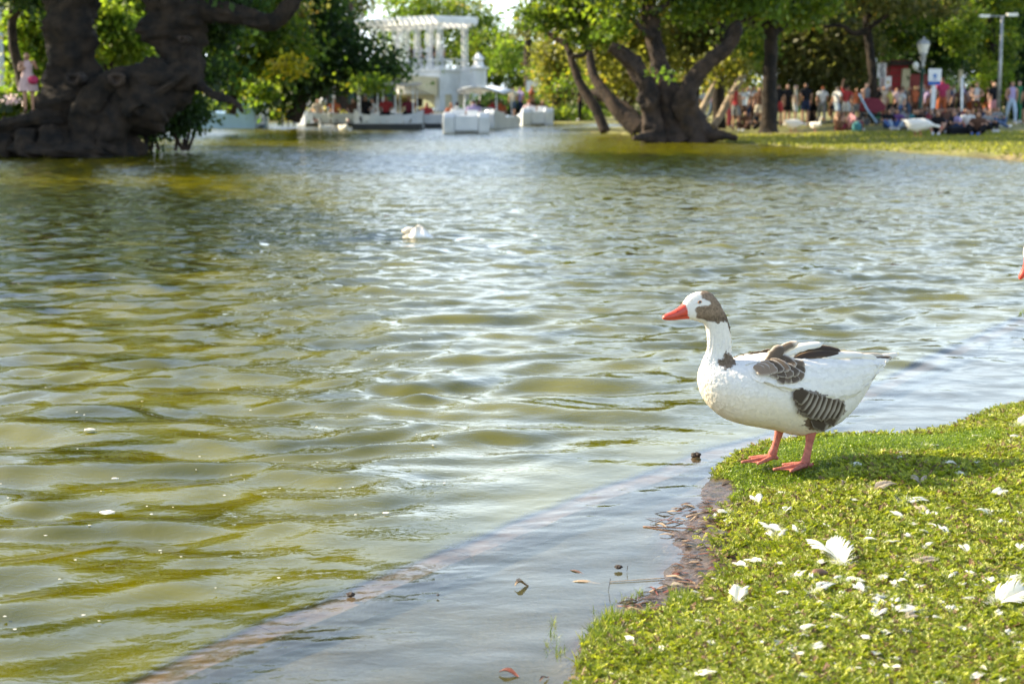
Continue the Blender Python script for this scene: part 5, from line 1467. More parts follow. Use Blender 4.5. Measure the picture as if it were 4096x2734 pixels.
for x0, x1, y0, y1, lb, mk in [(2013, 2032, 146, 178, 'tall pale poster with grey lettering next to the banner pole', 'grey'), (2017, 2032, 178, 216, 'white and pink lower poster under the grey lettered one', 'pink'), (2030, 2044, 176, 203, 'white poster with an orange flower mark', 'orange')]:
    Yq = 60.6 if mk != 'orange' else 60.2; u = U(Yq); c = P((x0 + x1) / 2, (y0 + y1) / 2, Yq)
    root = empty('poster_board', (c.x, Yq, c.z)); props(root, lb, 'poster', 'posters by the gate building')
    MB().box((0, 0, 0), ((x1 - x0) * u, .05, (y1 - y0) * u)).build('board', M['white_paint'], root)
    MB().box((0, .04, -c.z / 2), (.06, .05, c.z)).build('support', M['metal_grey'], root)
    mb = MB()
    if mk == 'orange': disc(mb, 0, 0, 3.4 * u); mb.build('flower_mark', cloth('yellow'), root)
    else:
        for j in range(7): mb.box((random.uniform(-.03, .03), -.03, (y1 - y0) * u * (.4 - j * .13)), ((x1 - x0) * u * random.uniform(.4, .75), .01, .06))
        mb.build('print', cloth('grey' if mk == 'grey' else 'palepink'), root)
# white square sign and red parasol in the distance
q = P(1221, 198, 80); sq = empty('notice_board', (q.x, 80, 0.09)); props(sq, 'small white square notice in front of the dark trees right of the pavilion', 'sign')
MB().box((0, 0, q.z - .09), (.66, .05, .62)).build('board', M['white_paint'], sq); MB().box((0, .05, q.z / 2 - .1), (.08, .05, q.z)).build('post', M['metal_grey'], sq)
Yu = 72; q = P(1411, 210, Yu); u = U(Yu)
pr = empty('parasol', (q.x, Yu, .09)); props(pr, 'red parasol between the leaning trunks and the split tree', 'parasol')
zt = P(1411, 203, Yu).z - .09
MB().lathe((0, 0, 0), [(19 * u, zt - 9 * u), (17 * u, zt - 6 * u), (8 * u, zt - 1 * u), (.03, zt + .02)], 8).build('canopy', M['red_cloth'], pr)
MB().tube([(0, 0, 0), (0, 0, zt)], .025, 6).build('pole', M['metal_grey'], pr)
# pushchair
q = gpt(1995, 293); pc = empty('pushchair', q, R(20)); props(pc, 'dark red hooded pushchair with a pale blue strut on the lawn', 'pushchair')
mb = MB(); n = 10
mb.prism([(-.35, .55), (-.3, .9), (-.1, 1.05), (.25, 1.0), (.5, .75), (.5, .6), (.1, .45)], 'y', -.28, .28); mb.build('hood', cloth('wine'), pc, bevel=.03)
MB().box((.15, 0, .38), (.8, .5, .1)).build('seat', cloth('black'), pc, bevel=.02)
MB().tube([(-.75, -.3, 1.2), (-.35, -.3, .6), (.1, -.3, .12)], .035, 6).build('strut', M['boat_blue'], pc)
for dx in (-.35, .5):
    for s in (-1, 1): MB().tube([(dx, s * .3 - .03, .14), (dx, s * .3 + .03, .14)], .14, 14).build('wheel', M['dark_trim'], pc)
q = gpt(2211, 316); props(MB().box((q[0], q[1], .25), (1.05, .45, .36)).build('duffel_bag', cloth('black'), bevel=.1), 'big black bag lying on the grass among the seated people', 'bag')
q = gpt(1965, 307); props(MB().lathe((q[0], q[1], q[2]), [(.12, 0), (.17, .08), (.15, .25), (.06, .34)], 10).build('beach_bag', cloth('teal'), smooth=True), 'turquoise bag on the grass by the one in pink', 'bag')
q = gpt(1862, 293); bnch = empty('picnic_blanket', (q[0], q[1], q[2])); 
bpy.data.objects.remove(bnch)

# ------------------------------------------------------------------ geese
foot0 = atz(3193, 1872, 0.075)
YG = foot0.y + 0.07                       # plane through the spine of the goose
OG = Vector((foot0.x, YG, 0.075))
def c1(u, v, Y=None):
    """outline point of the goose (measured on an enlargement) in the goose's own frame"""
    w = aty(2600 + 0.5421 * u, 1100 + 0.5421 * v, YG if Y is None else Y)
    return np.array([w.x - OG.x, 0.0, w.z - OG.z])

RINGS = [  # dorsal u,v, ventral u,v, half width (m), squareness
    ((236, 232), (262, 284), .011), ((262, 172), (296, 302), .0235), ((310, 128), (338, 313), .0315), ((372, 110), (378, 328), .036), ((440, 118), (405, 343), .037),
    ((495, 172), (420, 372), .033), ((535, 240), (427, 410), .030), ((568, 315), (431, 455), .028), ((586, 395), (431, 505), .0275), ((592, 470), (423, 550), .0295),
    ((594, 525), (404, 592), .033), ((598, 572), (390, 634), .043), ((616, 603), (376, 684), .060), ((650, 610), (371, 742), .077), ((700, 602), (380, 802), .092),
    ((760, 590), (402, 862), .106), ((830, 580), (436, 920), .119), ((900, 578), (484, 972), .129), ((980, 578), (550, 1022), .136), ((1060, 580), (648, 1062), .140),
    ((1140, 584), (760, 1092), .141), ((1220, 588), (890, 1124), .139), ((1300, 592), (1005, 1160), .133), ((1380, 597), (1125, 1182), .122), ((1450, 602), (1250, 1158), .107),
    ((1520, 610), (1372, 1108), .090), ((1580, 622), (1482, 1020), .072), ((1640, 632), (1560, 922), .055), ((1700, 640), (1618, 826), .041), ((1752, 643), (1690, 744), .028),
    ((1800, 641), (1758, 690), .016), ((1846, 634), (1836, 648), .005)]
BEAK = [((275, 168), (300, 303), .0235), ((262, 180), (292, 302), .022), ((232, 208), (262, 303), .0188), ((200, 230), (230, 303), .0165), ((166, 247), (190, 305), .0152), ((136, 258), (150, 304), .0138), ((116, 269), (122, 301), .0108), ((107, 280), (108, 292), .005)]

def loft(rings, per=8, nseg=72, shape=1.0, keel=0.0):
    rows = []
    for A_, V_, w in rings:
        rows.append(np.r_[A_[[0, 2]], V_[[0, 2]], w])
    rr = catmull(rows, per)
    a = np.linspace(0, 2 * np.pi, nseg, endpoint=False)
    ca = np.cos(a); sa = np.sin(a)
    ca = np.sign(ca) * np.abs(ca) ** shape; sa = np.sign(sa) * np.abs(sa) ** shape
    mid = (rr[:, 0:2] + rr[:, 2:4]) / 2; hv = (rr[:, 0:2] - rr[:, 2:4]) / 2
    X = mid[:, 0:1] + hv[:, 0:1] * ca[None, :]
    Zz = mid[:, 1:2] + hv[:, 1:2] * ca[None, :]
    # fuller towards the belly
    Yy = np.abs(rr[:, 4:5]) * sa[None, :] * (1 - keel * ca[None, :])
    return X, Yy, Zz

def in_poly(x, z, poly, warp=0.004, seed=0, f=60):
    pts_ = [(p_[0], p_[2]) for p_ in poly]
    x = x + warp * 2 * fbm(x * f, z * f, seed, 3); z = z + warp * 2 * fbm(x * f + 9, z * f, seed + 5, 3)
    return sdist(x, z, pts_)

WHITE = np.array((0.80, 0.76, 0.69)); BROWN = np.array((0.145, 0.105, 0.07)); DARK = np.array((0.055, 0.036, 0.025)); PALE = np.array((0.60, 0.52, 0.42))
HEADPATCH = [(384, 100), (362, 128), (372, 150), (398, 172), (418, 186), (402, 202), (380, 200), (362, 202), (340, 205), (318, 222), (318, 240), (328, 254), (330, 288), (360, 298), (400, 312), (440, 322), (500, 326), (556, 320), (578, 400), (620, 430), (620, 300), (560, 90), (460, 60)]
NECKPATCH = [(470, 585), (505, 578), (530, 548), (545, 528), (556, 545), (604, 568), (618, 600), (590, 628), (545, 634), (512, 640), (488, 640), (478, 622), (470, 605)]
SPOT = [(355, 168), (420, 170), (432, 188), (410, 204), (366, 200)]

def head_fix(p_, ang, piv):
    d = p_ - piv; c, s = math.cos(ang), math.sin(ang)
    return piv + np.array([d[0] * c - d[2] * s, 0, d[0] * s + d[2] * c])

def feather_mesh(name, path, wid, nrm, c_in, c_out, edge=.70, tip=.86, nl=10, nw=7, camber=.25, bars=0, notch=0.0, seed=0):
    path = catmull(path, 4) if len(path) < 8 else np.array(path)
    t = np.linspace(0, 1, nl + 1); s = np.linspace(0, len(path) - 1, nl + 1)
    C_ = np.stack([np.interp(s, np.arange(len(path)), path[:, k]) for k in range(3)], 1)
    T = np.gradient(C_, axis=0); T /= np.linalg.norm(T, axis=1)[:, None] + 1e-9
    nrm = np.array(nrm, dtype=float)
    S = np.cross(T, nrm); S /= np.linalg.norm(S, axis=1)[:, None] + 1e-9
    Nn = np.cross(S, T)
    prof_ = np.minimum(1, 0.35 + 2.2 * t) * np.sqrt(np.clip(1 - ((t - .72).clip(0) / .285) ** 2.2, 0.0, 1))
    prof_[-1] = 0.04
    v = np.linspace(-1, 1, nw)
    rs = np.random.default_rng(seed)
    wob = 1 + 0.07 * rs.normal(size=(nl + 1, nw))
    Pp = C_[:, None, :] + S[:, None, :] * (v[None, :, None] * (wid * prof_)[:, None, None]) * wob[:, :, None] - Nn[:, None, :] * ((v ** 2)[None, :, None] * wid * camber * prof_[:, None, None])
    m_ = np.clip((np.maximum(np.abs(v)[None, :] * np.ones((nl + 1, 1)) - edge, (t[:, None] - tip) * 2.4)) / .16, 0, 1)
    col = np.array(c_in)[None, None, :] * (1 - m_[..., None]) + np.array(c_out)[None, None, :] * m_[..., None]
    if bars: col *= (0.85 + 0.3 * (np.sin(t * bars) > 0))[:, None, None]
    F = grid_faces(nl + 1, nw)
    V_ = Pp.reshape(-1, 3); n0 = len(V_)
    V2 = V_ - np.repeat(Nn, nw, axis=0) * 0.0012
    F2 = F[:, ::-1] + n0
    # close the rim
    rim = [i * nw for i in range(nl + 1)] + [nl * nw + j for j in range(1, nw)] + [i * nw + nw - 1 for i in range(nl - 1, -1, -1)] + [j for j in range(nw - 2, 0, -1)]
    rim = np.array(rim); r2 = np.roll(rim, -1)
    F3 = np.stack([rim, r2, r2 + n0, rim + n0], 1)
    return np_mesh(name, np.concatenate([V_, V2]), np.concatenate([F, F2, F3]), True, np.concatenate([col.reshape(-1, 3)] * 2))

M['plumage'] = col_mat('plumage', 0.75, 0.12, 0.15, bump=0.0016, bscale=260, gain=0.8)
M['feather'] = col_mat('feather_vane', 0.6, 0.22, 0.2, bump=0.0005, bscale=500, gain=0.8)
M['beak'] = mat('beak', (0.56, 0.060, 0.030), (0.46, 0.05, 0.026), 30, 0.38, 0.0006, 120, spec=0.5)
M['dry_mouth'] = mat('mouth_line', (0.16, 0.03, 0.02), (0.1, 0.02, 0.015), 60, 0.5)
M['leg_skin'] = mat('leg_skin', (0.46, 0.15, 0.10), (0.32, 0.09, 0.065), 60, 0.55, 0.0025, 190, spec=0.4)
M['eye'] = mat('eye', (0.012, 0.008, 0.008), (0.01, 0.006, 0.006), 10, 0.08, spec=0.8)
M['eye_ring'] = mat('eye_ring', (0.62, 0.28, 0.05), (0.5, 0.2, 0.04), 30, 0.5)
M['horn'] = mat('horn', (0.70, 0.42, 0.32), (0.6, 0.34, 0.25), 30, 0.35)

def make_goose(label, loc, patches=True, detail=True, head_ang=0.0, rings=None, beak=None, rz=0.0, group='geese by the pond', tilt=0, legs=True, scale=1.0):
    R_ = [(c1(*a), c1(*b), w) for a, b, w in (rings or RINGS)]
    B_ = [(c1(*a), c1(*b), w) for a, b, w in (beak or BEAK)]
    piv = c1(470, 280)
    EYE = c1(352, 178)
    if head_ang:
        k = [1, 1, 1, .95, .75, .45, .2] + [0] * 40
        R_ = [(head_fix(a, head_ang * k[i], piv), head_fix(b, head_ang * k[i], piv), w) for i, (a, b, w) in enumerate(R_)]
        B_ = [(head_fix(a, head_ang, piv), head_fix(b, head_ang, piv), w) for a, b, w in B_]
        EYE = head_fix(EYE, head_ang, piv)
    X, Yy, Zz = loft(R_, 9 if detail else 3, 96 if detail else 20, 0.93, 0.10)
    nr, ns = X.shape
    if detail:   # soft lumps of plumage
        X = X + 0.0015 * fbm(Zz * 70 + Yy * 50, X * 40, 5, 3); Yy = Yy * (1 + 0.02 * fbm(X * 24, Zz * 24, 8, 3) + 0.012 * fbm(X * 70, Zz * 110, 9, 2))
        tN = np.arange(nr)[:, None] / (nr / len(RINGS))
        gm = smooth(6.0, 8.0, tN) * smooth(13.0, 10.0, tN)
        an_ = np.linspace(0, 2 * np.pi, ns, endpoint=False)[None, :]
        Yy = Yy * (1 - 0.055 * gm * np.abs(np.sin(an_ * 7 + tN * .35 + 1.5 * fbm(Zz * 20, X * 20, 33, 2))) ** 3)
        X = X + 0.0022 * gm * np.sin(an_ * 14 + tN * .7)
    V_ = np.stack([X, Yy, Zz], -1).reshape(-1, 3)
    col = np.tile(WHITE, (len(V_), 1)) * (1 + 0.05 * fbm(V_[:, 0] * 60, V_[:, 2] * 60, 4, 3))[:, None]
    if patches:
        x, z = V_[:, 0], V_[:, 2]
        cr = in_poly(x, z, [c1(-60, 700), c1(500, 700), c1(1250, 1000), c1(1500, 1300), c1(-60, 1300)], .03, 12, 14)
        k = smooth(-.02, .06, cr)[:, None] * .5; col = col * (1 - k) + col * np.array((1.0, .88, .64)) * k
        hp = in_poly(x, z, [c1(*q) for q in HEADPATCH], .0035, 3, 160)
        k = smooth(-.003, .003, hp)[:, None]
        fl = 1 + 1.1 * fbm(x * 300, z * 300, 14, 2) + .3 * fbm(x * 90, z * 90, 19, 2)
        lowdark = 1 - .35 * smooth(0.02, -0.01, z - c1(0, 290)[2])
        hb = BROWN * 1.65 * (fl * lowdark)[:, None]
        sp = smooth(-.001, .002, in_poly(x, z, [c1(*q) for q in SPOT], .002, 6, 200))[:, None]
        hb = hb * (1 - sp) + WHITE * sp
        col = col * (1 - k) + hb * k
        # dark line down the nape
        nape = in_poly(x, z, [c1(*q) for q in [(530, 150), (560, 160), (640, 330), (650, 460), (600, 440), (588, 400), (560, 320), (540, 240)]], .002, 7, 200)
        k = smooth(-.002, .002, nape)[:, None]; col = col * (1 - k) + BROWN * .6 * k
        npk = in_poly(x, z, [c1(*q) for q in NECKPATCH], .006, 9, 120)
        k = smooth(-.003, .004, npk)[:, None]; col = col * (1 - k) + BROWN * (1.1 + 1.2 * fbm(x * 260, z * 260, 15, 2))[:, None] * k
        # flank under the barred feathers
        fl_ = in_poly(x, z, [c1(*q) for q in [(985, 800), (1010, 830), (1130, 880), (1330, 930), (1350, 1010), (1250, 1100), (1190, 1125), (1090, 1100), (1025, 1050), (1030, 950), (985, 880)]], .006, 10, 90)
        k = smooth(-.008, .004, fl_)[:, None]; col = col * (1 - k) + BROWN * 1.3 * k
    F = grid_faces(nr, ns, True)
    me = np_mesh('goose_body', V_, F, True, col)
    # caps
    bm = bmesh.new(); bm.from_mesh(me); bm.verts.ensure_lookup_table()
    bm.faces.new([bm.verts[i] for i in range(ns - 1, -1, -1)]); bm.faces.new([bm.verts[(nr - 1) * ns + i] for i in range(ns)])
    bmesh.ops.recalc_face_normals(bm, faces=bm.faces)
    for f in bm.faces: f.smooth = True
    bm.to_mesh(me)
    bvh = BVHTree.FromBMesh(bm); bm.free()
    root = mesh_obj('goose', me, M['plumage'], None, loc)
    root.rotation_euler = (0, tilt, rz); root.scale = (scale,) * 3
    props(root, label, 'goose', group)
    def sy(x, z, side=-1):
        h = bvh.ray_cast(Vector((x, side * 1.0, z)), Vector((0, -side, 0)))
        if h[0] is None:
            h2 = bvh.find_nearest(Vector((x, 0, z))); return h2[0].y * 1.0, h2[1]
        return h[0].y, h[1]
    # beak: upper and lower halves
    bX, bY, bZ = loft(B_, 5, 28, 0.9)
    ringn, segn = bX.shape
    cap = [list(range(segn)), [(ringn - 1) * segn + i for i in range(segn - 1, -1, -1)]]
    vs = np.stack([bX, bY, bZ], -1)
    # mouth line groove
    an = np.linspace(0, 2 * np.pi, segn, endpoint=False)
    gr = (np.abs(np.cos(an) + 0.42) < 0.13)
    vs[:, gr, 1] *= 0.90
    mb = MB(); mb.add(vs.reshape(-1, 3).tolist(), grid_faces(ringn, segn, True).tolist() + cap); mb.build('beak', M['beak'], root, smooth=True)
    if detail and not head_ang:
        for s in (-1, 1):
            pth = [(c1(u_, v_)[0], s * y_, c1(u_, v_)[2]) for u_, v_, y_ in [(296, 268, .0215), (262, 270, .0186), (222, 276, .0168), (180, 284, .0152), (140, 288, .0125)]]
            MB().tube([Vector(q) for q in pth], [.0008, .0011, .0011, .0009, .0004], 6).build('mouth_seam', M['dry_mouth'], root, smooth=True)
    for s in (-1, 1):
        if detail:
            q = c1(206, 240) if not head_ang else head_fix(c1(206, 240), head_ang, piv)
            mb = MB(); mb.lathe((q[0], s * .0128, q[2]), [(.0005, -.0014), (.0036, -.0006), (.0036, .0006), (.0005, .0014)], 8); mb.build('nostril', M['eye'], root)
        e = EYE; yy, nn_ = sy(e[0], e[2], s)
        mb = MB(); n = 8; r = .0062
        prof_ = [(r * math.sin(math.pi * i / n) + 1e-5, -r * math.cos(math.pi * i / n)) for i in range(n + 1)]
        mb.lathe((0, 0, 0), prof_, 14); mb.v = [(e[0] + a * .98, yy - s * .0022 + c * .85 * 1, e[2] + b * .95) for a, b, c in mb.v]
        mb.build('eye', M['eye'], root, smooth=True)
        mb = MB(); vs_ = []
        for i in range(16):
            a = 2 * math.pi * i / 16
            for j in range(6):
                b = 2 * math.pi * j / 6; q = .0068 + .0014 * math.cos(b)
                vs_.append((e[0] + q * math.cos(a) * 1.1, yy + s * .0006 + .0014 * math.sin(b), e[2] + q * math.sin(a) * .9))
        mb.add(vs_, [(i * 6 + j, i * 6 + (j + 1) % 6, ((i + 1) % 16) * 6 + (j + 1) % 6, ((i + 1) % 16) * 6 + j) for i in range(16) for j in range(6)])
        mb.build('eye_ring', M['eye_ring'], root, smooth=True)
    # tip nail
    q = c1(116, 287) if not head_ang else head_fix(c1(116, 287), head_ang, piv)
    mb = MB(); mb.lathe((q[0] + .001, 0, q[2]), [(.001, -.007), (.006, -.004), (.0065, .002), (.001, .006)], 10); mb.build('beak_nail', M['horn'], root, smooth=True)

    # legs with webbed feet
    if legs:
        for s, dx, dz, fan in ((-1, 0, 0, 1), (1, 0, 0, 1)):
            lg = bpy.data.meshes
            y0 = s * .062; xs_ = (-.012 if s == -1 else .024) if not patches is False else 0.0
            if s == -1:
                top = c1(1158, 1075); ankle = c1(1112, 1372)
                kn = c1(1145, 1230); w_ = [.027, .0235, .0175, .0155, .016, .019, .0135]
                pts_ = [top, c1(1160, 1130), c1(1150, 1200), kn, c1(1130, 1300), c1(1118, 1352), c1(1110, 1392)]
                toes = [[(1110, 1385, -.0), (1000, 1392, -.005), (876, 1400, -.008)], [(1110, 1390, -.008), (1040, 1410, -.03), (966, 1436, -.052)], [(1112, 1385, .006), (1050, 1378, .03), (985, 1384, .05)], [(1120, 1385, 0), (1150, 1392, -.004), (1168, 1398, -.006)]]
            else:
                pts_ = [c1(958, 1100), c1(965, 1140), c1(955, 1190), c1(942, 1235), c1(925, 1290), c1(908, 1335), c1(898, 1362)]
                w_ = [.026, .0225, .0175, .0150, .0155, .019, .013]
                toes = [[(898, 1358, .0), (800, 1375, -.005), (672, 1392, -.008)], [(898, 1362, -.006), (830, 1385, -.03), (760, 1405, -.05)], [(900, 1358, .006), (840, 1352, .03), (770, 1352, .05)], [(905, 1360, 0), (935, 1368, .002), (950, 1374, .003)]]
            mb = MB()
            rr = catmull([np.r_[p_[0] + xs_, y0, p_[2], w__] for p_, w__ in zip(pts_, w_)], 4)
            mb.tube([Vector(r_[:3]) for r_ in rr], [r_[3] for r_ in rr], 14, 0.0, flat=.8)
            lo = mb.build('leg', M['leg_skin'], root, smooth=True)
            mb = MB()
            floor_z = c1(0, 1392)[2] + .004 if s == -1 else c1(0, 1362)[2] + .004
            T3 = []
            for ti, tt_ in enumerate(toes):
                ptz = []
                for (u_, v_, yy) in tt_:
                    q = c1(u_, v_); ptz.append(np.array([q[0] + xs_, y0 + yy, max(q[2], -.004) if s == -1 else q[2]]))
                # toes arch down to the ground
                base = ptz[0].copy(); end = ptz[-1].copy(); z_g = .004 if s == -1 else .010
                arr = catmull([np.r_[base[0], base[1], z_g + .010, .0105], np.r_[ptz[1][0], ptz[1][1], z_g + .006, .0085], np.r_[end[0], end[1], z_g, .0055]], 5)
                T3.append(arr)
                nk = 1 + .16 * np.abs(np.sin(np.linspace(0, 9, len(arr))))
                mb.tube([Vector(a[:3]) for a in arr], list(arr[:, 3] * nk), 8)
            mb.build('toes', M['leg_skin'], lo, smooth=True)
            mb = MB()
            for a_, b_ in ((T3[0], T3[1]), (T3[0], T3[2])):
                n = len(a_); vs_ = []
                for i in range(n):
                    tt2 = i / (n - 1)
                    for j in range(5):
                        f = j / 4; q = a_[i][:3] * (1 - f) + b_[i][:3] * f
                        q = q - (a_[-1][:3] - a_[0][:3]) * 0.22 * tt2 * math.sin(math.pi * f)
                        vs_.append((q[0], q[1], q[2] + .001 - .003 * math.sin(math.pi * f)))
                n0 = len(vs_); vs_ += [(x_, y_, z_ - .003) for x_, y_, z_ in vs_]
                fs = grid_faces(n, 5).tolist(); fs += [[i + n0 for i in reversed(f)] for f in fs]
                rim = [i * 5 for i in range(n)] + [(n - 1) * 5 + j for j in range(1, 5)] + [i * 5 + 4 for i in range(n - 2, -1, -1)] + [3, 2, 1]
                for p0_, p1_ in zip(rim, rim[1:] + rim[:1]): fs.append([p0_, p1_, p1_ + n0, p0_ + n0])
                mb.add(vs_, fs)
            mb.build('web', M['leg_skin'], lo, smooth=True)
            if detail and s == -1:
                q = c1(1170, 1375); MB().lathe((q[0] + xs_, y0, q[2]), [(.001, -.007), (.005, -.003), (.0055, .003), (.001, .008)], 8).build('leg_ring', M['red_cloth'], lo, smooth=True)

    # wings lying along the back
    up = catmull([c1(*q) for q in [(655, 628), (760, 606), (900, 592), (1050, 588), (1200, 592), (1350, 600), (1500, 612), (1600, 640), (1690, 690)]], 8)
    dn = catmull([c1(*q) for q in [(662, 690), (760, 745), (880, 790), (985, 812), (1110, 856), (1250, 888), (1400, 890), (1560, 815), (1692, 700)]], 8)
    for s in (-1, 1):
        nU = len(up); nVv = 26; vs_ = []
        for i in range(nU):
            for j in range(nVv):
                f = j / (nVv - 1)
                x_ = up[i][0] * (1 - f) + dn[i][0] * f; z_ = up[i][2] * (1 - f) + dn[i][2] * f
                yb, _ = sy(x_, z_ if f > .02 else z_ - .004, s)
                tU = i / (nU - 1)
                o_ = .013 * smooth(0, .25, f) * smooth(0, .12, tU) * smooth(1.0, .97, f) + .0015
                o_ *= (1 - .35 * tU)
                o_ += .0012 * math.sin(f * 22 + tU * 5) * smooth(.1, .4, tU)
                vs_.append((x_, yb + s * o_, z_))
        me = np_mesh('wing', vs_, grid_faces(nU, nVv) if s == -1 else grid_faces(nU, nVv)[:, ::-1], True, np.tile(WHITE * 1.02, (len(vs_), 1)))
        w_o = mesh_obj('wing', me, M['plumage'], root)
        sm = w_o.modifiers.new('Solidify', 'SOLIDIFY'); sm.thickness = .004; sm.offset = -1
    if not detail:
        return root

    # small contour feathers all over
    rs = np.random.default_rng(3)
    def plates(Xg, Yg_, Zg, cg, n, lf, name, par, lift=.0016, wr=.42):
        nr_, ns_ = Xg.shape
        Pg = np.stack([Xg, Yg_, Zg], -1)
        du = np.gradient(Pg, axis=0); dv = np.gradient(Pg, axis=1)
        nm_ = np.cross(du, dv); ar = np.linalg.norm(nm_, axis=-1)
        mid = Pg.mean(axis=1, keepdims=True)
        sgn = np.sign(((Pg - mid) * nm_).sum(-1)); nm_ = nm_ / (ar[..., None] + 1e-12) * sgn[..., None]
        if name == 'wing_plumage':
            nm_ = nm_ * np.sign(nm_[..., 1:2]) * np.sign(Pg[..., 1:2].mean())
        pr_ = (ar / ar.sum()).ravel(); idx = rs.choice(nr_ * ns_, n, p=pr_)
        i0 = idx // ns_; j0 = idx % ns_
        p_ = Pg[i0, j0] + du[i0, j0] * rs.uniform(-.5, .5, n)[:, None] + dv[i0, j0] * rs.uniform(-.5, .5, n)[:, None]
        nn_ = nm_[i0, j0]; t_ = du[i0, j0]; t_ = t_ / (np.linalg.norm(t_, axis=1)[:, None] + 1e-12)
        t_ = t_ + rs.normal(0, .16, (n, 3)); t_ -= nn_ * (t_ * nn_).sum(1)[:, None]; t_ /= np.linalg.norm(t_, axis=1)[:, None] + 1e-12
        sd_ = np.cross(nn_, t_)
        ln = lf(i0, j0) * rs.uniform(.7, 1.25, n)
        us = np.array([0, .4, .8, 1.0]); ws = np.array([.6, 1.0, .8, .15]); hs = np.array([-.3, .45, .9, 1.0])
        lft = lift * rs.uniform(.2, 1.5, n)
        Vv = []
        for a, w2, h2 in zip(us, ws, hs):
            for sd2 in (-1, 0, 1):
                Vv.append(p_ + t_ * (ln * a)[:, None] + sd_ * (ln * wr * w2 * sd2)[:, None] + nn_ * (lft * h2 + (0.0006 if sd2 == 0 else -.0003))[:, None] - nn_ * (ln ** 2 * a * a * 1.2)[:, None])
        Vv = np.stack(Vv, 1)
        f0 = grid_faces(4, 3); F_ = (np.arange(n)[:, None, None] * 12 + f0[None]).reshape(-1, 4)
        cc_ = cg[idx] * rs.uniform(.93, 1.04, n)[:, None]
        me_ = np_mesh(name, Vv.reshape(-1, 3), F_, True, np.repeat(cc_, 12, axis=0))
        o_ = mesh_obj(name, me_, M['plumage'], par); o_['kind'] = 'stuff'
        return o_
    iN = nr / len(RINGS)
    def blen(i0, j0):
        t_ = i0 / iN
        return np.where(t_ < 6, .0052, np.where(t_ < 12, .009, .017))
    plates(X, Yy, Zz, col, 9500, blen, 'body_plumage', root, lift=.0011)
    for w_o in [c for c in root.children if c.name.startswith('wing') and 'plum' not in c.name]:
        vv = np.array([v.co[:] for v in w_o.data.vertices]).reshape(len(up), 26, 3)
        plates(vv[..., 0], vv[..., 1], vv[..., 2], np.tile(WHITE * 1.02, (vv.shape[0] * 26, 1)), 620, lambda i0, j0: .030 + 0 * i0, 'wing_plumage', w_o, lift=.0018, wr=.34)

    def feat(name, pts2, wid, nrm, cin, cout, side=-1, lift=.012, parent=root, **kw):
        path = []
        n = len(pts2)
        for i, q in enumerate(pts2):
            p_ = c1(q[0], q[1])
            if len(q) > 2: path.append((p_[0], q[2], p_[2]))
            else:
                yb, _ = sy(p_[0], p_[2], side); path.append((p_[0], yb + side * (lift + .003 * i / n), p_[2]))
        return mesh_obj(name, feather_mesh('feather', path, wid, nrm, cin, cout, **kw), M['feather'], parent)
    # barred flank feathers, front ones lie over the rear ones
    for s in (-1, 1):
        defs = [((1165, 880), (1260, 960), (1238, 1085), .030), ((1120, 850), (1352, 945), (1330, 1040), .040), ((1100, 850), (1318, 930), (1290, 1060), .042), ((1070, 845), (1282, 915), (1250, 1085), .044), ((1050, 840), (1240, 905), (1205, 1095), .044),
                ((1030, 835), (1195, 895), (1160, 1080), .044), ((1010, 830), (1150, 880), (1120, 1060), .042), ((995, 825), (1105, 865), (1085, 1030), .038), ((985, 815), (1062, 845), (1060, 960), .030)]
        rows_ = [(1348, 985, .040, 130), (1325, 1035, .036, 140), (1303, 965, .044, 130), (1262, 955, .050, 130), (1240, 1060, .036, 150), (1218, 945, .054, 130), (1172, 935, .056, 130), (1130, 925, .056, 120), (1092, 905, .050, 110), (1058, 880, .042, 100), (1032, 850, .032, 90)]
        for k, (tx_, tv_, w_, L__) in enumerate(rows_):
            pth = [(tx_ - L__, tv_ - 50), (tx_ - L__ * .5, tv_ - 16), (tx_, tv_ + 14)]
            feat('flank_feather', pth, w_, (0, s, 0), BROWN * (.50 + .12 * (k % 2)), PALE * .70, side=s, lift=.003 + .0014 * k, edge=.88, tip=.79, camber=.05, nl=12, nw=11, seed=k)
        # scapulars: brown with pale rims
        sc_ = [[(960, 640), (1010, 660), (1050, 665)], [(930, 650), (985, 690), (1020, 715)], [(900, 655), (945, 700), (965, 742)], [(870, 650), (900, 700), (880, 738)], [(850, 660), (862, 700), (835, 735)],
               [(920, 610), (990, 625), (1052, 640)], [(880, 620), (940, 655), (985, 690)], [(850, 620), (900, 660), (925, 705)], [(820, 625), (860, 665), (855, 700)], [(790, 630), (815, 665), (795, 695)],
               [(860, 585), (930, 600), (975, 640)], [(820, 595), (880, 620), (910, 665)], [(780, 600), (835, 625), (860, 668)], [(745, 608), (790, 630), (810, 672)], [(715, 615), (755, 640), (760, 680)], [(690, 625), (725, 645), (728, 680)]]
        for k, r_ in enumerate(sc_):
            pale_ = k in (13, 14, 15)
            feat('scapular_feather', [tuple(q) for q in r_], .0215, (0, s * .8, .4), (BROWN * (0.75 + .35 * (k % 2)) if not pale_ else BROWN * 1.9), PALE * 1.0, side=s, lift=.017 + .0012 * k, edge=.76, tip=.88, camber=.15, seed=k)
    # ruffled coverts standing up above the back
    y1 = -.045
    feat('ruffled_feather', [(790, 612, -.07), (880, 560, -.066), (960, 515, -.055), (1066, 489, -.045)], .017, (0, -.75, .6), BROWN * 1.2, PALE * 1.25, edge=.72, tip=.80, camber=.35)
    feat('ruffled_feather', [(800, 618, -.075), (860, 575, -.075), (905, 545, -.07), (935, 560, -.068)], .030, (0, -.9, .4), BROWN * .9, PALE, edge=.8, tip=.9, camber=.3)
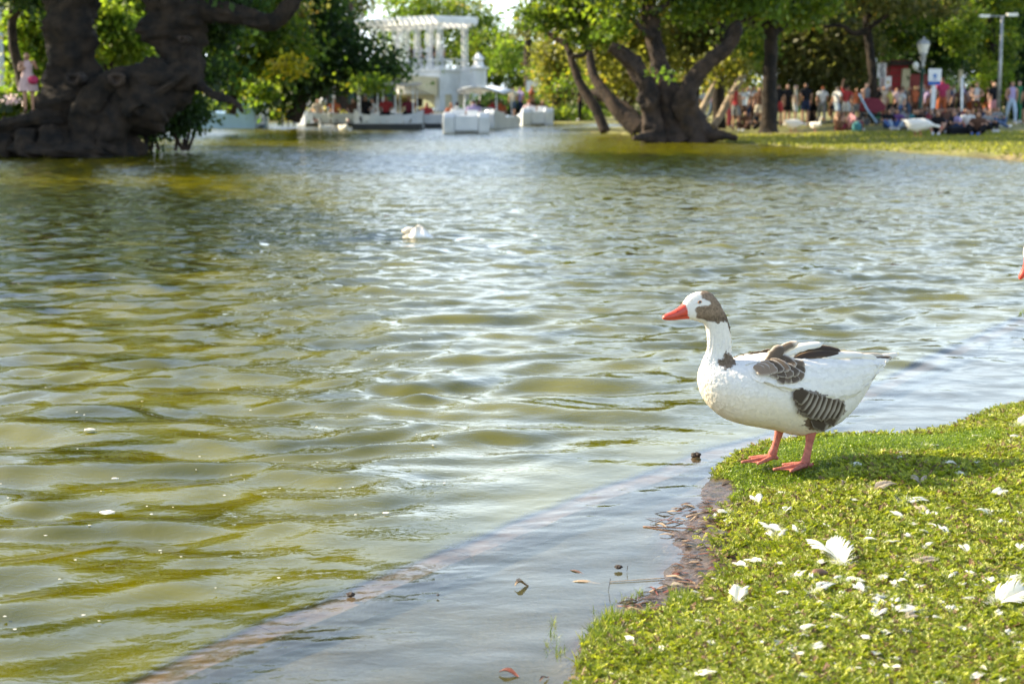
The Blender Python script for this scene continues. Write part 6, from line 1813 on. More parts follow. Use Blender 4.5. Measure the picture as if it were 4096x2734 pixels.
    feat('ruffled_feather', [(850, 600, -.06), (960, 552, -.055), (1080, 520, -.05), (1248, 512, -.04)], .019, (0, -.7, .7), WHITE, WHITE, camber=.35, nl=12)
    feat('ruffled_feather', [(880, 605, -.05), (1000, 575, -.045), (1110, 545, -.04), (1180, 530, -.035)], .020, (0, -.8, .5), WHITE * .95, WHITE, camber=.3, nl=12)
    feat('ruffled_feather', [(1000, 598, -.047), (1120, 552, -.044), (1230, 536, -.038), (1330, 556, -.032)], .011, (0, -.8, .6), BROWN * 1.0, BROWN * 2.4, edge=.7, tip=.9, camber=.3, nl=14)
    feat('ruffled_feather', [(1000, 606, -.056), (1110, 572, -.055), (1210, 560, -.050), (1310, 578, -.045)], .010, (0, -.85, .6), BROWN * .8, BROWN * 2.2, edge=.7, tip=.9, camber=.3, nl=14)
    feat('ruffled_feather', [(1000, 600, -.05), (1120, 558, -.048), (1250, 545, -.042), (1386, 574, -.035)], .0145, (0, -.8, .6), DARK, BROWN * 1.5, edge=.86, tip=.95, camber=.3, nl=14)
    feat('ruffled_feather', [(980, 612, -.062), (1120, 582, -.062), (1250, 580, -.056), (1370, 598, -.05)], .0165, (0, -.85, .5), DARK * 1.1, BROWN * 1.6, edge=.84, tip=.95, camber=.3, nl=14)
    feat('ruffled_feather', [(900, 610, .03), (1020, 570, .03), (1140, 545, .03), (1260, 540, .03)], .018, (0, .7, .7), WHITE, WHITE, camber=.35, nl=12)
    feat('ruffled_feather', [(1180, 590, -.055), (1320, 592, -.052), (1450, 598, -.045), (1560, 612, -.035)], .017, (0, -.7, .7), WHITE, WHITE, camber=.3, nl=12)
    feat('ruffled_feather', [(1200, 600, .03), (1320, 590, .03), (1450, 598, .03), (1560, 615, .02)], .017, (0, .7, .7), WHITE, WHITE, camber=.3, nl=12)
    # long wing tips and tail
    for k, (r_, ci, co) in enumerate([([(1400, 610, -.05), (1550, 622, -.035), (1640, 640, -.028), (1690, 700, -.026)], WHITE, WHITE), ([(1450, 606, -.03), (1580, 620, -.02), (1700, 636, -.012), (1800, 655, -.01)], PALE * .9, PALE * 1.1),
                                      ([(1480, 630, -.04), (1600, 650, -.03), (1700, 652, -.02), (1795, 650, -.016)], BROWN * .8, PALE), ([(1500, 640, -.03), (1640, 645, -.018), (1760, 640, -.01), (1852, 632, -.006)], WHITE * .9, WHITE),
                                      ([(1500, 700, -.045), (1600, 735, -.032), (1660, 715, -.024), (1740, 680, -.018)], DARK * 1.4, BROWN), ([(1480, 720, -.04), (1590, 765, -.03), (1660, 735, -.024), (1730, 700, -.016)], DARK, PALE * .7),
                                      ([(1480, 640, .03), (1640, 642, .02), (1760, 640, .012), (1840, 636, .008)], WHITE * .9, WHITE)]):
        feat('tail_feather', r_, .0125, (0, -.8 if r_[0][2] < 0 else .8, .5), ci, co, edge=.7, tip=.9, camber=.25, nl=12)
    return root

hero = make_goose('white and brown goose with orange beak standing on the bank at the water edge', OG, rz=0.27)
hero.scale = (1.085, 1.0, 1.015)

# white goose just entering at the right edge, beak pointing down
piv = c1(470, 280); hang_ = R(46)
tipl = head_fix(c1(108, 286), hang_, piv)
Y2 = 6.35; tw = aty(4077, 1116, Y2)
g2 = make_goose('white goose at the right edge of the picture with only its red beak tip showing', (tw.x - tipl[0], Y2, tw.z - tipl[2]), patches=False, detail=False, head_ang=hang_)
g2z = g2.location.z
# far geese on the lawn: heads stretched forward to graze
GR = [((40, 940), (62, 985), .011), ((62, 900), (100, 1000), .024), ((105, 868), (140, 1000), .033), ((165, 850), (170, 990), .036), ((225, 850), (215, 975), .034), ((300, 838), (280, 960), .034), ((380, 800), (340, 950), .036), ((450, 760), (395, 950), .045), ((520, 710), (440, 958), .062), ((590, 668), (480, 975), .08)] + RINGS[16:]
BK2 = [((80, 882), (108, 1000), .0235), ((62, 900), (95, 1004), .022), ((38, 930), (70, 1010), .0185), ((10, 955), (38, 1015), .0165), ((-20, 975), (-2, 1016), .015), ((-45, 988), (-38, 1012), .011), ((-56, 996), (-54, 1005), .005)]
q = gpt(2103, 320)
make_goose('white goose grazing on the far lawn in front of the seated people', q, patches=False, detail=False, rings=GR, beak=BK2, rz=math.pi - .15, scale=1.15)
q = gpt(1818, 303)
make_goose('pale goose bending down on the far lawn right of the straight trunk', q, patches=False, detail=False, rings=GR, beak=BK2, rz=math.pi + .3, scale=0.95)
q = gpt(1868, 304)
make_goose('pale goose standing half turned behind the grazing one', q, patches=False, detail=False, rz=2.2, scale=0.7)
for x, y, rz, lb in [(752, 300, .4, 'small white goose swimming below the cream roofed boat'), (786, 300, 2.2, 'white goose swimming with upright neck right of the other small one')]:
    q = G(x, y, 0); make_goose(lb, (q.x, q.y, -.17), patches=False, detail=False, rz=rz, legs=True, scale=.85, group='geese swimming far out')

# ------------------------------------------------------------------ ground cover on the near bank
lib = bpy.data.collections.new('sprig_library')      # not linked to the scene: only feeds the scattered stuff
def leafy_mat(name, ca, cb, cc, transl=.4, rough=.38):
    m, nt, out = new_mat(name)
    oi = nt.nodes.new('ShaderNodeObjectInfo')
    rp = nt.nodes.new('ShaderNodeValToRGB'); e = rp.color_ramp.elements
    e[0].position = 0; e[0].color = c4(ca); e[1].position = 1; e[1].color = c4(cc)
    em = e.new(.5); em.color = c4(cb)
    nt.links.new(oi.outputs['Random'], rp.inputs['Fac'])
    p = nt.nodes.new('ShaderNodeBsdfPrincipled'); p.inputs['Roughness'].default_value = rough; p.inputs['Specular IOR Level'].default_value = .45
    nt.links.new(rp.outputs['Color'], p.inputs['Base Color'])
    t = nt.nodes.new('ShaderNodeBsdfTranslucent')
    g = nt.nodes.new('ShaderNodeVectorMath'); g.operation = 'MULTIPLY'; g.inputs[1].default_value = (1.7, 1.8, .8)
    nt.links.new(rp.outputs['Color'], g.inputs[0]); nt.links.new(g.outputs[0], t.inputs['Color'])
    mx = nt.nodes.new('ShaderNodeMixShader'); mx.inputs[0].default_value = transl
    nt.links.new(p.outputs[0], mx.inputs[1]); nt.links.new(t.outputs[0], mx.inputs[2]); nt.links.new(mx.outputs[0], out.inputs['Surface'])
    return m
M['clover'] = leafy_mat('clover_leaf', (.10, .165, .010), (.16, .23, .013), (.25, .31, .025))
M['mat_leaf'] = leafy_mat('mat_leaf', (.13, .17, .014), (.24, .28, .026), (.42, .42, .06))
M['blade'] = leafy_mat('grass_blade', (.08, .13, .012), (.15, .20, .02), (.28, .29, .05))
M['brown_stem'] = leafy_mat('brown_stem', (.12, .06, .03), (.2, .11, .05), (.10, .09, .03), .1, .6)

def lib_obj(name, V_, F_, m_):
    me = bpy.data.meshes.new(name); me.from_pydata(V_, [], F_); me.materials.append(m_)
    for p_ in me.polygons: p_.use_smooth = True
    o = bpy.data.objects.new(name, me); lib_c[-1].objects.link(o); return o
lib_c = []
def new_lib(name):
    c = bpy.data.collections.new(name); lib_c.append(c); return c

def leaf_geo(V_, F_, base, d, up, L_, W_, cup=.2):
    d = Vector(d).normalized(); up = Vector(up); s = d.cross(up).normalized(); n = s.cross(d)
    b = Vector(base); i = len(V_)
    V_ += [tuple(b), tuple(b + d * L_ * .45 + s * W_ + n * cup * W_), tuple(b + d * L_ * .5), tuple(b + d * L_ * .45 - s * W_ + n * cup * W_), tuple(b + d * L_ * .85 + s * W_ * .75 + n * cup * W_), tuple(b + d * L_), tuple(b + d * L_ * .85 - s * W_ * .75 + n * cup * W_)]
    F_ += [(i, i + 2, i + 1), (i, i + 3, i + 2), (i + 1, i + 2, i + 5, i + 4), (i + 3, i + 6, i + 5, i + 2)]

rl = random.Random(4)
cl_c = new_lib('clover_lib')
for v in range(5):
    V_, F_ = [], []
    for k in range(rl.randint(6, 9)):
        a = rl.uniform(0, 6.28); rr_ = rl.uniform(.001, .011); h = rl.uniform(.006, .024)
        b = (rr_ * math.cos(a), rr_ * math.sin(a), h)
        i = len(V_); V_ += [(b[0] * .3, b[1] * .3, -.004), (b[0] * .3 + .0006, b[1] * .3, -.004), b]; F_.append((i, i + 1, i + 2))
        leaf_geo(V_, F_, b, (math.cos(a + rl.uniform(-.9, .9)), math.sin(a + rl.uniform(-.9, .9)), rl.uniform(-.1, .8)), (0, 0, 1), rl.uniform(.0055, .0095), rl.uniform(.0020, .0034))
    lib_obj('clover_sprig', V_, F_, M['clover'])
mt_c = new_lib('mat_lib')
for v in range(12):
    V_, F_ = [], []
    for st in range(3):
        a0 = rl.uniform(0, 6.28); ln = rl.uniform(.012, .022)
        for k in range(7):
            t_ = k / 6; a = a0 + t_ * .5; b = (ln * t_ * math.cos(a), ln * t_ * math.sin(a), .002 + .011 * math.sin(t_ * 1.7) + (.003 if st else 0))
            for sgn in (-1, 1):
                leaf_geo(V_, F_, b, (math.cos(a + sgn * 1.0) * .8, math.sin(a + sgn * 1.0) * .8, rl.uniform(.2, .95)), (0, 0, 1), rl.uniform(.0045, .0075), rl.uniform(.0010, .0017), .35)
    lib_obj('mat_sprig', V_, F_, M['mat_leaf'] if v else M['brown_stem'])
gr_c = new_lib('grass_lib')
for v in range(5):
    V_, F_ = [], []
    for k in range(6):
        a = rl.uniform(0, 6.28); L_ = rl.uniform(.022, .05); lean = rl.uniform(.1, .9); w = rl.uniform(.0007, .0013); bx_, by_ = rl.uniform(-.005, .005), rl.uniform(-.005, .005)
        s_ = (-math.sin(a) * w, math.cos(a) * w); i = len(V_)
        for j in range(5):
            t_ = j / 4; r0 = L_ * lean * t_ * t_ * .8; z = L_ * (t_ - lean * .35 * t_ * t_); ww = (1 - t_ ** 2) + .03
            V_ += [(bx_ + r0 * math.cos(a) + s_[0] * ww, by_ + r0 * math.sin(a) + s_[1] * ww, z), (bx_ + r0 * math.cos(a) - s_[0] * ww, by_ + r0 * math.sin(a) - s_[1] * ww, z)]
        for j in range(4): F_.append((i + 2 * j, i + 2 * j + 1, i + 2 * j + 3, i + 2 * j + 2))
    lib_obj('grass_sprig', V_, F_, M['blade'])

def scatter(name, label, cat, pts_, rot, scl, coll):
    me = bpy.data.meshes.new(name); n = len(pts_)
    me.vertices.add(n); me.vertices.foreach_set('co', np.asarray(pts_, dtype=np.float32).ravel())
    a = me.attributes.new('rot', 'FLOAT_VECTOR', 'POINT'); a.data.foreach_set('vector', np.asarray(rot, dtype=np.float32).ravel())
    b = me.attributes.new('scl', 'FLOAT', 'POINT'); b.data.foreach_set('value', np.asarray(scl, dtype=np.float32).ravel())
    o = bpy.data.objects.new(name, me); COL.objects.link(o)
    ng = bpy.data.node_groups.new(name, 'GeometryNodeTree')
    ng.interface.new_socket('Geometry', in_out='INPUT', socket_type='NodeSocketGeometry'); ng.interface.new_socket('Geometry', in_out='OUTPUT', socket_type='NodeSocketGeometry')
    gi = ng.nodes.new('NodeGroupInput'); go = ng.nodes.new('NodeGroupOutput')
    ci = ng.nodes.new('GeometryNodeCollectionInfo'); ci.inputs['Collection'].default_value = coll
    ci.inputs['Separate Children'].default_value = True; ci.inputs['Reset Children'].default_value = True
    ip = ng.nodes.new('GeometryNodeInstanceOnPoints'); ip.inputs['Pick Instance'].default_value = True
    ar = ng.nodes.new('GeometryNodeInputNamedAttribute'); ar.data_type = 'FLOAT_VECTOR'; ar.inputs['Name'].default_value = 'rot'
    as_ = ng.nodes.new('GeometryNodeInputNamedAttribute'); as_.data_type = 'FLOAT'; as_.inputs['Name'].default_value = 'scl'
    L_ = ng.links
    L_.new(gi.outputs[0], ip.inputs['Points']); L_.new(ci.outputs[0], ip.inputs['Instance'])
    L_.new(ar.outputs['Attribute'], ip.inputs['Rotation']); L_.new(as_.outputs['Attribute'], ip.inputs['Scale'])
    rv = ng.nodes.new('FunctionNodeRandomValue'); rv.data_type = 'INT'; rv.inputs['Min'].default_value = 0; rv.inputs['Max'].default_value = 50
    L_.new(rv.outputs[2], ip.inputs['Instance Index'])
    L_.new(ip.outputs[0], go.inputs[0])
    md = o.modifiers.new('scatter', 'NODES'); md.node_group = ng
    props(o, label, cat, kind='stuff')
    return o

def near_pts(n, x0, x1, y0, y1, keep, seed):
    r_ = np.random.default_rng(seed)
    X_ = r_.uniform(x0, x1, n); Y_ = r_.uniform(y0, y1, n)
    s = sdist(X_, Y_, bank_poly)
    k = keep(X_, Y_, s, r_)
    X_, Y_ = X_[k], Y_[k]
    Z_ = near_height(X_, Y_)
    n_ = len(X_)
    rot = np.stack([r_.normal(0, .25, n_), r_.normal(0, .25, n_), r_.uniform(0, 6.28, n_)], -1)
    return np.stack([X_, Y_, Z_ - .002], -1), rot, r_.uniform(.75, 1.3, n_)

xl, xr, yn, yf = 0.1, 4.4, 2.5, 8.0
clover_zone = [xy(G(*q, 0.06)) for q in [(1640, 1110), (1655, 1060), (1700, 1035), (1790, 1005), (1900, 985), (2050, 985), (2150, 985), (2260, 990), (2320, 1010), (2230, 1052), (2000, 1062), (1930, 1085), (1900, 1115), (1800, 1118), (1720, 1118), (1690, 1130)]]
def is_clover(X_, Y_): return sdist(X_, Y_, clover_zone) + 0.05 * fbm(X_ * 14, Y_ * 14, 52, 3)
def bare(X_, Y_): return fbm(X_ * 5, Y_ * 5, 57, 4)
p_, r_, s_ = near_pts(205000, xl, xr, yn, yf, lambda X_, Y_, s, r: (s + .03 * fbm(X_ * 25, Y_ * 25, 51, 2) > -.015) & (is_clover(X_, Y_) > -.01), 21)
scatter('clover_cover', 'bright green round leafed ground cover around the feet of the goose', 'ground cover', p_, r_, s_, cl_c)
lit = [xy(G(*q)) for q in [(1490, 1190), (1560, 1160), (1650, 1125), (1735, 1130), (1725, 1250), (1690, 1330), (1620, 1400), (1500, 1430), (1430, 1440), (1420, 1380), (1540, 1330), (1560, 1260)]]
def mk(X_, Y_, s, r):
    dens = np.clip(smooth(-.06, .06, s + .10 * fbm(X_ * 9, Y_ * 9, 53, 3)), 0, 1) * smooth(-.40, -.22, bare(X_, Y_)) * (1 - .88 * smooth(-.03, .03, sdist(X_, Y_, lit) + .06 * fbm(X_ * 16, Y_ * 16, 59, 3)))
    return (r.random(len(X_)) < dens) & (is_clover(X_, Y_) < .02)
p_, r_, s_ = near_pts(490000, xl, xr, yn, yf, mk, 22)
scatter('mat_cover', 'low olive green leafy mat covering the near bank', 'ground cover', p_, r_, s_ * (1.05 + .7 * fbm(p_[:, 0] * 7, p_[:, 1] * 7, 71, 3)) * np.random.default_rng(5).uniform(.7, 1.35, len(s_)), mt_c)
front = [xy(G(*q, 0.04)) for q in [(1300, 1600), (1350, 1490), (1385, 1440), (1480, 1420), (1560, 1420), (1620, 1440), (1900, 1450), (2349, 1440), (2600, 1600), (2600, 1800), (1200, 1800)]]
tuft_r = [xy(G(*q, 0.04)) for q in [(2235, 962), (2265, 940), (2349, 930), (2440, 925), (2440, 960), (2300, 965)]]
def gk(X_, Y_, s, r):
    a = smooth(-.06, .05, sdist(X_, Y_, front) + .08 * fbm(X_ * 7, Y_ * 7, 58, 3)) * .45 * smooth(-.06, .02, s)
    b = (sdist(X_, Y_, tuft_r) > -.02) * (s > -.03)
    c = .06 * (s > .03) * (fbm(X_ * 6, Y_ * 6, 61, 3) > 0)
    return r.random(len(X_)) < np.maximum(np.maximum(a, b), c)
p_, r_, s_ = near_pts(110000, xl, xr + .4, yn, yf, gk, 23)
scatter('grass', 'short fresh grass blades at the front and right end of the bank', 'grass', p_, r_, s_, gr_c)
# stray sprigs in the shallow water beside the bank
p_, r_, s_ = near_pts(9000, .1, 1.6, 2.9, 4.6, lambda X_, Y_, s, r: (s < 0) & (s > -.2) & (fbm(X_ * 8, Y_ * 8, 54, 3) > .10) & (sdist(X_, Y_, deep_poly) < -.33), 24)
p_[:, 2] = np.maximum(p_[:, 2], -.012)
scatter('water_weeds', 'small sprigs of weed poking out of the shallows', 'weeds', p_, r_, s_ * .9, gr_c)
edge_r = [xy(G(*q)) for q in [(1290, 1600), (1330, 1520), (1370, 1440), (1440, 1405), (1560, 1380), (1600, 1400), (1500, 1450), (1440, 1500), (1400, 1600)]]
p_, r_, s_ = near_pts(26000, .1, 1.8, 2.7, 4.6, lambda X_, Y_, s, r: (sdist(X_, Y_, edge_r) > -.01) & (s > -.10) & (s < .05) & (fbm(X_ * 11, Y_ * 11, 66, 3) > .02), 27)
p_[:, 2] = np.maximum(p_[:, 2], -.010)
scatter('edge_grass', 'ragged grass tufts standing in the water along the lower edge of the bank', 'grass', p_, r_, s_ * 1.25, gr_c)
# tuft on the kerb at the far right
tz = G(2349, 722); rr_ = np.random.default_rng(8); n_ = 110
p_ = np.stack([tz.x + .12 + rr_.normal(0, .06, n_), tz.y - .02 + rr_.normal(0, .07, n_), np.full(n_, -.01)], -1)
scatter('kerb_grass', 'tuft of grass growing on the sunken kerb at the right edge', 'grass', p_, np.stack([rr_.normal(0, .2, n_), rr_.normal(0, .2, n_), rr_.uniform(0, 6, n_)], -1), rr_.uniform(1.0, 1.9, n_), gr_c)

# ------------------------------------------------------------------ fallen feathers
FW = np.array((.86, .85, .80)); FB = np.array((.52, .44, .34))
M['fallen'] = col_mat('fallen_feather', 0.6, 0.35, 0.2, gain=.8)
def fallen(kind, seed):
    """vane split into barbs along a curved quill, with a fluffy base"""
    r_ = np.random.default_rng(seed); V_ = []; F_ = []
    n = 26; curve = r_.uniform(-.5, .5); lift = r_.uniform(.1, .45)
    wide = {'fan': .55, 'blade': .22, 'curl': .28, 'down': .5}[kind]
    def quill(t): return np.array([t, curve * t * t * .5, lift * .5 * math.sin(min(t * 2.4, 3.0))])
    for sgn in (-1, 1):
        start = r_.uniform(.12, .3)
        for i in range(n):
            t0 = start + (1 - start) * i / n
            if kind != 'down' and r_.random() < .06: continue
            q = quill(t0); q2 = quill(t0 + .03); tg = (q2 - q) / np.linalg.norm(q2 - q)
            L_ = wide * math.sin(min(1, (1.08 - t0) * 1.9) * math.pi / 2) * (1.0 if kind != 'curl' else (1.2 - t0)) * r_.uniform(.9, 1.05)
            sw = .5 + .6 * t0 + r_.normal(0, .04)
            d = np.array([tg[0] * sw - tg[1] * sgn, tg[1] * sw + tg[0] * sgn, 0]); d /= np.linalg.norm(d)
            w = (1 - start) / n * 1.15
            i0 = len(V_); m_ = 5
            for j in range(m_ + 1):
                f = j / m_; up_ = (.38 if kind != 'curl' else .8) * L_ * math.sin(f * 2.3)
                c_ = q + d * L_ * f + np.array([tg[0] * f * f * L_ * .35, tg[1] * f * f * L_ * .35, up_])
                ww = w * (1 - .65 * f * f)
                V_ += [c_ - tg * ww, c_ + tg * ww]
            for j in range(m_): F_.append((i0 + 2 * j, i0 + 2 * j + 1, i0 + 2 * j + 3, i0 + 2 * j + 2))
    nf = 320 if kind == 'down' else (240 if kind == 'fan' else 140)
    for k in range(nf):
        t0 = r_.uniform(0, .38 if kind != 'down' else .9); q = quill(t0); a = r_.uniform(0, 6.28); L_ = r_.uniform(.14, .42)
        d = np.array([math.cos(a), math.sin(a), r_.uniform(0, .9)]); sd_ = np.array([-math.sin(a), math.cos(a), 0]) * .0045
        i0 = len(V_)
        for j in range(4):
            f = j / 3; c_ = q + d * L_ * f - np.array([0, 0, .15 * L_ * f * f]) + sd_ * 6 * math.sin(f * 4 + k) * L_
            V_ += [c_ - sd_ * (1.2 - f), c_ + sd_ * (1.2 - f)]
        for j in range(3): F_.append((i0 + 2 * j, i0 + 2 * j + 1, i0 + 2 * j + 3, i0 + 2 * j + 2))
    i0 = len(V_)
    for j in range(9):
        q = quill(j / 8); w = .012 * (1.1 - j / 8)
        V_ += [q + np.array([0, -w, .004]), q + np.array([0, w, .004]), q + np.array([0, 0, .004 + w])]
    for j in range(8):
        a = i0 + 3 * j
        F_ += [(a, a + 2, a + 5, a + 3), (a + 2, a + 1, a + 4, a + 5), (a + 1, a, a + 3, a + 4)]
    return V_, F_
FT = {}
def ft_mesh(kind, v, brown):
    k = (kind, v, brown)
    if k not in FT:
        V_, F_ = fallen(kind, v * 7 + 1); base = FB if brown else FW
        V_ = np.array(V_); cc_ = base * (1 - .12 * np.clip(V_[:, 0:1], 0, 1))
        FT[k] = np_mesh('fallen_feather', V_, np.array(F_), True, np.tile(cc_, (1, 1)))
        FT[k].materials.append(M['fallen'])
    return FT[k]
def ff(px, py, size, kind, v, label, rz, brown=False, group='white feathers lying on the bank', z=None, tilt=None):
    p0 = atz(px, py, .085)
    zz = float(near_height(np.array([p0.x]), np.array([p0.y]))[0]) + (.012 if z is None else z)
    if zz < .004: zz = .004
    p0 = atz(px, py, zz)
    s = size / F_PX * (p0.y * CP + 0.2) * 1.22
    o = bpy.data.objects.new('feather', ft_mesh(kind, v, brown)); COL.objects.link(o)
    o.location = p0; o.rotation_euler = (random.uniform(-.3, .3) if tilt is None else tilt, random.uniform(-.25, .15), rz); o.scale = (s,) * 3
    props(o, label, 'feather', group)
def k6(u, v): return 3096 + .5 * u, 1950 + .5 * v
def k8(u, v): return 3296 + .638 * u, 1000 + .638 * v
def k5(u, v): return 2200 + .6277 * u, 1750 + .6277 * v
big = [
    (k6(560, 640), 150, 'fan', 6, 'largest white fan shaped feather with a split vane, middle of the bank', 1.7, False),
    (k6(1000, 140), 105, 'blade', 1, 'white arched feather with combed barbs, below the tail of the goose shadow', .3, False),
    (k6(60, 420), 90, 'down', 2, 'brightest fluffy white feather near the muddy edge', 1.9, False),
    (k6(70, 240), 85, 'curl', 1, 'wispy white feather with loose barbs above the brightest fluffy one', 1.1, False),
    (k6(205, 400), 55, 'fan', 2, 'small white fan feather right of the brightest fluffy one', 1.4, False),
    (k6(410, 370), 75, 'curl', 3, 'cream curled feather arching over the mat, left of centre', .2, True),
    (k6(320, 440), 65, 'curl', 4, 'thin grey feather lying flat above the large fan feather', .1, True),
    (k6(150, 760), 100, 'blade', 2, 'white arched feather with pointed barbs left of the brown cone', .9, False),
    (k6(530, 780), 100, 'curl', 5, 'white feather lying sideways just below the large fan feather', .15, False),
    (k6(290, 870), 120, 'curl', 6, 'ragged white feather with brownish strands below the brown cone', .5, False),
    (k6(1050, 640), 115, 'blade', 3, 'beige pointed feather on the right half of the bank', .3, True),
    (k6(1360, 770), 70, 'down', 4, 'round fluffy white feather right of the beige pointed one', 1.2, False),
    (k6(1590, 750), 75, 'curl', 7, 'white feather curled like a crescent near the right side', 1.5, False),
    (k6(1850, 760), 110, 'blade', 4, 'smooth white feather cut by the right edge of the picture', .6, False),
    (k6(1740, 960), 130, 'fan', 3, 'big white feather with striped barbs near the right edge', .4, False),
    (k6(1900, 1070), 100, 'down', 5, 'ruffled white fluff below the striped feather near the right edge', .2, False),
    (k6(770, 920), 75, 'curl', 8, 'white twisted feather low in the middle of the bank', 1.0, False),
    (k6(920, 960), 60, 'down', 6, 'soft white feather right of the twisted one', 2.4, False),
    (k6(1200, 1010), 75, 'down', 7, 'white fluffy feather with a grey quill pointing right', 2.9, False),
    (k6(790, 1070), 70, 'down', 8, 'bright white tuft below the twisted feather', .9, False),
    (k6(760, 50), 105, 'curl', 9, 'tan spread feather lying in the lower rim of the goose shadow', .1, True),
    (k6(200, 1180), 75, 'curl', 10, 'soft white curved feather low on the left of the grass', .6, False),
    (k6(10, 1310), 70, 'blade', 5, 'white feather lying level near the front left of the grass', .2, False),
    (k6(1720, 80), 55, 'down', 9, 'small fluffy white feather high on the right side of the bank', .2, False),
    (k8(600, 1235), 85, 'blade', 6, 'white feather pair lying above the goose shadow behind its tail', .3, False),
    (k8(1205, 1120), 75, 'down', 10, 'ragged white feather on the right edge above the shadow', .5, False),
    (k8(175, 1375), 60, 'curl', 11, 'bluish white curved feather lying in the shadow of the goose', .9, False),
    (k8(845, 1390), 45, 'blade', 7, 'grey white feather in the right part of the shadow', 1.3, False),
    (k8(610, 1480), 60, 'fan', 4, 'upright tan and white feather just under the shadow', 1.6, True),
    (k8(1090, 1250), 45, 'curl', 12, 'small white crescent feather right of the shadow', .7, False),
    (k5(1420, 680), 90, 'down', 11, 'fluffy white feather at the inner edge of the dry litter', 1.2, False),
    (k5(1390, 810), 65, 'fan', 5, 'folded white feather pointing left beside the litter', 2.6, False),
    (k5(1200, 1060), 75, 'down', 12, 'tall white tuft standing at the grass edge left of centre', 1.5, False),
    (k5(1130, 560), 50, 'down', 13, 'white down on the wet mud beside the long dry stalk', 1.2, False),
    (k5(1040, 620), 55, 'curl', 13, 'soiled white feather among the dry leaves', .2, True),
    (k5(860, 1560), 90, 'down', 14, 'white fluffy feather cut by the bottom edge of the picture', .2, False),
    (k5(540, 1330), 70, 'curl', 14, 'wet white feather stuck at the waterline in the lower grass', 2.0, False),
    (k6(1555, 1545), 50, 'down', 15, 'white feather at the bottom edge far right', .2, False),
    (k6(930, 1480), 55, 'blade', 8, 'small upright white feather low in the middle of the grass', 1.6, False)]
for (pp, size, kind, v, lb, rz, br) in big:
    ff(pp[0], pp[1], size, kind, v, lb, rz, br)
rsm = random.Random(9)
small = [k6(*q) for q in [(1230, 240), (1320, 240), (980, 790), (1310, 950), (1410, 960), (570, 105), (1380, 60), (1415, 160), (1790, 310), (750, 400), (705, 430), (1205, 390), (1110, 410), (50, 1150), (150, 1335), (290, 1290), (480, 1400), (660, 1200), (900, 1370),
                           (1640, 1210), (1500, 1140), (1940, 1240), (1680, 1270), (1900, 1310), (440, 1545), (890, 700), (560, 1330), (830, 1330), (700, 1360), (1020, 540), (1550, 520), (665, 170), (100, 50), (345, 230), (860, 450), (960, 350), (1150, 380), (1350, 900), (290, 760), (1000, 780), (80, 970), (1760, 960), (1960, 510)]]
small += [k8(*q) for q in [(540, 1275), (900, 1415), (105, 1475), (1020, 1045), (965, 1340), (1070, 1540), (740, 1350), (440, 1320), (990, 1170), (300, 1410), (1230, 1180)]]
small += [k5(*q) for q in [(1265, 490), (1330, 430), (1500, 355), (720, 1380), (1200, 1300), (1330, 1180), (1460, 1230), (950, 990), (1070, 905), (360, 1500), (1550, 1380), (980, 1170), (1480, 1350), (700, 1400)]]
for i in range(165):
    small.append((rsm.uniform(2700, 4090), rsm.uniform(1980, 2730)) if i % 2 else (min(4090, rsm.gauss(3700, 260)), min(2730, rsm.gauss(2450, 130))))
for (x_, y_) in small:
    q = atz(x_, y_, .08)
    if sdist(np.array([q.x]), np.array([q.y]), bank_poly)[0] < -.03: continue
    ff(x_, y_, rsm.uniform(16, 52), rsm.choice(['down', 'down', 'curl', 'blade']), rsm.randint(0, 9), 'tiny tuft of white down caught in the green ground cover', rsm.uniform(0, 6), rsm.random() < .12, group='tiny tufts of down in the ground cover', z=.016)

# ------------------------------------------------------------------ dry leaves, stalks, twigs and clods along the waterline
M['dry_leaf'] = mat('dry_leaf', (.20, .105, .06), (.09, .05, .03), 60, .6, .001, 200)
M['dry_red'] = mat('dry_red', (.24, .075, .04), (.12, .04, .025), 60, .5, .001, 200)
M['straw'] = mat('straw', (.40, .30, .19), (.26, .18, .11), 60, .6, .001, 200)
M['green_leaf'] = mat('green_leaf', (.12, .20, .04), (.09, .15, .03), 40, .3, .001, 200, spec=.6)
M['clod'] = mat('clod', (.05, .033, .022), (.02, .014, .01), 60, .7, .006, 140)
def dry_leaf(L_, W_, curl, m_, loc, rz, label, group=None, name='dry_leaf', cat='dry leaf', tilt=0.0):
    nx, ny = 9, 4; vs_ = []
    for i in range(nx):
        t_ = i / (nx - 1); w = W_ * math.sin(math.pi * min(1, t_ * .93 + .05)) ** .8 * .5
        for j in range(ny):
            f = j / (ny - 1) * 2 - 1
            vs_.append(((t_ - .5) * L_, f * w + .12 * L_ * math.sin(t_ * 2.6) * curl, curl * (.10 * L_ * math.sin(t_ * 5) + .5 * w * f * f) + .002))
    fs = grid_faces(nx, ny).tolist(); n0 = len(vs_)
    vs_ += [(a, b, c - .0009) for a, b, c in vs_]; fs += [[k + n0 for k in reversed(f)] for f in fs]
    me = bpy.data.meshes.new('dry_leaf'); me.from_pydata(vs_, [], fs)
    for p_ in me.polygons: p_.use_smooth = True
    o = mesh_obj(name, me, m_, None, loc); o.rotation_euler = (random.uniform(-.2, .2), tilt, rz); props(o, label, cat, group)
    return o
rq = random.Random(12)
n_ok = 0
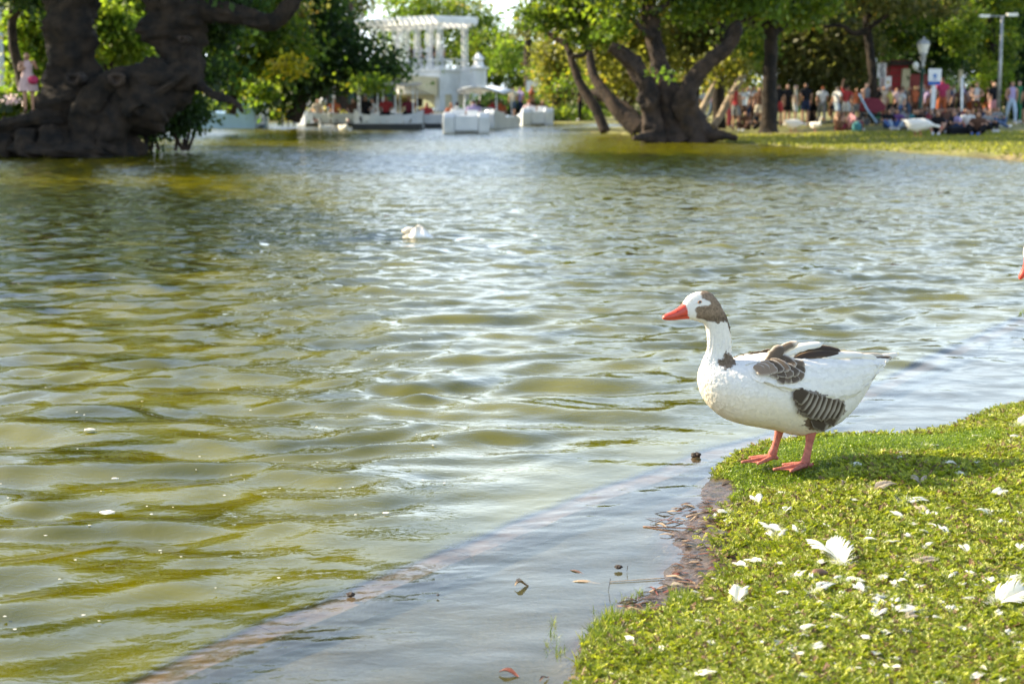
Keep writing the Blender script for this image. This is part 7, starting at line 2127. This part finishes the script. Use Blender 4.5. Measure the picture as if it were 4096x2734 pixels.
while n_ok < 190:
    p_ = G(rq.uniform(1420, 1730), rq.uniform(1140, 1440))
    if sdist(np.array([p_.x]), np.array([p_.y]), lit)[0] < 0: continue
    n_ok += 1
    z_ = max(float(near_height(np.array([p_.x]), np.array([p_.y]))[0]), -.002) + .004
    dry_leaf(rq.uniform(.025, .085), rq.uniform(.005, .013), rq.uniform(.1, .8), rq.choice([M['dry_leaf'], M['dry_red'], M['straw'], M['clod'], M['dry_leaf']]), (p_.x, p_.y, z_), rq.gauss(0, .6) + (math.pi if rq.random() < .5 else 0),
             'narrow dry leaf lying in the wet litter at the edge of the bank', 'dry leaves in the litter along the waterline')
def stick(a, b, r, label, m_='dry_leaf', z0=.01, z1=.012, name='twig', mid=0.0, cat='twig'):
    p0 = atz(a[0], a[1], z0); p1 = atz(b[0], b[1], z1); m1 = (p0 + p1) / 2 + Vector((mid, 0, abs(mid) * .2))
    pts_ = catmull([tuple(p0), tuple(m1), tuple(p1)], 4)
    props(MB().tube([Vector(q) for q in pts_], [r * (1 - .5 * i / len(pts_)) for i in range(len(pts_))], 6, .3).build(name, M[m_], smooth=True), label, cat)
stick(k5(870, 505), k5(1400, 365), .0042, 'longest dry stalk running from the shallows up to the grass', 'straw', .006, .05)
stick(k5(595, 566), k5(1070, 580), .0032, 'reddish twig floating level at the edge of the litter', 'dry_leaf', .003, .012)
stick(k5(592, 565), k5(800, 600), .0022, 'short side twig forking from the floating reddish one', 'dry_leaf', .002, .003)
stick(k5(870, 650), k5(1040, 665), .0036, 'stubby red brown stick below the floating twig', 'dry_red', .004, .01)
stick(k5(385, 895), k5(372, 975), .0016, 'thin dark stem standing up out of the shallow water', 'clod', .045, .0)
stick(k5(495, 815), k5(490, 850), .0014, 'short dark stem poking out of the shallows above the thin one', 'clod', .022, .0)
stick(k5(870, 915), k5(945, 865), .0030, 'pale forked twig on the mud', 'straw', .008, .012)
stick(k5(755, 1080), k5(1020, 1120), .0026, 'long pale stalk on the wet mud near the green leaf', 'straw', .004, .016)
stick(k5(715, 1120), k5(730, 1170), .003, 'dark curved twig beside the green leaf', 'clod', .02, .004)
stick(k5(1240, 335), k5(1400, 350), .003, 'brown stalk lying on the mud below the goose', 'dry_leaf', .02, .03)
stick((2660, 2310), (2440, 2325), .002, 'faint straw floating in the shallows', 'straw', .003, .003)
q = atz(*k5(665, 1150), .008); dry_leaf(.075, .034, .5, M['green_leaf'], tuple(q), 2.2, 'broad green leaf lying in the water by the grass', name='green_leaf', cat='leaf')
q = atz(*k5(840, 1165), .008); dry_leaf(.07, .018, 1.2, M['straw'], tuple(q), -.5, 'curled tan dry leaf on the mud beside the green leaf')
q = atz(2088, 2340, .006); dry_leaf(.05, .028, 1.6, M['straw'], tuple(q), .3, 'curled pale dead leaf floating alone in the shallows')
q = atz(2035, 2695, .006); dry_leaf(.06, .022, 1.0, M['dry_red'], tuple(q), -.4, 'red brown leaf floating at the bottom edge')
q = atz(2180, 2715, .006); dry_leaf(.05, .010, 1.0, M['dry_leaf'], tuple(q), .9, 'narrow brown leaf floating at the bottom edge right of the red one')
q = atz(2308, 2288, -.004); dry_leaf(.06, .012, .3, M['dry_leaf'], tuple(q), -.7, 'sunken brown leaf seen through the shallow water')
q = atz(2345, 2330, -.004); dry_leaf(.10, .020, .3, M['straw'], tuple(q), -.1, 'sunken pale leaf seen through the shallow water')
for px, py, s_, lb in [(2785, 1818, .017, 'dark wet stone on the kerb left of the far foot of the goose'), (2918, 1938, .024, 'dark clod of earth at the tip of the green cover'), (1402, 2376, .011, 'small dark pebble lying on the sunken kerb'),
                       (2474, 2266, .010, 'small brown clod in the shallows'), (1752, 2378, .004, 'tiny dark stem tip in the shallows'), (3135, 1925, .013, 'dark clod below the near foot of the goose'), (2560, 2530, .02, 'dark lump at the grass edge low left')]:
    q = atz(px, py, .01); bm = bmesh.new(); bmesh.ops.create_icosphere(bm, subdivisions=3, radius=1)
    for v in bm.verts:
        d = 1 + .45 * mnoise.noise(v.co * 1.8 + Vector((px, py, 0)) * .01) + .2 * mnoise.noise(v.co * 5)
        v.co = Vector((v.co.x * 1.3, v.co.y, v.co.z * .7)) * d * s_
    for f in bm.faces: f.smooth = True
    me = bpy.data.meshes.new('stone'); bm.to_mesh(me); bm.free()
    props(mesh_obj('stone', me, M['clod'], None, tuple(q)), lb, 'stone')
# brown cone near the large feather
q = atz(*k6(360, 690), .095); props(MB().tube([q + Vector((-.028, 0, 0)), q + Vector((-.015, 0, .004)), q + Vector((.01, .004, .004)), q + Vector((.03, .006, 0))], [.004, .012, .012, .004], 10, .3).build('seed_cone', M['dry_leaf'], smooth=True), 'brown oblong seed cone beside the large fan feather', 'seed cone')
# upright green stem under the shadow
q = atz(*k8(180, 1475), .06); props(MB().tube([q, q + Vector((.001, 0, .03)), q + Vector((0, 0, .062))], [.0035, .003, .001], 7).build('green_shoot', M['green_leaf'], smooth=True), 'single upright green shoot in the shadow of the goose', 'shoot')

# specks and flecks floating on the pond
def fleck(px, py, s_, label, m_=None, group='pale flecks floating on the pond'):
    q = atz(px, py, .012); bm = bmesh.new(); bmesh.ops.create_icosphere(bm, subdivisions=2, radius=1)
    for v in bm.verts:
        d = 1 + .5 * mnoise.noise(v.co * 2 + Vector((px, py, 0)) * .013)
        v.co = Vector((v.co.x * 1.6, v.co.y, v.co.z * .35)) * d * s_
    me = bpy.data.meshes.new('fleck'); bm.to_mesh(me); bm.free()
    props(mesh_obj('fleck', me, m_ or M['canvas_pale'], None, tuple(q)), label, 'floating fleck', group)
M['canvas_pale'] = mat('pale_scum', (.75, .72, .62), (.6, .56, .45), 40, .6)
fleck(430, 2048, .020, 'ragged pale piece of fluff floating low on the left of the pond')
fleck(358, 1717, .017, 'small white fleck floating on the green water at the left')
fleck(460, 1912, .009, 'thin white splinter floating below the left flecks')
fleck(1545, 2050, .009, 'lone white fleck floating in the middle of the green water', )
for i in range(70):
    x_ = rsm.uniform(0, 1900); y_ = rsm.uniform(1350, 2600)
    q = atz(x_, y_, 0)
    if sdist(np.array([q.x]), np.array([q.y]), deep_poly)[0] < .1: continue
    fleck(x_, y_, rsm.uniform(.0018, .0042), 'tiny pale speck floating on the green water', group='tiny specks on the green water')

# crumpled plastic bag out on the pond
q = atz(1672, 950, 0.0); bg_ = empty('plastic_bag', (q.x, q.y, 0)); props(bg_, 'crumpled clear plastic bag floating in the middle of the pond', 'plastic bag')
nx, ny = 26, 14; vs_ = []
for i in range(nx):
    for j in range(ny):
        a = i / (nx - 1); b = j / (ny - 1)
        env = math.sin(math.pi * a) ** .55 * math.sin(math.pi * b) ** .6
        z = env * (.055 + .085 * max(0, math.sin(a * 3.6 - .5)) ** 2 + .05 * mnoise.noise(Vector((a * 5, b * 5, 1))) + .03 * mnoise.noise(Vector((a * 13, b * 9, 4))))
        vs_.append(((a - .5) * .36, (b - .5) * .22 + .03 * mnoise.noise(Vector((a * 6, b * 3, 9))), z - .01))
me = np_mesh('film', vs_, grid_faces(nx, ny), False)
me.materials.append(M['plastic']); o = mesh_obj('film', me, None, bg_)
sm = o.modifiers.new('s', 'SOLIDIFY'); sm.thickness = .002
mb = MB(); mb.tube([(-.17, 0, .06), (-.12, -.01, .085), (-.05, -.01, .11)], [.02, .025, .012], 8, .4); mb.build('knotted_end', M['plastic'], bg_, smooth=True)
